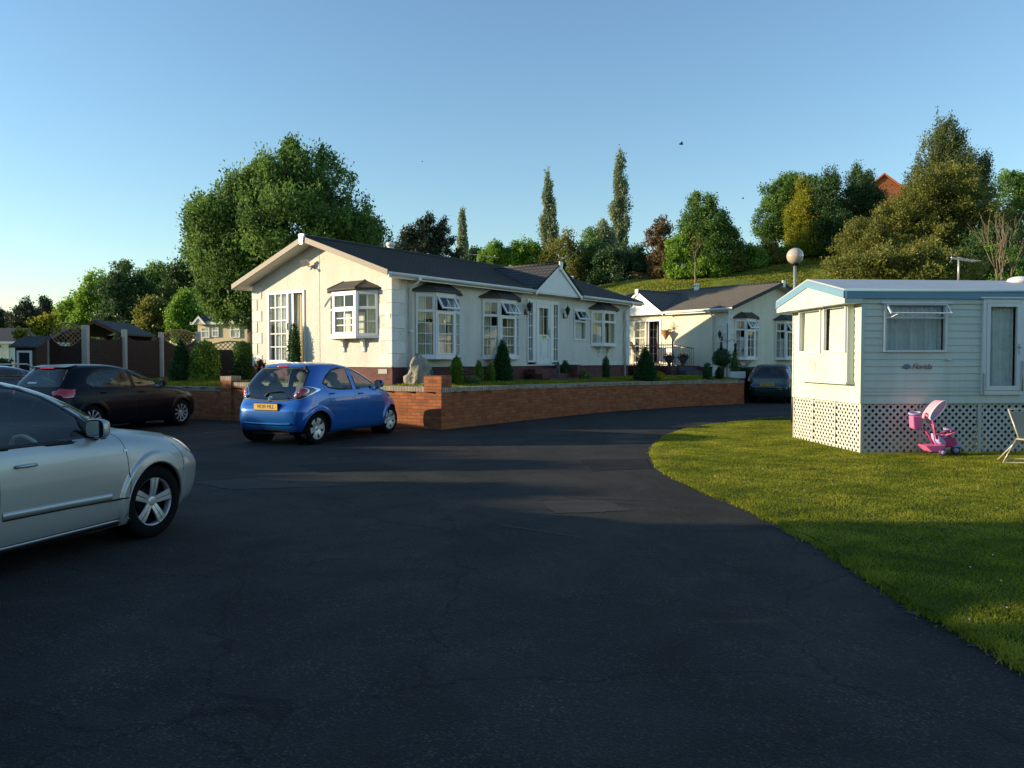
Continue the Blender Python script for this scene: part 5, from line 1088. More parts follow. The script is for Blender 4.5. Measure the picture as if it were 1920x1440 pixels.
    # lattice skirt
    def lat(fn, u0, u1, z0, z1, nm='lattice_skirt'):
        m = MB(); sp = .122; wd = .040 / math.sqrt(2); cnt = 0
        for lay, sg in ((0, 1), (.006, -1)):
            h = z1 - z0; k = u0 - (h if sg > 0 else 0); ks = []
            k = u0 - h - sp
            while k < u1 + h + sp: ks.append(k); k += sp
            for kk in ks:
                # strip along u = kk + sg*(z-z0)
                pts = []
                za, zb_ = z0, z1; ua, ub = kk, kk + sg * h
                if sg > 0:
                    if ub < u0 or ua > u1: continue
                    if ua < u0: za = z0 + (u0 - ua); ua = u0
                    if ub > u1: zb_ = z1 - (ub - u1); ub = u1
                else:
                    if ua < u0 or ub > u1: continue
                    if ub < u0: zb_ = z1 - (u0 - ub); ub = u0
                    if ua > u1: za = z0 + (ua - u1); ua = u1
                if zb_ - za < .02: continue
                m.add([fn(ua - wd, lay, za), fn(ua + wd, lay, za), fn(ub + wd, lay, zb_), fn(ub - wd, lay, zb_), fn(ua - wd, lay + .005, za), fn(ua + wd, lay + .005, za), fn(ub + wd, lay + .005, zb_), fn(ub - wd, lay + .005, zb_)], [(0, 1, 2, 3), (7, 6, 5, 4), (0, 3, 7, 4), (1, 5, 6, 2), (0, 4, 5, 1), (3, 2, 6, 7)])
        m.build(nm, 'whitelattice', t)
    fs2 = lambda u, d, z: (u, .01 + d, z); fe = lambda u, d, z: (.01 + d, u, z)
    for a, b in ((.03, 1.01), (1.05, 2.02), (2.10, 3.1), (3.14, 4.2), (4.2, 6.2)): lat(fs2, a, b, .0, .85)
    for a, b in ((.03, .86), (.90, 1.73), (1.77, 2.57)): lat(fe, a, b, .0, .85)
    for bx_ in ((0, .0, 0, .04, .035, .86), (2.03, -.005, 0, 2.095, .03, .86), (0, 2.57, 0, .03, 2.6, .86), (1.015, .0, 0, 1.045, .02, .85), (-.002, .865, 0, .02, .895, .85), (-.002, 1.735, 0, .02, 1.765, .85)): m = MB(); m.box(*bx_); m.build('skirt_post', 'whitelattice', t)
    m = MB()
    for x in (.4, 2.6, 4.8, 7):
        for y in (.4, cw - .4): m.box(x, y, 0, x + .35, y + .2, .75)
    m.box(.1, .5, .72, CL - .1, .6, .86); m.box(.1, cw - .6, .72, CL - .1, cw - .5, .86); m.box(.3, cw - .06, 0, CL, cw - .03, .85); m.build('chassis', 'dark', t)
    return t
cv = caravan('static_caravan', 'pale cream static caravan with blue roof edge and white lattice skirt, behind the pink trike', K, CA)
aerial(cv, 2.55, 1.35, 2.98, .48, PI + .3, .55, r=.018)
m = MB(); m.ell((3.55, 1.1, 3.0), (.22, .18, .09)); m.build('roof_vent', 'white', cv)
cv2 = caravan('static_caravan', 'pale static caravan standing out of sight behind the cream one with lettering', (15.0, 24.0), R(6), False)
# things kept under the caravan
for i, (x, y, s, c) in enumerate([(2.25, .35, .06, 'redlens'), (2.5, .3, .05, 'terracotta'), (.9, .4, .05, 'f_y'), (1.35, .45, .07, 'stone')]):
    pass
# ================================================================== LAMP POST
lp = thing('street_lamp', 'slim street lamp with frosted brown globe beside the corner of the caravan', 'street lamp', (6.90, 19.33, 0))
m = MB(); m.tube([(0, 0, 0), (0, 0, 1.0)], .055, 12); m.tube([(0, 0, 1.0), (0, 0, 1.04)], [.055, .036], 12); m.lathe([(.036, 3.86), (.10, 3.90), (.11, 3.93), (.09, 3.94)], 16); m.build('post', 'iron', lp); m = MB(); m.tube([(0, 0, 1.04), (0, 0, 3.88)], .036, 12); m.build('upper_post', 'steel', lp)
M['globe'] = mat('smoked_globe', (.48, .40, .31), .08, coat=1, var=.1, nscale=5)
m = MB(); m.ell((0, 0, 4.10), (.20, .20, .20), 28, 20); m.build('globe', 'globe', lp)
# ================================================================== CARS
# --- silver hatchback, nearest, at the left edge
def fw(px, py, off=0): p = G(px, py); return p
AN = R(70.3); fwp = np.array([-3.10, 6.92]); dv = np.array([math.cos(AN), math.sin(AN)]); rt_ = np.array([math.sin(AN), -math.cos(AN)])
base = fwp - dv * 1.307 - rt_ * .86
rowsA = [(.19, 2.02, -1.92, .815, 3.4, 3.4), (.23, 2.08, -1.98, .84, 3.4, 3.5), (.32, 2.19, -2.03, .862, 3.4, 3.5), (.45, 2.23, -2.06, .872, 3.4, 3.5), (.56, 2.24, -2.06, .876, 3.4, 3.5), (.64, 2.21, -2.06, .877, 3.3, 3.5), (.72, 2.15, -2.05, .874, 3.2, 3.5),
         (.79, 2.06, -2.03, .868, 3.1, 3.5), (.86, 1.90, -2.00, .856, 3.1, 3.4), (.92, 1.58, -1.97, .836, 3.3, 3.4), (.97, 1.26, -1.94, .812, 3.6, 3.4), (1.02, 1.10, -1.91, .79, 3.8, 3.4), (1.12, .95, -1.85, .757, 3.8, 3.4), (1.22, .77, -1.77, .72, 3.8, 3.4),
         (1.31, .56, -1.67, .682, 3.8, 3.4), (1.38, .34, -1.55, .64, 3.6, 3.4), (1.425, .12, -1.38, .58, 3.4, 3.2), (1.448, -.10, -1.15, .48, 3, 3), (1.460, -.28, -.95, .32, 2.5, 2.5), (1.464, -.42, -.85, .16, 2.2, 2.2)]
frontw = [(.83, .95), (.72, 1.04), (.62, 1.115), (.51, 1.19), (.37, 1.275), (.20, 1.345), (.03, 1.38), (-.12, 1.39), (-.165, 1.2), (-.15, .945), (.3, .945)]
rearw = [(-.27, .955), (-.29, 1.2), (-.28, 1.39), (-.55, 1.39), (-.85, 1.36), (-1.05, 1.31), (-1.18, 1.2), (-1.22, 1.08), (-1.20, .99), (-.8, .965)]
scrA = [(-.70, 1.0), (.70, 1.0), (.62, 1.2), (.52, 1.36), (0, 1.385), (-.52, 1.36), (-.62, 1.2)]
rwA = [(-.58, 1.0), (.58, 1.0), (.55, 1.2), (.46, 1.34), (0, 1.36), (-.46, 1.34), (-.55, 1.2)]
tA, BA, fsA, frA, ffA = car('parked_car', 'silver hatchback cut off by the left edge, nearest of the parked cars', 'car', base, 70.3, rowsA, .0085, 1150, 'astra', (1.307, -1.307), .322, .215, 'five', [frontw, rearw], rwA, scrA, arch_h=.020, arch_w=.075, seats='seatbeige',
    lines=[[(.90, .955), (.94, .90), (.965, .75), (.965, .55), (.955, .36), (.93, .255)], [(-.225, .955), (-.20, .80), (-.19, .6), (-.21, .30), (-.22, .255)], [(-1.23, 1.0), (-1.2, .8), (-1.02, .62), (-.95, .4)], [(1.0, .255), (.4, .25), (-.22, .245), (-.9, .25)], [(1.62, .80), (1.72, .70), (1.70, .55)]])
for sg in (-1, 1):
    m = MB(); ribbon(m, fsA(sg), [(.78, .455), (.6, .458), (.4, .462), (-.17, .466)], .052, .006, h2=.006); ribbon(m, fsA(sg), [(-.21, .468), (-.6, .47), (-.95, .475)], .052, .006, h2=.006); m.build('side_moulding', 'astra', tA)
m = MB()
for sg in (-1, 1): m = MB(); ribbon(m, fsA(sg), [(.94, .420), (.4, .430), (-.17, .434)], .012, .004); ribbon(m, fsA(sg), [(1.0, .215), (0, .21), (-.95, .215)], .04, .02); ribbon(m, fsA(sg), [(.80, .938), (.4, .932), (-.6, .94), (-1.2, .965)], .028, .005); m.build('black_trim', 'black', tA)
m = MB()
for sg in (-1, 1): m = MB(); ribbon(m, fsA(sg), [(.98, .235), (0, .23), (-.95, .235)], .022, .012); m.build('sill_trim', 'astra', tA)
for sg in (-1, 1): door_handle(tA, fsA(sg), .02, .80, 'astra'); door_handle(tA, fsA(sg), -.98, .83, 'astra'); door_mirror(tA, fsA(sg), .68, .965, sg, float(BA.halfy(.68, .98)) - .01, 'astra')
for sg in (-1, 1):
    m = MB(); patch(m, fsA(sg), [(.86, .945), (.70, 1.065), (.60, 1.11), (.62, .945)], .005); m.build('mirror_sail', 'black', tA)
    m = MB(); patch(m, fsA(sg), smooth_poly([(2.00, .66), (2.02, .75), (1.94, .82), (1.80, .865), (1.64, .875), (1.74, .81), (1.88, .71)], 4), .004, .012); m.build('headlight', 'clearlens', tA)
    m = MB(); patch(m, fsA(sg), [(.93, .80), (.99, .805), (.99, .83), (.93, .825)], .004); m.build('side_repeater', 'clearlens', tA)
# --- black hatchback
AG = R(70); fwg = np.array([-7.86, 18.92]); dvg = np.array([math.cos(AG), math.sin(AG)]); rg_ = np.array([math.sin(AG), -math.cos(AG)]); bG = fwg - dvg * 1.289 - rg_ * .88
rowsG = [(.19, 2.02, -1.92, .82, 3.2, 3.6), (.25, 2.10, -2.0, .86, 3.2, 3.7), (.42, 2.15, -2.05, .885, 3.1, 3.7), (.56, 2.16, -2.05, .893, 3.0, 3.7), (.66, 2.12, -2.04, .893, 2.9, 3.6), (.74, 2.03, -2.03, .888, 2.9, 3.5), (.82, 1.86, -2.01, .88, 3.0, 3.5), (.89, 1.60, -1.98, .862, 3.3, 3.4), (.95, 1.20, -1.95, .836, 3.6, 3.3),
         (1.0, .95, -1.92, .808, 3.8, 3.3), (1.1, .74, -1.86, .77, 3.9, 3.3), (1.2, .50, -1.79, .73, 3.9, 3.3), (1.3, .23, -1.71, .69, 3.8, 3.3), (1.38, -.03, -1.64, .65, 3.6, 3.3), (1.44, -.30, -1.54, .58, 3.4, 3.2), (1.468, -.50, -1.35, .46, 3, 3), (1.479, -.6, -1.1, .28, 2.5, 2.5), (1.482, -.65, -.95, .14, 2.2, 2.2)]
fwG = [(.88, .975), (.74, 1.05), (.50, 1.18), (.25, 1.285), (.02, 1.345), (-.12, 1.365), (-.15, 1.2), (-.14, .975)]; rwG = [(-.24, .975), (-.26, 1.37), (-.6, 1.385), (-.95, 1.365), (-1.15, 1.31), (-1.36, 1.17), (-1.38, 1.08), (-1.25, 1.0)]
tG, BG, fsG, frG, ffG = car('parked_car', 'glossy black hatchback parked facing the dark garden wall', 'car', bG, 70, rowsG, .014, 640, 'golf', (1.289, -1.289), .316, .215, 'ten', [fwG, rwG], [(-.62, 1.02), (.62, 1.02), (.58, 1.2), (.50, 1.37), (0, 1.40), (-.50, 1.37), (-.58, 1.2)], [(-.72, 1.0), (.72, 1.0), (.6, 1.25), (.52, 1.38), (0, 1.41), (-.52, 1.38), (-.6, 1.25)], arch_h=.012, arch_w=.05, glass='carglassdark', seats='seatbeige',
    lines=[[(.96, .96), (.98, .8), (.97, .5), (.93, .26)], [(-.19, .97), (-.18, .6), (-.2, .26)], [(-1.38, 1.05), (-1.3, .85), (-1.0, .6), (-.93, .3)]])
for sg in (-1, 1):
    door_handle(tG, fsG(sg), .0, .86, 'golf'); door_handle(tG, fsG(sg), -1.02, .88, 'golf'); door_mirror(tG, fsG(sg), .72, .99, sg, float(BG.halfy(.72, 1.0)) - .02, 'golf')
    m = MB(); patch(m, fsG(sg), smooth_poly([(-1.93, .80), (-1.92, .965), (-1.86, .98), (-1.72, .95), (-1.70, .88), (-1.78, .80)], 4), .006, .006); m.build('tail_light', 'redlens', tG)
    m = MB(); patch(m, frG, [(sg * .83, .82), (sg * .66, .825), (sg * .52, .85), (sg * .50, .93), (sg * .64, .965), (sg * .82, .975)], .006, .008); m.build('tail_light', 'redlens', tG)
    m = MB(); ribbon(m, fsG(sg), [(-1.92, .815), (-1.85, .81), (-1.74, .83)], .028, .014); m.build('reversing_lens', 'clearlens', tG)
    m = MB(); patch(m, fsG(sg), smooth_poly([(1.98, .66), (1.95, .76), (1.75, .83), (1.60, .84), (1.78, .70)], 4), .004, .01); m.build('headlight', 'clearlens', tG)
m = MB(); m.box(-1.66, -.20, 1.385, -1.60, .20, 1.41); m.build('high_brake_light', 'redlens', tG, bevel=.01)
m = MB(); m.extr([(-1.35, 1.43), (-1.63, 1.405), (-1.64, 1.42), (-1.35, 1.468)], lambda a, b, c: (a, c, b), -.50, .50); m.build('roof_spoiler', 'golf', tG, bevel=.01)
m = MB(); m.box(-1.93, -.20, 1.06, -1.90, -.02, 1.10) if False else patch(m, frG, [(.05, 1.08), (.30, 1.08), (.30, 1.115), (.05, 1.115)], .004); m.build('window_sticker', 'white', tG)
# --- blue city car
AY_ = R(64.5); rw0 = np.array([-3.57, 14.62]); dva = np.array([math.cos(AY_), math.sin(AY_)]); ra_ = np.array([math.sin(AY_), -math.cos(AY_)]); bY = rw0 + (dva * 1.17 - ra_ * .79) * 1.06
rowsY = [(0.2, 1.66, -1.46, 0.73, 2.8, 4.6), (0.25, 1.73, -1.55, 0.77, 2.8, 4.6), (0.36, 1.77, -1.615, 0.795, 2.8, 4.4), (0.5, 1.78, -1.635, 0.805, 2.7, 4.4), (0.6, 1.76, -1.63, 0.808, 2.7, 4.4), (0.68, 1.7, -1.6, 0.808, 2.8, 4.4), (0.75, 1.6, -1.555, 0.806, 2.9, 4.6), (0.82, 1.46, -1.52, 0.8, 3.1, 4.6), (0.9, 1.24, -1.5, 0.786, 3.4, 4.6), (0.97, 1.02, -1.48, 0.765, 3.6, 4.6), (1.06, 0.86, -1.445, 0.735, 3.7, 4.6), (1.15, 0.68, -1.4, 0.705, 3.7, 4.6), (1.25, 0.46, -1.335, 0.672, 3.7, 3.1), (1.34, 0.22, -1.26, 0.635, 3.5, 3.1), (1.41, -0.04, -1.17, 0.585, 3.3, 3.1), (1.452, -0.25, -1.03, 0.49, 3.1, 3.0), (1.472, -0.38, -0.85, 0.34, 2.6, 2.6), (1.478, -0.45, -0.75, 0.18, 2.2, 2.2)]
fwY = [(.86, 1.0), (.70, 1.10), (.48, 1.21), (.22, 1.315), (.04, 1.36), (-.10, 1.365), (-.11, 1.2), (-.08, .965), (.4, .965)]; rwY = [(-.20, .965), (-.23, 1.2), (-.23, 1.365), (-.45, 1.36), (-.68, 1.32), (-.86, 1.22), (-1.0, 1.09), (-.86, 1.01), (-.6, .975)]
hatch = smooth_poly([(-.60, .86), (-.40, .805), (0, .79), (.40, .805), (.60, .86), (.63, 1.0), (.60, 1.18), (.52, 1.345), (.2, 1.365), (-.2, 1.365), (-.52, 1.345), (-.60, 1.18), (-.63, 1.0)], 3)
tY, BY, fsY, frY, ffY = car('parked_car', 'small bright blue hatchback seen from behind with its yellow rear number plate VK09 MLL', 'car', bY, 64.5, rowsY, .012, 640, 'aygo', (1.17, -1.17), .288, .195, 'six', [fwY, rwY], hatch, [(-.68, 1.02), (.68, 1.02), (.56, 1.28), (.46, 1.38), (0, 1.41), (-.46, 1.38), (-.56, 1.28)], arch_h=.016, arch_w=.06,
    lines=[[(.90, .99), (.93, .8), (.90, .5), (.86, .30)], [(-.155, .96), (-.14, .6), (-.16, .30)], [(-1.02, 1.08), (-.93, .90), (-.85, .72), (-.76, .5)], [(.86, .30), (0, .29), (-.72, .30)]], gap=.04)
tY.scale = (1.06, 1.06, 1.04)
for sg in (-1, 1):
    door_handle(tY, fsY(sg), .02, .87, 'aygo', .13); door_handle(tY, fsY(sg), -.82, .90, 'aygo', .12)
    mi = door_mirror(tY, fsY(sg), .70, .985, sg, float(BY.halfy(.70, 1.0)) - .02, 'aygo')
    # cluster of round lamps in a clear oval
    ov = [(sg * (.635 + .118 * math.cos(a)), .925 + .110 * math.sin(a) + .03 * math.cos(a)) for a in np.linspace(0, 2 * PI, 31)[:-1]]
    def frw(a, b, h): x = float(BY.endx(min(abs(a), .79) * (1 if a > 0 else -1), b, False)); return (x - h, a, b)
    m = MB(); patch(m, frw, ov, .012, .03, 0); w_ = m.build('tail_light', 'smokelens', tY); m = MB(); ribbon(m, frw, ov, .012, .016, True); m.build('lens_edge', 'chrome', w_)
    for (cy, cz, r_, mt) in ((.655, .955, .060, 'redlens'), (.60, .90, .045, 'redlens'), (.565, .875, .03, 'clearlens')):
        m = MB(); patch(m, frw, [(sg * (cy + r_ * math.cos(a)), cz + r_ * math.sin(a)) for a in np.linspace(0, 2 * PI, 21)[:-1]], .035, .015); m.build('lamp_lens', mt, w_)
        m = MB(); ribbon(m, frw, [(sg * (cy + r_ * math.cos(a)), cz + r_ * math.sin(a)) for a in np.linspace(0, 2 * PI, 25)[:-1]], .014, .042, True); m.build('lamp_ring', 'chrome', w_)
m = MB(); patch(m, frY, [(-.265, .625), (.265, .625), (.265, .735), (-.265, .735)], .012, rings=(1, 1, .995)); w_ = m.build('number_plate', 'plate', tY)
xp = float(BY.endx(0, .68, False)) - .045
m = MB(); m.box(xp - .004, -.262, .626, xp + .01, .262, .734); 
bpy.data.objects.remove(w_); w_ = m.build('number_plate', 'plate', tY)
text_mesh('plate_lettering', 'VK09 MLL', .098, 'ink', w_, Matrix.Translation((xp - .0055, 0, .681)) @ Matrix.Rotation(-PI / 2, 4, 'Z') @ Matrix.Rotation(PI / 2, 4, 'X'), .001, sx=.93)
m = MB(); m.box(xp - .002, -.28, .615, xp + .05, .28, .624); m.box(xp - .002, -.28, .737, xp + .07, .28, .745); m.build('plate_recess', 'black', tY)
m = MB(); patch(m, frY, [(-.14, 1.385), (.14, 1.385), (.12, 1.42), (-.12, 1.42)], .012); m.build('high_brake_light', 'redlens', tY)
m = MB(); xg = lambda a, b: float(BY.endx(a, b, False)) - .02; m.tube([(xg(.10, .87), .10, .87), (xg(.05, .93), .05, .93), (xg(-.28, .945), -.28, .945)], [.018, .014, .009], 7); m.ell((xg(.10, .87) + .005, .10, .87), (.02, .03, .025)); m.build('rear_wiper', 'black', tY)
m = MB()
for sg in (-1, 1): m = MB(); m.box(xg(sg * .5, 1.36) - .01, sg * .47, 1.33, xg(sg * .5, 1.36) + .05, sg * .51, 1.40); m.build('hatch_hinge', 'black', tY, bevel=.006)
m = MB()
el = [(.045 * math.cos(a), .83 + .028 * math.sin(a)) for a in np.linspace(0, 2 * PI, 21)[:-1]]; ribbon(m, frY, el, .009, .014, True); ribbon(m, frY, [(.018 * math.cos(a), .835 + .02 * math.sin(a)) for a in np.linspace(0, 2 * PI, 17)[:-1]], .007, .014, True); ribbon(m, frY, [(-.03, .845), (0, .85), (.03, .845)], .007, .014)
m.build('badge', 'chrome', tY)
text_mesh('model_script', 'Aygo', .05, 'chrome', tY, Matrix.Translation((float(BY.endx(-.40, .835, False)) - .012, -.42, .835)) @ Matrix.Rotation(-PI / 2 + .25, 4, 'Z') @ Matrix.Rotation(PI / 2, 4, 'X'), .002)
m = MB(); ribbon(m, frY, [(-.52, .385), (-.3, .375), (.3, .375), (.52, .385)], .035, .022); m.build('bumper_strip', 'aygo', tY)
m = MB(); patch(m, frY, [(-.5, .21), (.5, .21), (.46, .27), (-.46, .27)], .004); m.build('lower_valance', 'black', tY)
m = MB(); patch(m, frY, [(-.03, .765), (.03, .765), (.03, .785), (-.03, .785)], .01); m.build('lock', 'black', tY)
# --- dark green hatchback far right
bF = np.array([10.15, 30.1]); rowsF = [(z, a * 1.02, b * 1.02, c_ * 1.0, n1, n2) for z, a, b, c_, n1, n2 in rowsY]
rowsF = [(.20, 1.80, -1.78, .74, 2.8, 3.4), (.26, 1.88, -1.86, .78, 2.8, 3.5), (.50, 1.93, -1.90, .805, 2.7, 3.6), (.60, 1.92, -1.89, .81, 2.7, 3.4), (.70, 1.84, -1.84, .81, 2.8, 3.2), (.80, 1.62, -1.82, .80, 3.1, 3.2), (.90, 1.30, -1.80, .785, 3.4, 3.0), (.97, 1.06, -1.76, .76, 3.6, 2.9), (1.1, .82, -1.66, .71, 3.7, 2.9), (1.2, .60, -1.56, .67, 3.7, 2.9), (1.3, .36, -1.45, .63, 3.6, 2.9), (1.37, .10, -1.34, .58, 3.3, 2.9), (1.41, -.15, -1.18, .48, 3.1, 3.0), (1.428, -.35, -.95, .32, 2.6, 2.6), (1.432, -.45, -.8, .16, 2.2, 2.2)]
tF, BF, fsF, frF, ffF = car('parked_car', 'dark green hatchback with yellow rear plate beyond the end of the brick wall', 'car', bF, 60, rowsF, .022, 380, 'fiesta', (1.22, -1.22), .285, .19, 'seven', [[(.86, .97), (.5, 1.17), (.2, 1.28), (-.08, 1.32), (-.09, .96)], [(-.18, .96), (-.19, 1.32), (-.6, 1.31), (-.95, 1.2), (-1.1, 1.02), (-.9, .97)]],
    [(-.56, .93), (.56, .93), (.52, 1.15), (.44, 1.31), (-.44, 1.31), (-.52, 1.15)], [(-.66, 1.0), (.66, 1.0), (.5, 1.3), (0, 1.36), (-.5, 1.3)], glass='carglassdark', seats='cloth')
for sg in (-1, 1):
    m = MB(); ribbon(m, fsF(sg), [(-1.68, .78), (-1.66, .9), (-1.60, 1.02), (-1.50, 1.16), (-1.40, 1.26)], .12, .010); m.build('tail_light', 'redlens', tF)
    mi = door_mirror(tF, fsF(sg), .7, .98, sg, .74, 'fiesta')
xp = -1.87; m = MB(); m.box(xp - .02, -.26, .64, xp + .05, .26, .75); w_ = m.build('number_plate', 'plate', tF)
text_mesh('plate_lettering', 'R523 KHD', .095, 'ink', w_, Matrix.Translation((xp - .0215, 0, .695)) @ Matrix.Rotation(-PI / 2, 4, 'Z') @ Matrix.Rotation(PI / 2, 4, 'X'), .001, sx=.93)
m = MB(); ribbon(m, frF, [(-.6, .56), (0, .56), (.6, .56)], .05, .02); m.build('bumper_strip', 'black', tF)
# --- estate car behind the silver one, only its roof shows
bE = np.array([-11.65, 18.3]); rowsE = [(z, a, b, c_, n1, n2) for z, a, b, c_, n1, n2 in rowsG[:-6]] + [(1.2, .50, -2.0, .74, 3.9, 4), (1.3, .23, -1.95, .70, 3.8, 4), (1.38, -.03, -1.88, .66, 3.6, 4), (1.43, -.30, -1.80, .58, 3.4, 4), (1.45, -.6, -1.6, .4, 3, 3.4), (1.455, -.8, -1.4, .2, 2.4, 2.4)]
tE, BE, fsE, frE, ffE = car('parked_car', 'dark blue estate car with silver roof rails, mostly hidden beyond the silver and black cars', 'car', bE, 70, rowsE, .025, 360, 'estate', (1.32, -1.32), .316, .21, 'seven', [fwG, [(-.24, .975), (-.26, 1.35), (-.9, 1.36), (-1.4, 1.34), (-1.6, 1.2), (-1.62, 1.0)]], [(-.6, 1.0), (.6, 1.0), (.5, 1.36), (-.5, 1.36)], [(-.7, 1.0), (.7, 1.0), (.5, 1.36), (-.5, 1.36)], glass='carglassdark')
m = MB()
for sg in (-1, 1): m = MB(); m.tube([(-1.7, sg * .57, 1.40), (-1.6, sg * .57, 1.47), (.0, sg * .56, 1.475), (.10, sg * .56, 1.41)], .018, 8); m.build('roof_rail', 'steel', tE)
# ================================================================== GARDEN PLANTS AND STONES
GP = []
def cone(px, ytop, ybot, wpx, m, label, kind='cone', n=2200, leaf=.05, group=None, lump=.03, name='conifer', cat='conifer', stem=None, dy=0, seed=None):
    x, y, z = garden_at(px, ybot); y += dy; x = AY(px, 700, y)[0]; z = float(gz(x, y)); k = y / FPX; H_ = float(AY(px, ytop, y)[2]) - z; r = wpx * k / 2
    if kind == 'cone': prof = [(r * .80, .02), (r, H_ * .10), (r * .86, H_ * .3), (r * .60, H_ * .56), (r * .32, H_ * .80), (r * .12, H_ * .94), (.004, H_)]
    elif kind == 'column': prof = [(r * .6, .02), (r * .95, H_ * .15), (r, H_ * .4), (r * .92, H_ * .65), (r * .6, H_ * .86), (r * .2, H_ * .97), (.004, H_)]
    elif kind == 'ball': prof = [(r * .5, .0)] + [(r * math.cos(a), H_ * (.45 + .55 * math.sin(a))) for a in np.linspace(-.75, PI / 2 - .05, 8)] + [(.004, H_)]
    elif kind == 'cube': prof = [(r * .9, .02), (r, H_ * .1), (r, H_ * .85), (r * .8, H_ * .97), (.01, H_)]
    elif kind == 'weep': prof = [(r * 1.25, .0), (r * 1.05, H_ * .15), (r * 1.0, H_ * .55), (r * .85, H_ * .8), (r * .5, H_ * .95), (.01, H_)]
    if stem: prof = [(a, b + stem) for a, b in prof]
    return topiary(name, label, cat, (x, y, z), prof, m, leaf, n, seed or int(px), group, jit=leaf * .5, lump=lump, up=-.6 if kind == 'weep' else .3, stem=stem or .12)
gC = 'clipped conifers in the front garden'
cone(942, 636, 716, 37, 'f_conifer', 'tall dark green cone conifer in front of the second bay window', n=6500, leaf=.05, group=gC)
cone(856, 668, 722, 20, 'f_lime', 'yellow green upright bush between the tall boulder and the slim columns', 'column', 2200, .05, gC, .12)
cone(898, 677, 722, 14, 'f_lime', 'slim bright green column left of the other slim column', 'column', 1500, .04, gC)
cone(920, 681, 722, 15, 'f_lime', 'slim bright green column touching the tall dark cone', 'column', 1500, .04, gC)
cone(1059, 677, 716, 16, 'f_conifer', 'slim dark conifer to the right of the front door steps', 'column', 1500, .045, gC)
cone(1136, 669, 715, 12, 'f_conifer', 'slim dark conifer below the right-hand bay window', 'column', 1500, .045, gC)
cone(1210, 651, 716, 40, 'f_conifer', 'broad dark cone conifer between the two park homes', n=5000, leaf=.06, group=gC, lump=.06)
cone(1228, 698, 716, 34, 'f_yellow', 'low yellow shrub at the foot of the broad cone conifer', 'ball', 700, .07, None, .2, 'shrub', 'shrub')
cone(1326, 681, 712, 13, 'f_conifer', 'small dark column near the downpipe of the yellow home', 'column', 900, .06, gC)
cone(1348, 690, 712, 12, 'f_dark', 'small dark column in front of the white planter', 'column', 900, .06, gC)
cone(552, 606, 717, 22, 'f_conifer', 'narrow dark conifer standing in front of the patio door', 'column', 3500, .05, gC, dy=-.3)
gB = 'round clipped bushes in the front garden'
cone(733, 706, 725, 23, 'f_bright', 'small round green bush behind the mirror of the blue car', 'ball', 1600, .035, gB, name='round_bush', cat='bush')
cone(770, 711, 726, 30, 'f_lime', 'low rounded yellow green bush at the foot of the tall boulder', 'ball', 1500, .04, gB, .1, name='round_bush', cat='bush')
cone(882, 706, 726, 36, 'f_varieg', 'round variegated bush in front of the slim bright columns', 'ball', 1600, .045, gB, .06, name='round_bush', cat='bush')
cone(1092, 697, 717, 33, 'f_varieg', 'round variegated bush between the two slim dark conifers', 'ball', 1500, .055, gB, .08, name='round_bush', cat='bush')
cone(856, 709, 726, 26, 'f_yellow', 'golden yellow clump just right of the brick pier', 'ball', 900, .045, None, .25, 'shrub', 'shrub')
cone(218, 628, 716, 42, 'f_conifer', 'dark cone conifer behind the roof of the black car', n=5000, leaf=.06, group=gC, dy=-.2)
cone(340, 637, 716, 40, 'f_conifer', 'dark cone conifer left of the weeping bush', n=5000, leaf=.06, group=gC, dy=.2)
cone(384, 642, 718, 46, 'f_lime', 'domed weeping yellow green bush spilling over the lawn', 'weep', 8500, .07, None, .08, 'weeping_bush', 'bush')
cone(358, 690, 718, 34, 'f_bright', 'low spreading foliage at the left foot of the weeping bush', 'ball', 2200, .06, None, .2, 'shrub', 'shrub')
cone(456, 643, 714, 30, 'f_ash', 'square clipped shrub against the left corner of the cream home', 'cube', 4500, .06, None, .1, 'shrub', 'shrub', dy=.4)
cone(447, 694, 716, 24, 'f_dark', 'dark spiky plants in the bed left of the cream home', 'ball', 700, .09, None, .3, 'shrub', 'shrub', dy=1)
# potted plant by the patio door
x, y, z = garden_at(488, 700); o = thing('potted_plant', 'small plant in a black pot at the left corner of the cream home', 'potted plant', (AY(488, 700, 22.2)[0], 22.2, z))
m = MB(); m.lathe([(.09, 0), (.13, .38), (.15, .39), (.15, .42), (.12, .42)], 14); m.build('pot', 'black', o); topiary('', '', '', (0, 0, .42), [(.12, 0), (.16, .08), (.12, .16), (.01, .22)], 'f_plum', .05, 300, 2, parent=o, partname='plant')
def rock(px, ytop, ybot, wpx, m, label, seed, prof, dy=0, th=.6, lean=0):
    x, y, z = garden_at(px, ybot); y += dy; x = AY(px, 700, y)[0]; z = float(gz(x, y)) - .04; k = y / FPX; H_ = float(AY(px, ytop, y)[2]) - z; r = wpx * k / 2
    rng = np.random.default_rng(seed); na, nz_ = 26, 16; V = []
    for i in range(nz_ + 1):
        t = i / nz_; rr_ = np.interp(t, *prof) * r
        for j in range(na):
            a = 2 * PI * j / na; q = .16 * math.sin(3 * a + t * 5 + seed) + .12 * math.sin(5 * a - t * 8) + rng.uniform(-.05, .05); f = round(q * 7) / 7 * 1.0 + q * .5 + rng.uniform(-.02, .02)
            V.append((math.cos(a) * rr_ * (1 + f) + lean * H_ * t, math.sin(a) * rr_ * th * (1 + f), H_ * t * (1 + .03 * math.sin(a * 4))))
    V = np.array(V); F = np.array([(i * na + j, i * na + (j + 1) % na, (i + 1) * na + (j + 1) % na, (i + 1) * na + j) for i in range(nz_) for j in range(na)])
    o = npmesh('boulder', V, F, m, None, False); o.location = (x, y, z); tag(o, label, 'boulder'); return o
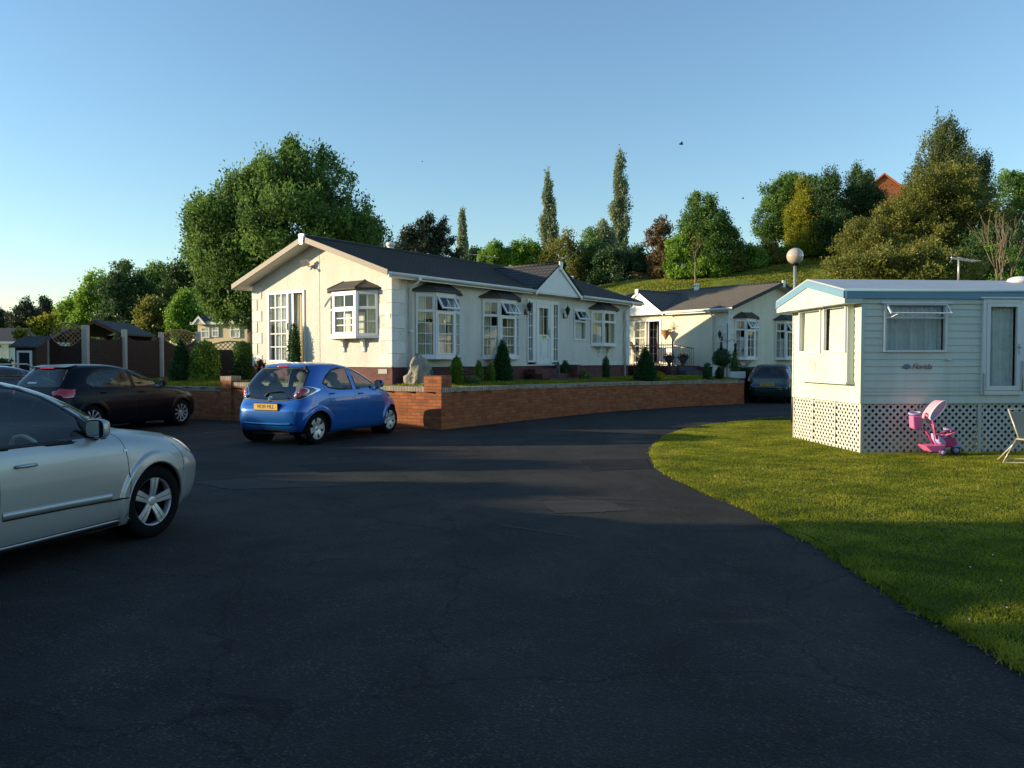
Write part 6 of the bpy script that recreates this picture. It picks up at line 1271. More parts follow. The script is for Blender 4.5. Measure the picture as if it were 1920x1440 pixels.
rock(786, 664, 722, 42, 'stone', 'tall jagged grey boulder standing behind the brick pier', 4, ([0, .3, .6, .85, 1], [.9, 1.0, .85, .55, .12]), dy=.1, lean=-.05)
rock(801, 683, 722, 34, 'stone2', 'lower slanting green grey rock leaning on the tall boulder', 9, ([0, .4, .8, 1], [1, .95, .5, .1]), dy=.45, lean=-.1)
rock(757, 681, 722, 20, 'stone2', 'dark rounded upright slab left of the tall boulder', 12, ([0, .4, .75, .93, 1], [.9, 1, .9, .5, .1]), dy=.5, th=.4)
rock(1046, 678, 714, 8, 'stone2', 'narrow dark standing stone right of the front door', 15, ([0, .4, .8, 1], [1, 1, .8, .2]), dy=.2)
x, y, z = garden_at(798, 722); m = MB(); m.ell((0, 0, .05), (.055, .055, .055)); o = m.build('garden_ball', 'white'); o.location = (AY(791, 700, 18.3)[0], 18.3, float(gz(-2.1, 18.3))); tag(o, 'small white ball ornament beside the brick pier', 'ornament')
# gravel bed beside the pier
# planting near the second home
def spot(px, py, dy=0): x, y, z = garden_at(px, py); return AY(px, 700, y + dy)[0], y + dy, z
hx_, hy_ = on2(3.9, 2.2)
topiary('hedge', 'low dark plum hedge along the foot of the raised terrace', 'hedge', (hx_, hy_, .9), [(.01, 0), (.02, .1)], 'f_plum', .05, 10, 1) if False else None
hg = thing('hedge', 'low dark plum hedge along the foot of the raised terrace', 'hedge', (*on2(3.9, 2.25), .9), a2)
rng = np.random.default_rng(8); n = 7000; P = np.stack([rng.uniform(-2.4, 2.4, n), rng.uniform(-.28, .28, n), rng.uniform(0, .46, n)], 1); V, F = leaf_arrays(P, None, .08, rng); npmesh('foliage', V, F, 'f_plum', hg, tint=rng.uniform(0, 1, n))
x, y, z = spot(1353, 712, 1.6); o = thing('planter', 'pair of short white pillars holding a round clipped bush by the yellow home', 'planter', (x, y, z))
for q_ in (-.24, .22): m = MB(); m.box(q_ - .1, -.1, 0, q_ + .1, .1, .42); m.box(q_ - .13, -.13, .42, q_ + .13, .13, .47); m.build('pillar', 'white', o, bevel=.01)
topiary('', '', '', (0, 0, .42), [(.15, 0), (.30, .15), (.34, .32), (.28, .52), (.12, .66), (.01, .7)], 'f_conifer', .06, 1600, 4, parent=o, partname='clipped_bush')
x, y, z = spot(1370, 712, 1.6); o = thing('trough', 'white stone trough with upright green plant beside the iron bird feeder', 'planter', (x + .25, y, z))
m = MB(); m.box(-.28, -.14, 0, .28, .14, .26); m.build('box', 'white', o, bevel=.01); topiary('', '', '', (-.1, 0, .25), [(.12, 0), (.18, .2), (.14, .5), (.02, .8)], 'f_ash', .07, 400, 5, parent=o, partname='plant')
x, y, z = spot(1363, 714, .7); o = thing('bird_feeder', 'thin black iron pole with hanging bird feeders near the corner of the yellow home', 'bird feeder', (x, y, z))
m = MB(); m.tube([(0, 0, 0), (0, 0, 2.05)], .016, 6); m.tube([(0, 0, 1.35), (.16, 0, 1.45), (.28, 0, 1.40), (.30, 0, 1.28)], .009, 5); m.tube([(0, 0, 1.35), (-.14, 0, 1.45), (-.22, 0, 1.38)], .009, 5); m.tube([(0, 0, 1.0), (-.25, 0, 1.02)], .010, 5); m.tube([(0, 0, .82), (-.28, 0, .82)], .010, 5); m.build('pole', 'iron', o)
m = MB(); m.lathe([(.045, -.14), (.05, .14)], 10, 'z', (.30, 0, 1.13)); m.lathe([(.07, .14), (.01, .19)], 10, 'z', (.30, 0, 1.13)); m.lathe([(.05, -.16), (.05, .14)], 10, 'z', (-.22, 0, 1.22)); m.build('seed_holder', 'iron', o)
x, y, z = spot(1385, 712, 1.2); o = thing('ornamental_tree', 'small standard tree with an open round head in front of the yellow home', 'tree', (x, y, z))
rng = np.random.default_rng(4); P, D, T = crown_points([(0, 0, 1.08, .36, .36, .27)], 70, 22, .06, rng); V, F = leaf_arrays(P, D, .06, rng); npmesh('crown', V, F, 'f_dark', o, tint=T)
m = MB(); m.tube([(0, 0, 0), (.03, 0, .5), (0, 0, 1.0)], [.03, .025, .015], 7)
for k in range(6): m.tube([(0, 0, .7), (.2 * math.cos(k), .2 * math.sin(k), 1.0), (.28 * math.cos(k), .28 * math.sin(k), 1.2)], [.012, .008, .004], 5)
m.build('trunk', 'barklight', o)
x, y, z = spot(1395, 710, .4); o = thing('statue', 'weathered grey stone bird with raised wings on a low plinth near the green car', 'statue', (x, y, z))
m = MB(); m.lathe([(.22, 0), (.20, .05), (.13, .08), (.12, .20), (.18, .24), (.18, .27)], 14); m.build('plinth', 'stone', o)
m = MB(); m.ell((0, 0, .38), (.13, .08, .12)); m.tube([(-.08, 0, .42), (-.16, 0, .52), (-.14, 0, .60), (-.20, 0, .62)], [.05, .035, .03, .008], 7); m.extr([(.0, .40), (.10, .36), (.30, .62), (.20, .66), (.08, .56)], lambda a, b, c: (a, c, b), .02, .06); m.extr([(.0, .40), (.10, .36), (.26, .70), (.14, .70), (.04, .56)], lambda a, b, c: (a, c, b), -.06, -.02); m.build('bird', 'stone', o)
cone(1396, 692, 716, 34, 'f_dark', 'tangled dark shrub at the end of the brick wall', 'ball', 2600, .06, None, .3, 'shrub', 'shrub')
# ================================================================== LEFT: FENCE, SHED, SUMMERHOUSE
fb = (-14.12, 24.0); fe_ = [(-14.35, 24.0), (-13.0, 24.05), (-11.62, 26.0), (-10.82, 27.0)]
fence = thing('garden_fence', 'brown panel fence with arched lattice tops and concrete posts left of the cream home', 'fence', (*fb, .9))
def fpost(px, Y, ytop, wd=.13):
    a = AY(px, ytop, Y); m = MB(); m.box(a[0] - fb[0] - wd / 2, Y - fb[1] - wd / 2, 0, a[0] - fb[0] + wd / 2, Y - fb[1] + wd / 2, a[2] - .9); m.build('post', 'concrete', fence, bevel=.006); return np.array([a[0] - fb[0], Y - fb[1]]), a[2] - .9
posts = [fpost(88, 24, 613, .13), fpost(160, 24.1, 610, .17), fpost(233, 25, 618), fpost(302, 26, 623), fpost(371, 27, 622, .15)]
def fpanel(a, b, za, arch, sag, latt='lattice'):
    a = np.array(a); b = np.array(b); L = float(np.linalg.norm(b - a)); d = (b - a) / L; nrm = np.array([-d[1], d[0]]); fn = lambda u, o, z: (a[0] + d[0] * u + nrm[0] * o, a[1] + d[1] * u + nrm[1] * o, z)
    top = lambda u: za + arch * math.sin(PI * u / L); low = lambda u: za - .08 - sag * math.sin(PI * u / L)
    m = MB(); k = 16
    for i in range(k):
        u0, u1 = .08 + (L - .16) * i / k, .08 + (L - .16) * (i + 1) / k
        m.add([fn(u0, -.02, 0), fn(u1, -.02, 0), fn(u1, -.02, low(u1)), fn(u0, -.02, low(u0)), fn(u0, .02, 0), fn(u1, .02, 0), fn(u1, .02, low(u1)), fn(u0, .02, low(u0))], [(0, 1, 2, 3), (7, 6, 5, 4), (3, 2, 6, 7)])
    z = .1
    while z < low(L / 2) - .02: m.box; m.add([fn(.08, -.034, z), fn(L - .08, -.034, z), fn(L - .08, -.021, z + .09), fn(.08, -.021, z + .09), ], [(0, 1, 2, 3)]); z += .10
    m.build('board_panel', 'fencewood', fence)
    m = MB(); m.tube([fn(u, 0, low(u)) for u in np.linspace(.08, L - .08, 17)], .022, 6); m.tube([fn(u, 0, top(u)) for u in np.linspace(.08, L - .08, 17)], .028, 6)
    for sg in (-1, 1):
        c = -2.0
        while c < L + 2.5:
            pts = []
            for z in np.linspace(za - sag - .2, za + arch + .1, 60):
                u = c + sg * (z - za)
                if .08 < u < L - .08 and low(u) < z < top(u): pts.append((u, z))
            if len(pts) > 2: m.tube([fn(pts[0][0], .006 * sg, pts[0][1]), fn(pts[-1][0], .006 * sg, pts[-1][1])], .012, 4)
            c += .145
    m.build('lattice_top', latt, fence)
fpanel(posts[0][0], posts[1][0], posts[0][1] - .12, .24, .42)
fpanel(posts[1][0], posts[2][0], 1.45, -.30, .10, 'fencewood')
fpanel(posts[2][0], posts[3][0], 1.45, -.25, .12, 'fencewood')
fpanel(posts[3][0], posts[4][0], 1.50, .18, .30)
f2 = thing('garden_fence', 'red brown fence panel with a lattice band behind the weeping bush', 'fence', (AY(380, 600, 25)[0], 25.0, .9))
fence_b = fence; fence = f2; fpanel((0, 0), (1.75, .25), 1.08, .18, .02, 'lattice')
lw0 = thing('low_wall', 'short low red brick wall behind the bonnet of the black car', 'wall', (AY(300, 600, 23.4)[0], 23.4, .9)); m = MB(); m.box(0, 0, -.05, .75, .2, .17); m.build('brickwork', 'brick', lw0)
# summerhouse roof behind the fence
g0 = thing('summerhouse', 'open timber summerhouse with dark pitched roof behind the fence', 'summerhouse', (AY(214, 602, 27.5)[0], 27.5, .9))
m = MB(); z1 = 1.55; zr = AY(214, 602, 27)[2] - .9
m.extr([(-.95, z1), (.0, zr), (.95, z1), (.95, z1 - .06), (0, zr - .08), (-.95, z1 - .06)], lambda a, b, c: (a, c, b), -1.3, 1.1); m.build('roof', 'felt', g0)
m = MB(); m.extr([(-.97, z1 - .02), (0, zr), (0, zr - .12), (-.97, z1 - .12)], lambda a, b, c: (a, c, b), -1.33, -1.301); m.extr([(.97, z1 - .02), (0, zr), (0, zr - .12), (.97, z1 - .12)], lambda a, b, c: (a, c, b), -1.335, -1.302); m.build('barge_board', 'fencewood', g0)
for sx in (-.8, .8):
    for sy in (-1.2, 1.0): m = MB(); m.box(sx - .05, sy - .05, 0, sx + .05, sy + .05, z1); m.build('post', 'fencewood', g0)
m = MB(); m.box(-.8, 1.02, 0, .8, 1.08, z1); m.box(-.8, -1.2, .0, -.76, 1.0, 1.0); m.build('back_wall', 'fencewood', g0)
# garden table things glimpsed through the fence
t_ = thing('garden_table', 'white garden table with white cups glimpsed through the fence', 'table', (AY(268, 645, 28.5)[0], 28.5, .9))
m = MB(); m.lathe([(.02, .72), (.55, .72), (.56, .74), (.02, .74)], 20, 'z'); m.tube([(0, 0, .0), (0, 0, .72)], .04, 8); m.tube([(0, 0, .74), (0, 0, 1.25)], .02, 6); m.tube([(-.12, 0, 1.1), (0, 0, 1.25), (.12, 0, 1.1)], .012, 5); m.build('table', 'white', t_)
# shed
sh = thing('garden_shed', 'small dark timber shed with felt roof and white framed window at the left', 'shed', (AY(28, 650, 22.5)[0], 22.5, .0))
Wd = AY(67, 650, 22.5)[0] - AY(28, 650, 22.5)[0]; ea = AY(28, 652, 22.5)[2]; rb = AY(60, 635, 23.1)[2]
m = MB(); m.extr([(0, 0), (0, ea), (.55, rb - .02), (.55, 0)], lambda a, b, c: (c, a, b), 0, Wd); m.build('wall', 'fencewood', sh)
m = MB(); m.extr([(-.1, ea), (.6, rb + .02), (.6, rb + .07), (-.1, ea + .05)], lambda a, b, c: (c, a, b), -.12, Wd + .1)
for k in range(4): u = .05 + k * Wd / 3.2; m.tube([(u, -.1, ea + .055), (u + .05, .6, rb + .075)], .012, 4)
m.build('roof', 'felt', sh)
m = MB(); wx0, wx1, wz0, wz1 = Wd * .2, Wd * .72, ea - .62, ea - .14; m.box(wx0 - .06, -.03, wz1, wx1 + .06, -.001, wz1 + .06); m.box(wx0 - .06, -.03, wz0 - .8, wx0, -.001, wz1); m.box(wx1, -.03, wz0 - .8, wx1 + .06, -.001, wz1); m.build('window_frame', 'white', sh); m = MB(); m.box(wx0, -.012, wz0, wx1, -.002, wz1); m.build('window_pane', 'dark', sh)
hd = MB(); rng = np.random.default_rng(31); n = 5000; P = np.stack([rng.uniform(-17, -12.6, n), 19.9 + rng.uniform(-.25, .25, n), rng.uniform(.1, 1.60, n)], 1); 
hdg = thing('hedge', 'dark clipped hedge behind the parked estate car at the far left', 'hedge', (-15, 19.9, 0)); P[:, 0] += 15; P[:, 1] -= 19.9; V, F = leaf_arrays(P, None, .12, rng); npmesh('foliage', V, F, 'f_dark', hdg, tint=rng.uniform(0, .5, n)); hd.box(-1.9, -.15, 0, 2.3, .15, 1.5); hd.build('opaque_core', 'dark', hdg)
# far homes
def far_home(name, label, loc, ang, L, W, z0, z1, zr, wins, gables, wall, tile='tile'):
    t = thing(name, label, 'mobile home', (loc[0], loc[1], 0), ang); m = MB(); m.box(0, 0, 0, L, W, z1); m.build('wall', wall, t)
    m = MB(); m.extr([(-.3, z1), (W / 2, zr), (W + .3, z1), (W + .3, z1 - .08), (W / 2, zr - .08), (-.3, z1 - .08)], lambda a, b, c: (c, a, b), -.3, L + .3); m.build('roof', tile, t)
    m = MB(); m.box(-.3, -.36, z1 - .14, L + .3, -.301, z1 + .02); m.build('gutter', 'upvc', t)
    for a, b, c, d in wins:
        f, g = MB(), MB(); facet(f, g, (a, -.05), (b, -.05), c, d, 2, 1, (d - c) * .38 if d - c < 1.5 else 0, fw=.06); w_ = f.build('window', 'upvc', t); g.build('pane', 'glass', w_)
        m = MB(); m.box(a + .05, -.012, c, b - .05, -.004, d); m.build('blind', 'net', w_)
    for a, b, z in gables:
        m = MB(); xm = (a + b) / 2; m.extr([(a, z1 - .1), (b, z1 - .1), (xm, z)], lambda p, q, r_: (p, r_, q), -.40, -.3); m.build('pediment', wall, t)
        m = MB(); m.extr([(a - .1, z1 - .12), (xm, z + .05), (b + .1, z1 - .12), (b - .1, z1 - .12), (xm, z - .12), (a + .1, z1 - .12)], lambda p, q, r_: (p, r_, q), -.46, -.401); m.build('gable_trim', 'upvc', t)
        m = MB(); yb = .3 + (z - z1) * 3
        for sg, e in ((-1, a - .12), (1, b + .12)): m.add([(e, -.48, z1 - .1), (xm, -.48, z + .08), (xm, yb, z + .08), (e, -.2, z1 - .1)], [(0, 1, 2, 3)])
        m.build('cross_gable_roof', tile, t)
    return t
M['cream2'] = mat('cream_wall', (.62, .52, .34), .9, var=.05); M['paleblue'] = mat('pale_wall', (.60, .64, .62), .8, var=.05)
Yh = 50; A = AY(371, 640, Yh); B_ = AY(520, 640, 51); zE = A[2]
s_ = lambda px: AY(px, 640, Yh)[0] - AY(371, 640, Yh)[0]
zz = lambda py: float(AY(400, py, Yh)[2])
far_home('park_home', 'cream park home with two small white gables in the distance left of the main home', (A[0], Yh), R(-16), 9, 6, .8, zz(605), zz(590) + .5, [(s_(380), s_(398), zz(634), zz(614)), (s_(404), s_(418), zz(632), zz(614)), (s_(443), s_(464), zz(634), zz(610))], [(s_(369), s_(396), zz(594)), (s_(433), s_(462), zz(591))], 'cream2')
m3 = AY(-60, 685, 60); zz = lambda py: float(AY(0, py, 60)[2]); s_ = lambda px: AY(px, 640, 60)[0] - m3[0]
far_home('park_home', 'pale walled bungalow with dark roof at the far left edge', (m3[0], 60), 0, s_(84), 6, .5, zz(641), zz(612), [(s_(-8), s_(17), zz(672), zz(642))], [], 'paleblue', 'tile')
# ================================================================== TREES
gH = lambda px, Y: float(hill(np.array(AY(px, 600, Y)[0]), np.array(float(Y)))) - .1
def T_(label, lobes, Y, m, name='broadleaf_tree', cat='tree', group=None, gz_=None, **k):
    cx = sum(l[0] for l in lobes) / len(lobes); return tree(name, label, cat, lobes, Y, gH(cx, Y) if gz_ is None else gz_, m, group=group, **k)
T_('large ash green tree rising behind the left end of the cream home', [(552, 356, 60, 62), (548, 302, 22, 34), (540, 278, 7, 20), (558, 284, 7, 22), (600, 306, 8, 24), (622, 312, 7, 22), (434, 346, 7, 20), (408, 362, 8, 18), (382, 388, 8, 16), (362, 404, 8, 14), (480, 322, 9, 22), (502, 304, 8, 22), (652, 348, 8, 18), (684, 388, 8, 14), (358, 440, 8, 14), (598, 348, 42, 50), (498, 372, 52, 58), (470, 345, 30, 34), (436, 380, 28, 44), (410, 420, 46, 50), (390, 430, 34, 34), (400, 480, 42, 46), (460, 450, 70, 66), (540, 430, 86, 72), (620, 415, 60, 54), (662, 440, 46, 36), (700, 448, 34, 22), (425, 550, 48, 48), (396, 545, 28, 36), (470, 520, 60, 60), (540, 500, 70, 50), (440, 585, 34, 20), (670, 480, 36, 30)], 38, 'f_ash', leaf=.15, cl=5600, per=24, sig=.17, trunk=.38, seed=5, shell=.42, zs=1.5, gz_=.9, trunk_px=470, nb=14)
gt = 'poplars on the ridge'
def poplar(px, top, bot, wd, Y, lab, seed, two=False):
    rg = random.Random(seed); L = []
    n = 16
    for i in range(n):
        t = i / (n - 1); w_ = wd * (.16 + .84 * min(1, t * 1.6) ** .8) * (1 if t < .85 else .8) / 2
        for k in range(3): L.append((px + rg.uniform(-.6, .6) * w_ + (wd * .0), bot + (top - bot) * (1 - t) + (0), w_ * .42, (bot - top) / n * 1.1))
    if two: L += [(px - wd * .10, top + 16, 4, 16), (px + wd * .12, top + 12, 3.5, 14)]
    T_(lab, L, Y, 'f_poplar', 'poplar', 'poplar', gt, leaf=.28, cl=1500, per=10, sig=.20, trunk=.3, seed=seed, shell=.7, zs=2.6, aspect=.6, nb=4)
poplar(867, 404, 500, 19, 112, 'smallest of the three poplars, just right of the dark pines', 3)
poplar(1028, 337, 480, 36, 108, 'middle height poplar above the cream home roof', 4)
poplar(1163, 296, 490, 46, 104, 'tallest poplar, forked at its tip', 7, True)
def pads(px, top, bot, wd, seed, n=7):
    rg = random.Random(seed); return [(px + rg.uniform(-.4, .4) * wd * (.25 + .75 * (i / n)), top + (bot - top) * (i + .5) / n, wd * (.18 + .34 * (i / n)), (bot - top) / n * .55) for i in range(n) for _ in range(2)]
T_('dark pine, the taller pair of crowns left of the small poplar', pads(800, 404, 480, 52, 2, 7) + pads(830, 410, 484, 40, 3, 6), 82, 'f_pine', 'pine_tree', 'pine', leaf=.24, cl=900, per=14, sig=.22, trunk=.25, seed=8)
T_('lower dark pine touching the right side of the ash tree', pads(762, 430, 476, 60, 5, 4), 82, 'f_pine', 'pine_tree', 'pine', leaf=.30, cl=330, per=12, sig=.3, trunk=.22, seed=9)
def blob(px, top, bot, wd, seed, k=7):
    rg = random.Random(seed); H_ = bot - top; L = [(px, (top + bot) / 2, wd * .34, H_ * .42), (px, top + H_ * .28, wd * .22, H_ * .26)]
    for i in range(k): a = 2 * PI * i / k + rg.uniform(-.3, .3); L.append((px + math.cos(a) * wd * .30, (top + bot) / 2 + H_ * .04 - math.sin(a) * H_ * .27, wd * rg.uniform(.15, .23), H_ * rg.uniform(.16, .24)))
    return L
gr = 'trees along the ridge behind the cream home'
for px, tp, bt, wd, Y, mm, lab, sd in ((893, 466, 520, 40, 92, 'f_dark', 'small dark round tree at the foot of the small poplar', 1), (928, 458, 520, 52, 90, 'f_bright', 'bright round tree above the roof, right of the small dark one', 2), (985, 447, 520, 62, 90, 'f_bright', 'broad light green tree left of the middle poplar', 3), (1058, 436, 580, 84, 88, 'f_olive', 'broad olive green tree right of the middle poplar', 4),
                                      (1108, 438, 585, 70, 90, 'f_ash', 'darker tree between the olive tree and the tallest poplar', 5), (1150, 448, 590, 84, 86, 'f_dark', 'very dark broad tree under the tallest poplar', 6), (1200, 460, 585, 60, 88, 'f_dark', 'dark low tree left of the copper coloured pine', 7), (1132, 420, 500, 36, 98, 'f_poplar', 'pale young tree against the left side of the tallest poplar', 8)):
    T_(lab, blob(px, tp, bt, wd * 1.22, sd, 8), Y, mm, group=gr, leaf=.27, cl=760, per=16, sig=.27, trunk=.2, seed=sd + 20)
T_('copper brown pine on the slope', pads(1240, 412, 540, 66, 12, 8) + [(1235, 450, 20, 30), (1232, 490, 18, 24)], 82, 'f_red', 'pine_tree', 'pine', leaf=.24, cl=900, per=14, sig=.22, trunk=.22, seed=31)
T_('green sycamore with layered crown standing on the open slope', [(1318, 388, 22, 22), (1302, 410, 24, 20), (1338, 412, 26, 22), (1318, 430, 38, 26), (1288, 440, 16, 14), (1350, 440, 26, 18), (1372, 448, 18, 14), (1330, 462, 44, 22), (1280, 470, 18, 16), (1382, 462, 12, 10), (1325, 490, 40, 22)], 80, 'f_ash', leaf=.22, cl=2600, per=16, sig=.24, trunk=.24, seed=33, shell=.45)
T_('bushy low tree between the copper pine and the sycamore', blob(1275, 440, 545, 64, 15), 80, 'f_bright', leaf=.24, cl=700, per=15, sig=.24, trunk=.2, seed=34)
T_('pale leafless young tree in front of the sycamore', [(1306, 450, 8, 14), (1302, 470, 6, 10)], 77, 'f_olive', 'young_tree', leaf=.25, cl=25, per=6, sig=.3, trunk=.12, seed=35, bark='barklight')
gh_ = 'hedge bushes along the top of the slope'
for i, (px, tp, bt, wd) in enumerate(((1325, 484, 540, 60), (1366, 474, 530, 60), (1404, 466, 522, 62), (1442, 460, 512, 64), (1480, 462, 504, 56), (1517, 466, 498, 50))):
    T_('low green bush in the hedge on the slope, %s one right of the sycamore' % ('first', 'second', 'third', 'fourth', 'fifth', 'sixth')[i], blob(px, tp - 3, bt + 4, wd * 1.3, 50 + i, 6), 79 + i, 'f_olive' if i % 2 else 'f_bright', 'hedge_bush', 'bush', gh_, leaf=.24, cl=480, per=15, sig=.3, trunk=.1, seed=60 + i)
T_('tall rounded green tree left of the golden conifer', [(1492, 352, 34, 24), (1462, 375, 28, 30), (1450, 410, 26, 36), (1485, 400, 40, 44), (1442, 436, 22, 20), (1500, 440, 40, 20)], 88, 'f_ash', leaf=.22, cl=2600, per=16, sig=.24, trunk=.28, seed=36)
def con(px, top, bot, wd, seed):
    rg = random.Random(seed); n = 9; return [(px + rg.uniform(-.10, .10) * wd, top + (bot - top) * (i + .3) / n, wd / 2 * (.30 + .85 * min(1, (i + .3) / 3.0)), (bot - top) / n * 1.0) for i in range(n)]
T_('golden yellow green conifer', con(1508, 352, 482, 52, 1), 83, 'f_gold', 'conifer', 'conifer', leaf=.20, cl=1900, per=16, sig=.22, trunk=.2, seed=37, zs=1.6)
T_('dark green conifer between the golden one and the red roofed house', con(1551, 334, 486, 62, 2), 82, 'f_dark', 'conifer', 'conifer', leaf=.20, cl=2400, per=17, sig=.22, trunk=.2, seed=38, zs=1.6)
T_('dark green conifer directly left of the red roofed house', con(1614, 326, 486, 68, 3), 84, 'f_dark', 'conifer', 'conifer', leaf=.20, cl=2400, per=17, sig=.22, trunk=.2, seed=39, zs=1.6)
T_('wide olive brown willow mass below the red roofed house', [(1716, 402, 52, 48), (1656, 440, 52, 40), (1750, 420, 70, 60), (1640, 480, 60, 46), (1700, 480, 80, 52), (1775, 470, 70, 60), (1600, 500, 40, 26), (1810, 400, 40, 50), (1735, 352, 38, 30), (1790, 360, 44, 44), (1612, 452, 36, 30), (1830, 440, 40, 60)], 70, 'f_olive', 'willow_tree', 'willow', leaf=.19, cl=7500, per=18, sig=.22, trunk=.35, seed=40, shell=.42)
T_('tall weeping birch with a ragged pointed top', [(1768, 240, 14, 20), (1778, 262, 26, 26), (1760, 290, 30, 34), (1795, 290, 26, 30), (1752, 330, 36, 36), (1790, 340, 46, 46), (1830, 330, 24, 34), (1838, 370, 20, 40), (1742, 360, 34, 34)], 76, 'f_birch', 'birch_tree', 'birch', leaf=.19, cl=2100, per=18, sig=.17, trunk=.26, seed=41, zs=3.0, shell=.6, bark='barklight')
T_('round crowned green tree at the right edge', [(1890, 350, 34, 28), (1925, 360, 40, 36), (1880, 400, 36, 30), (1920, 420, 50, 44), (1870, 440, 30, 30)], 86, 'f_ash', leaf=.24, cl=1300, per=16, sig=.24, trunk=.25, seed=42)
T_('dark undergrowth tree behind the caravan roof, right of the aerial', [(1850, 480, 46, 46), (1900, 490, 46, 50), (1860, 520, 60, 30), (1935, 470, 40, 50)], 64, 'f_dark', leaf=.2, cl=1400, per=16, sig=.22, trunk=.2, seed=43, gz_=4)
T_('dark bushes behind the caravan roof, left of the aerial', [(1610, 505, 46, 24), (1670, 500, 52, 32), (1730, 500, 52, 36), (1790, 505, 50, 30), (1700, 520, 70, 16)], 60, 'f_olive', 'bush', 'bush', leaf=.2, cl=1700, per=16, sig=.22, trunk=.15, seed=44, gz_=3.5)
# bare branching tree at the right edge
X0 = AY(1880, 520, 40); bt = thing('bare_tree', 'almost leafless pale branching tree at the right edge above the caravan', 'tree', (X0[0], 40, 0)); m = MB(); rg = random.Random(6)
def branch(p, d, L, r, dep):
    q = p + d * L; mid = p.lerp(q, .5) + Vector((rg.uniform(-1, 1), rg.uniform(-1, 1), 0)) * L * .06; m.tube([p, mid, q], [r * .75, r * .6, r * .45], 6)
    if dep == 0: return
    for k in range(3 if dep > 1 else 2): a = rg.uniform(-.45, .45); b = rg.uniform(-.4, .4); nd = Vector((d.x + a, d.y + b, d.z + .25)).normalized(); branch(q if k else mid.lerp(q, .5), nd, L * rg.uniform(.55, .8), r * .55, dep - 1)
m.tube([(0, 0, 0), (0, 0, 4.4)], [.16, .12], 9)
for a, b in ((-.20, 0), (.05, .1), (.22, -.05), (-.06, -.1)): branch(Vector((0, 0, 4.3)), Vector((a, b, 1)).normalized(), 1.9, .07, 3)
m.build('trunk', 'barklight', bt)
rng = np.random.default_rng(3); P, D, T = crown_points([(-.6, 0, 7.3, .35, .3, .3), (.5, 0, 6.0, .3, .3, .25), (-.5, 0, 5.4, .4, .3, .3), (.1, 0, 6.8, .7, .5, .6), (-.2, .1, 5.9, .6, .4, .6)], 60, 14, .12, rng); V, F = leaf_arrays(P, D, .12, rng); npmesh('crown', V, F, 'f_bright', bt, tint=T)
# left tree line
gl = 'trees beyond the fence on the left'
for px, tp, bt_, wd, Y, mm, lab, nm, f_, sd in ((135, 560, 640, 60, 92, 'f_bright', 'low light green tree at the left end of the tree line', 'broadleaf_tree', blob, 1), (185, 512, 650, 110, 84, 'f_bright', 'big light green tree left of the dark conifer', 'broadleaf_tree', blob, 2), (237, 500, 640, 74, 78, 'f_dark', 'broad dark conifer in the middle of the left tree line', 'conifer', con, 3), (300, 490, 640, 100, 86, 'f_ash', 'mid green tree right of the dark conifer with a ragged top', 'broadleaf_tree', blob, 4),
                                               (290, 560, 640, 60, 72, 'f_olive', 'lower brownish tree in front of the ragged mid green one', 'broadleaf_tree', blob, 5), (352, 487, 640, 120, 82, 'f_dark', 'large dark round tree left of the ash tree', 'broadleaf_tree', blob, 6), (345, 550, 640, 60, 70, 'f_bright', 'light green bush in front of the large dark round tree', 'broadleaf_tree', blob, 7), (415, 560, 640, 90, 74, 'f_dark', 'dark tree behind the distant cream home', 'broadleaf_tree', blob, 8),
                                               (50, 566, 650, 44, 105, 'f_pine', 'dark pointed conifer near the left edge', 'conifer', con, 9), (85, 564, 650, 54, 110, 'f_pine', 'dark round tree right of the pointed conifer near the left edge', 'broadleaf_tree', blob, 10), (-2, 584, 650, 40, 110, 'f_pine', 'dark tree cut by the left edge', 'broadleaf_tree', blob, 11), (110, 590, 650, 50, 120, 'f_pine', 'distant dark tree in the gap of the left tree line', 'broadleaf_tree', blob, 12), (25, 604, 650, 60, 125, 'f_pine', 'low distant dark tree above the pale bungalow', 'broadleaf_tree', blob, 13)):
    T_(lab, f_(px, tp, bt_, wd, sd), Y, mm, nm, 'conifer' if nm == 'conifer' else 'tree', gl, leaf=.27, cl=int(420 + wd * 9), per=17, sig=.27, trunk=.22, seed=80 + sd)
# small yellow green tree over the shed
tree('young_tree', 'small yellow green tree leaning over the dark shed', 'tree', [(72, 608, 10, 10), (90, 602, 10, 8), (78, 622, 10, 8), (45, 632, 12, 8), (62, 616, 7, 8), (95, 618, 8, 6)], 23.4, .0, 'f_gold', leaf=.11, cl=90, per=16, sig=.09, trunk=.05, seed=21)
# red roofed house on the hill
hz_ = AY(1636, 338, 108); rh = thing('house', 'red roofed brick house half hidden by trees on top of the hill', 'house', (hz_[0] - 3.2, 106, hz_[2] - 9), R(-18))
m = MB(); m.box(0, 0, 0, 7, 9, 6); m.extr([(0, 6), (7, 6), (3.5, 8.9)], lambda a, b, c: (a, c, b), 0, 9); m.build('wall', 'brick', rh)
m = MB(); m.extr([(-.4, 5.75), (3.5, 9.0), (7.4, 5.75), (7.4, 5.95), (3.5, 9.25), (-.4, 5.95)], lambda a, b, c: (a, c, b), -.3, 9.3); m.build('roof', 'redtile', rh)
pw = AY(1540, 481, 84); m = MB(); m.box(-3, -.15, -.4, 3, .15, .35); o = m.build('boundary_wall', 'terracotta'); o.location = (pw[0], 84, pw[2] - .4); tag(o, 'short stretch of orange brick wall at the top of the slope', 'wall')
# masts on roofs of the main home
aerial(t1, 11.9, 4.4, 4.1, 1.15, PI * .75, 1.1, r=.02); aerial(t1, 9.0, 4.6, 4.3, 1.25, PI * .85, 1.1, r=.02)
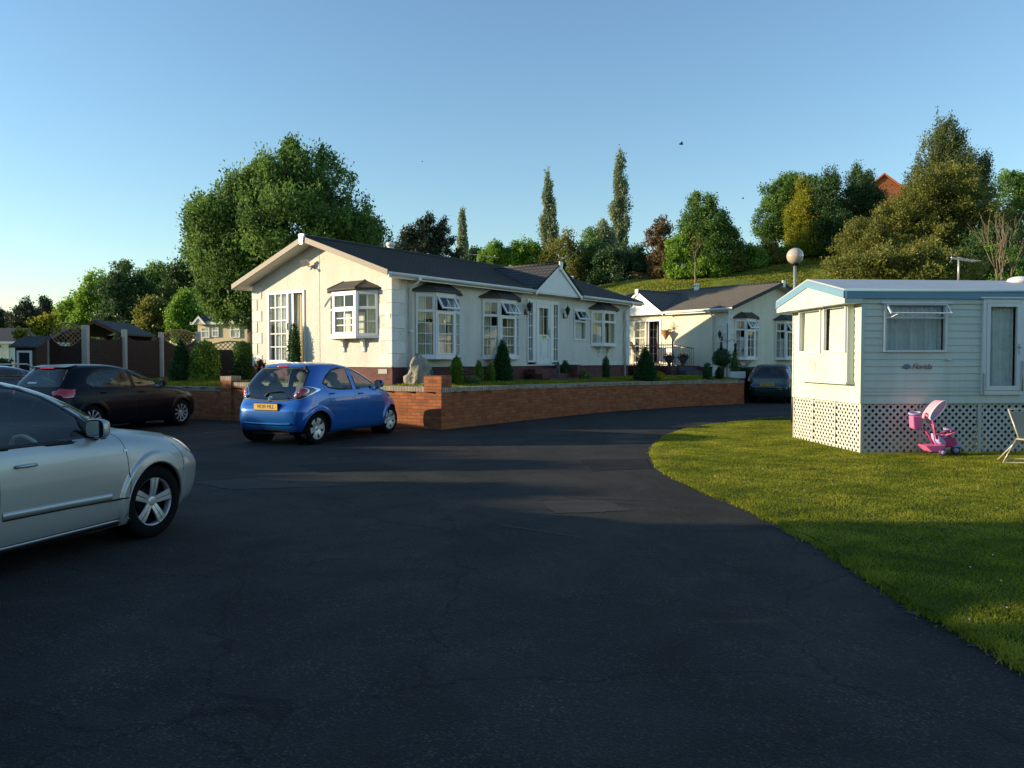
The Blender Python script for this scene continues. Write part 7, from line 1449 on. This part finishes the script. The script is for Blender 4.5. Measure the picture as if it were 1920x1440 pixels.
# ================================================================== TOYS AND CHAIR
tk = G(1757, 856); tr3 = thing('toddler_trike', 'pink and purple toddler trike with parent handle bag beside the lattice skirt', 'tricycle', (tk[0], tk[1] - .0, .03))
U = lambda px, py: ((px - 1757) * tk[1] / FPX, (856 - py) * tk[1] / FPX - .03)
def pt(px, py, y=0): a, b = U(px, py); return (a, y, max(b, 0))
def part(name, m, mt, par=None, bevel=0): return m.build(name, mt, par or tr3, bevel=bevel)
for px, py, yy, r_ in ((1757, 850, -.16, .058), (1757, 850, .16, .058), (1791, 846, 0, .075)):
    a, b = U(px, py); m = MB(); m.lathe([(.01, -.03), (r_ * .8, -.028), (r_, -.018), (r_, .018), (r_ * .8, .028), (.01, .03)], 20, 'y', (a, yy, r_)); w_ = part('wheel', m, 'purple'); m = MB(); m.lathe([(.01, -.038), (r_ * .55, -.034), (r_ * .6, -.02)], 16, 'y', (a, yy, r_)); m.build('hub', 'lilac', w_)
m = MB(); m.extr([U(1726, 834), U(1766, 832), U(1762, 848), U(1738, 846)], lambda a, b, c: (a, c, b), -.13, .13); part('rear_basket', m, 'pink', bevel=.015)
m = MB(); m.extr([U(1764, 822), U(1788, 820), U(1792, 832), U(1780, 838), U(1762, 836)], lambda a, b, c: (a, c, b), -.07, .07); part('body', m, 'magenta', bevel=.02)
m = MB(); m.extr([U(1778, 833), U(1790, 829), U(1800, 833), U(1802, 842), U(1796, 838), U(1782, 838)], lambda a, b, c: (a, c, b), -.06, .06); part('mudguard', m, 'lilac', bevel=.015)
m = MB(); m.extr([U(1750, 812), U(1756, 816), U(1766, 826), U(1768, 832), U(1756, 832), U(1752, 826)], lambda a, b, c: (a, c, b), -.11, .11); part('seat', m, 'lilac', bevel=.02)
m = MB(); m.tube([pt(1742, 788, -.09), pt(1745, 805, -.10), pt(1750, 822, -.09)], .014, 7); m.tube([pt(1748, 786, .09), pt(1756, 805, .10), pt(1760, 822, .09)], .014, 7); m.tube([pt(1730, 801), pt(1740, 815), pt(1750, 832)], .017, 7); m.tube([pt(1790, 846), pt(1784, 825), pt(1778, 806)], .016, 7); part('frame', m, 'magenta')
m = MB(); ring = [(U(1775, 812)[0] + .13 * math.cos(a), .13 * math.sin(a), U(1775, 812)[1] + .035 * math.cos(a)) for a in np.linspace(0, 2 * PI, 19)[:-1]]; m.tube(ring, .016, 7, closed=True); part('safety_ring', m, 'pink')
m = MB(); m.tube([pt(1778, 804, -.15), pt(1778, 802, 0), pt(1778, 804, .15)], .013, 7); m.tube([pt(1760, 803, -.13), pt(1778, 804, -.15)], .014, 7); m.tube([pt(1786, 803, .12), pt(1778, 804, .15)], .014, 7); part('handlebar', m, 'lilac')
m = MB(); ov = [U(1750, 768)] ; cx, cz = U(1749, 768); ang = math.atan2(U(1764, 749)[1] - U(1735, 785)[1], U(1764, 749)[0] - U(1735, 785)[0])
el = [(cx + .19 * math.cos(a) * math.cos(ang) - .062 * math.sin(a) * math.sin(ang), cz + .19 * math.cos(a) * math.sin(ang) + .062 * math.sin(a) * math.cos(ang)) for a in np.linspace(0, 2 * PI, 25)[:-1]]
m.extr(el, lambda a, b, c: (a, c, b), -.13, .13); cn = part('canopy', m, 'pinkpale', bevel=.02)
m = MB(); m.tube([(a, -.135, b) for a, b in el], .010, 6, closed=True); m.build('canopy_edge', 'white', cn)
m = MB(); m.tube([pt(1733, 780, -.1), pt(1738, 783, -.13), pt(1750, 776, -.13)], .014, 6); m.tube([pt(1738, 786, 0), pt(1746, 792, 0)], .03, 8); m.build('canopy_hinge', 'lilac', cn)
m = MB(); m.extr([U(1704, 779), U(1723, 777), U(1724, 800), U(1720, 804), U(1709, 804), U(1706, 800)], lambda a, b, c: (a, c, b), -.09, .05); bg_ = part('handle_bag', m, 'pink', bevel=.025)
m = MB(); cx, cz = U(1713, 774); m.tube([(cx + .09 * math.cos(a), -.02 + .06 * math.sin(a), cz + .018 * math.sin(a + .5)) for a in np.linspace(0, 2 * PI, 19)[:-1]], .015, 7, closed=True); m.build('bag_rim', 'lilac', bg_)
m = MB(); m.tube([pt(1722, 798), pt(1726, 803), pt(1732, 802)], .012, 6); part('handle_link', m, 'lilac')
ck = G(1880, 872); gc = thing('folding_chair', 'beige fabric folding garden chair cut by the right edge', 'chair', (ck[0], ck[1], .03))
s_ = ck[1] / FPX; U2 = lambda px, py: ((px - 1880) * s_, (872 - py) * s_)
m = MB()
for yy in (0, .52):
    pass
a0 = U2(1898, 772); a1 = U2(1912, 832)
bw_ = .50
m.tube([(a1[0], 0, a1[1]), (a0[0], .12, a0[1]), (a0[0] + bw_, .16, a0[1] + .01), (a1[0] + bw_, .04, a1[1])], .012, 8)
m.tube([(U2(1905, 832)[0], 0, .36), (0, .0, .01), (.55, -.08, .01), (.62, -.06, .36)], .012, 8)
m.tube([(.22, -.02, .36), (U2(1898, 858)[0], .35, .01), (.60, .40, .01), (.66, .0, .36)], .012, 8); m.tube([(.20, 0, .36), (.20, -.42, .38), (.70, -.46, .38), (.70, 0, .36)], .012, 8); m.build('frame', 'chairframe', gc)
m = MB(); b0 = a0; m.add([(b0[0] + .005, .115, b0[1] - .05), (b0[0] + bw_, .145, b0[1] - .05), (a1[0] + bw_, .03, a1[1] + .02), (a1[0] + .01, -.0, a1[1] + .02), (b0[0] + .005, .122, b0[1] - .05), (b0[0] + bw_, .152, b0[1] - .05), (a1[0] + bw_, .037, a1[1] + .02), (a1[0] + .01, .007, a1[1] + .02)], [(0, 1, 2, 3), (7, 6, 5, 4), (0, 4, 5, 1), (2, 6, 7, 3), (0, 3, 7, 4), (1, 5, 6, 2)]); m.build('backrest', 'sling', gc)
m = MB(); m.box(.20, -.42, .372, .70, .0, .378); m.build('seat', 'sling', gc)
# insects high over the road
for i, (px, py, Y, s) in enumerate(((1277, 270, 7, .022), (1393, 372, 9, .014), (792, 303, 10, .010))):
    a = AY(px, py, Y); m = MB(); m.ell((0, 0, 0), (s, s * .35, s * .35), 8, 6); m.extr([(-.3 * s, 0), (.3 * s, 0), (.5 * s, 1.2 * s), (-.2 * s, 1.1 * s)], lambda p, q, r_: (p, q, r_ + q * .5), 0, s * .05); m.extr([(-.3 * s, 0), (.3 * s, 0), (.5 * s, -1.2 * s), (-.2 * s, -1.1 * s)], lambda p, q, r_: (p, q, r_ - q * .5), 0, s * .05)
    o = m.build('insect', 'dark'); o.location = a; tag(o, ('dark flying insect above the sycamore, the largest speck in the sky', 'tiny flying insect above the hedge right of the sycamore', 'tiny flying insect in the sky above the dark pines')[i], 'insect')
# ================================================================== HEDGES ADDED OUT OF VIEW, to shade the yard and block horizon glow
def hedge_run(label, x, y0, y1, h0, h1, seed, wv=.5, m_='f_dark'):
    t = thing('hedge', label, 'hedge', (x, y0, 0)); rng = np.random.default_rng(seed); L = y1 - y0; n = int(L * 900); yy = rng.uniform(0, L, n)
    H_ = h0 + (h1 - h0) * yy / L + wv * (.5 * np.sin(yy * 1.3 + seed) + .3 * np.sin(yy * 3.1 + seed * 2) + .2 * np.sin(yy * 7)); zz_ = H_ * rng.uniform(0, 1, n) ** .6; P = np.stack([rng.normal(0, .45, n), yy, zz_], 1); V, F = leaf_arrays(P, None, .26, rng); npmesh('foliage', V, F, m_, t, tint=rng.uniform(0, .7, n)); return t
def shade_hedge(name, label, cat, x, prof, seed, m_='f_dark', th=.5, dens=700):
    prof = np.array(prof, float); y0 = prof[0, 0]; t = thing(name, label, cat, (x, y0, 0)); rng = np.random.default_rng(seed); L = prof[-1, 0] - y0; n = int(L * dens)
    yy = rng.uniform(0, L, n); H_ = np.interp(yy + y0, prof[:, 0], prof[:, 1]); zz_ = H_ * rng.uniform(0, 1, n) ** .5 + rng.normal(0, .06, n); P = np.stack([rng.normal(0, th * .6, n), yy, zz_], 1)
    V, F = leaf_arrays(P, None, .16, rng); npmesh('foliage', V, F, m_, t, tint=rng.uniform(0, .7, n))
    m = MB(); m.extr([(0, 0)] + [(a - y0, max(.1, b - .10)) for a, b in prof] + [(L, 0)], lambda a, b, c: (c, a, b), -th * .5, th * .5); m.build('opaque_core', 'dark', t)  # opaque core so no sun leaks through the added hedge
shade_hedge('hedge', 'unseen tall hedge added left of the yard to shade the foreground', 'hedge', -16, [(-9, 6.3), (4.15, 6.2), (4.25, 3.3), (4.55, 3.3), (4.65, 6.2), (5.9, 6.2), (6.6, 5.6), (7.0, 4.9)], 3, th=.6)  # added to shade the foreground; the notch lets a thin sunlit strip through
shade_hedge('hedge', 'unseen uneven hedge added left of the yard, shaped to cast bands of shade', 'hedge', -16.2, [(7.0, 4.6), (7.25, 3.3), (8.6, 3.1), (8.9, 3.35), (9.7, 3.2), (10.0, 2.55), (10.7, 2.5), (11.0, 3.3), (11.9, 3.35), (12.3, 2.95), (13.4, 2.9), (13.8, 2.6), (18, 2.45), (20, 2.6), (21.5, 2.75), (23, 3.0), (24.0, 3.1)], 4)  # added too; outline stepped to lay bands of sun and shade on the road
def glow_block_hedge(label, y, x0, x1, h, seed):
    t = thing('hedge', label, 'hedge', (x0, y, 0)); rng = np.random.default_rng(seed); L = x1 - x0; n = int(L * 500); xx = rng.uniform(0, L, n); H_ = h + .8 * np.sin(xx * .5 + seed) + .5 * np.sin(xx * 1.7)
    P = np.stack([xx, rng.normal(0, .5, n), H_ * rng.uniform(0, 1, n) ** .5], 1); V, F = leaf_arrays(P, None, .3, rng); npmesh('foliage', V, F, 'f_ash', t, tint=rng.uniform(0, .7, n))
    m = MB(); m.extr([(0, 0)] + [(a, h + .8 * math.sin(a * .5 + seed) + .5 * math.sin(a * 1.7) - .3) for a in np.arange(0, L, .5)] + [(L, h - .5), (L, 0)], lambda a, b, c: (a, c, b), -.3, .3); m.build('opaque_core', 'dark', t)
glow_block_hedge('unseen long hedge added behind the camera to block horizon glow', -16, -16, 34, 5.0, 7)  # added to keep low sky glow out of reflections and darken the foreground
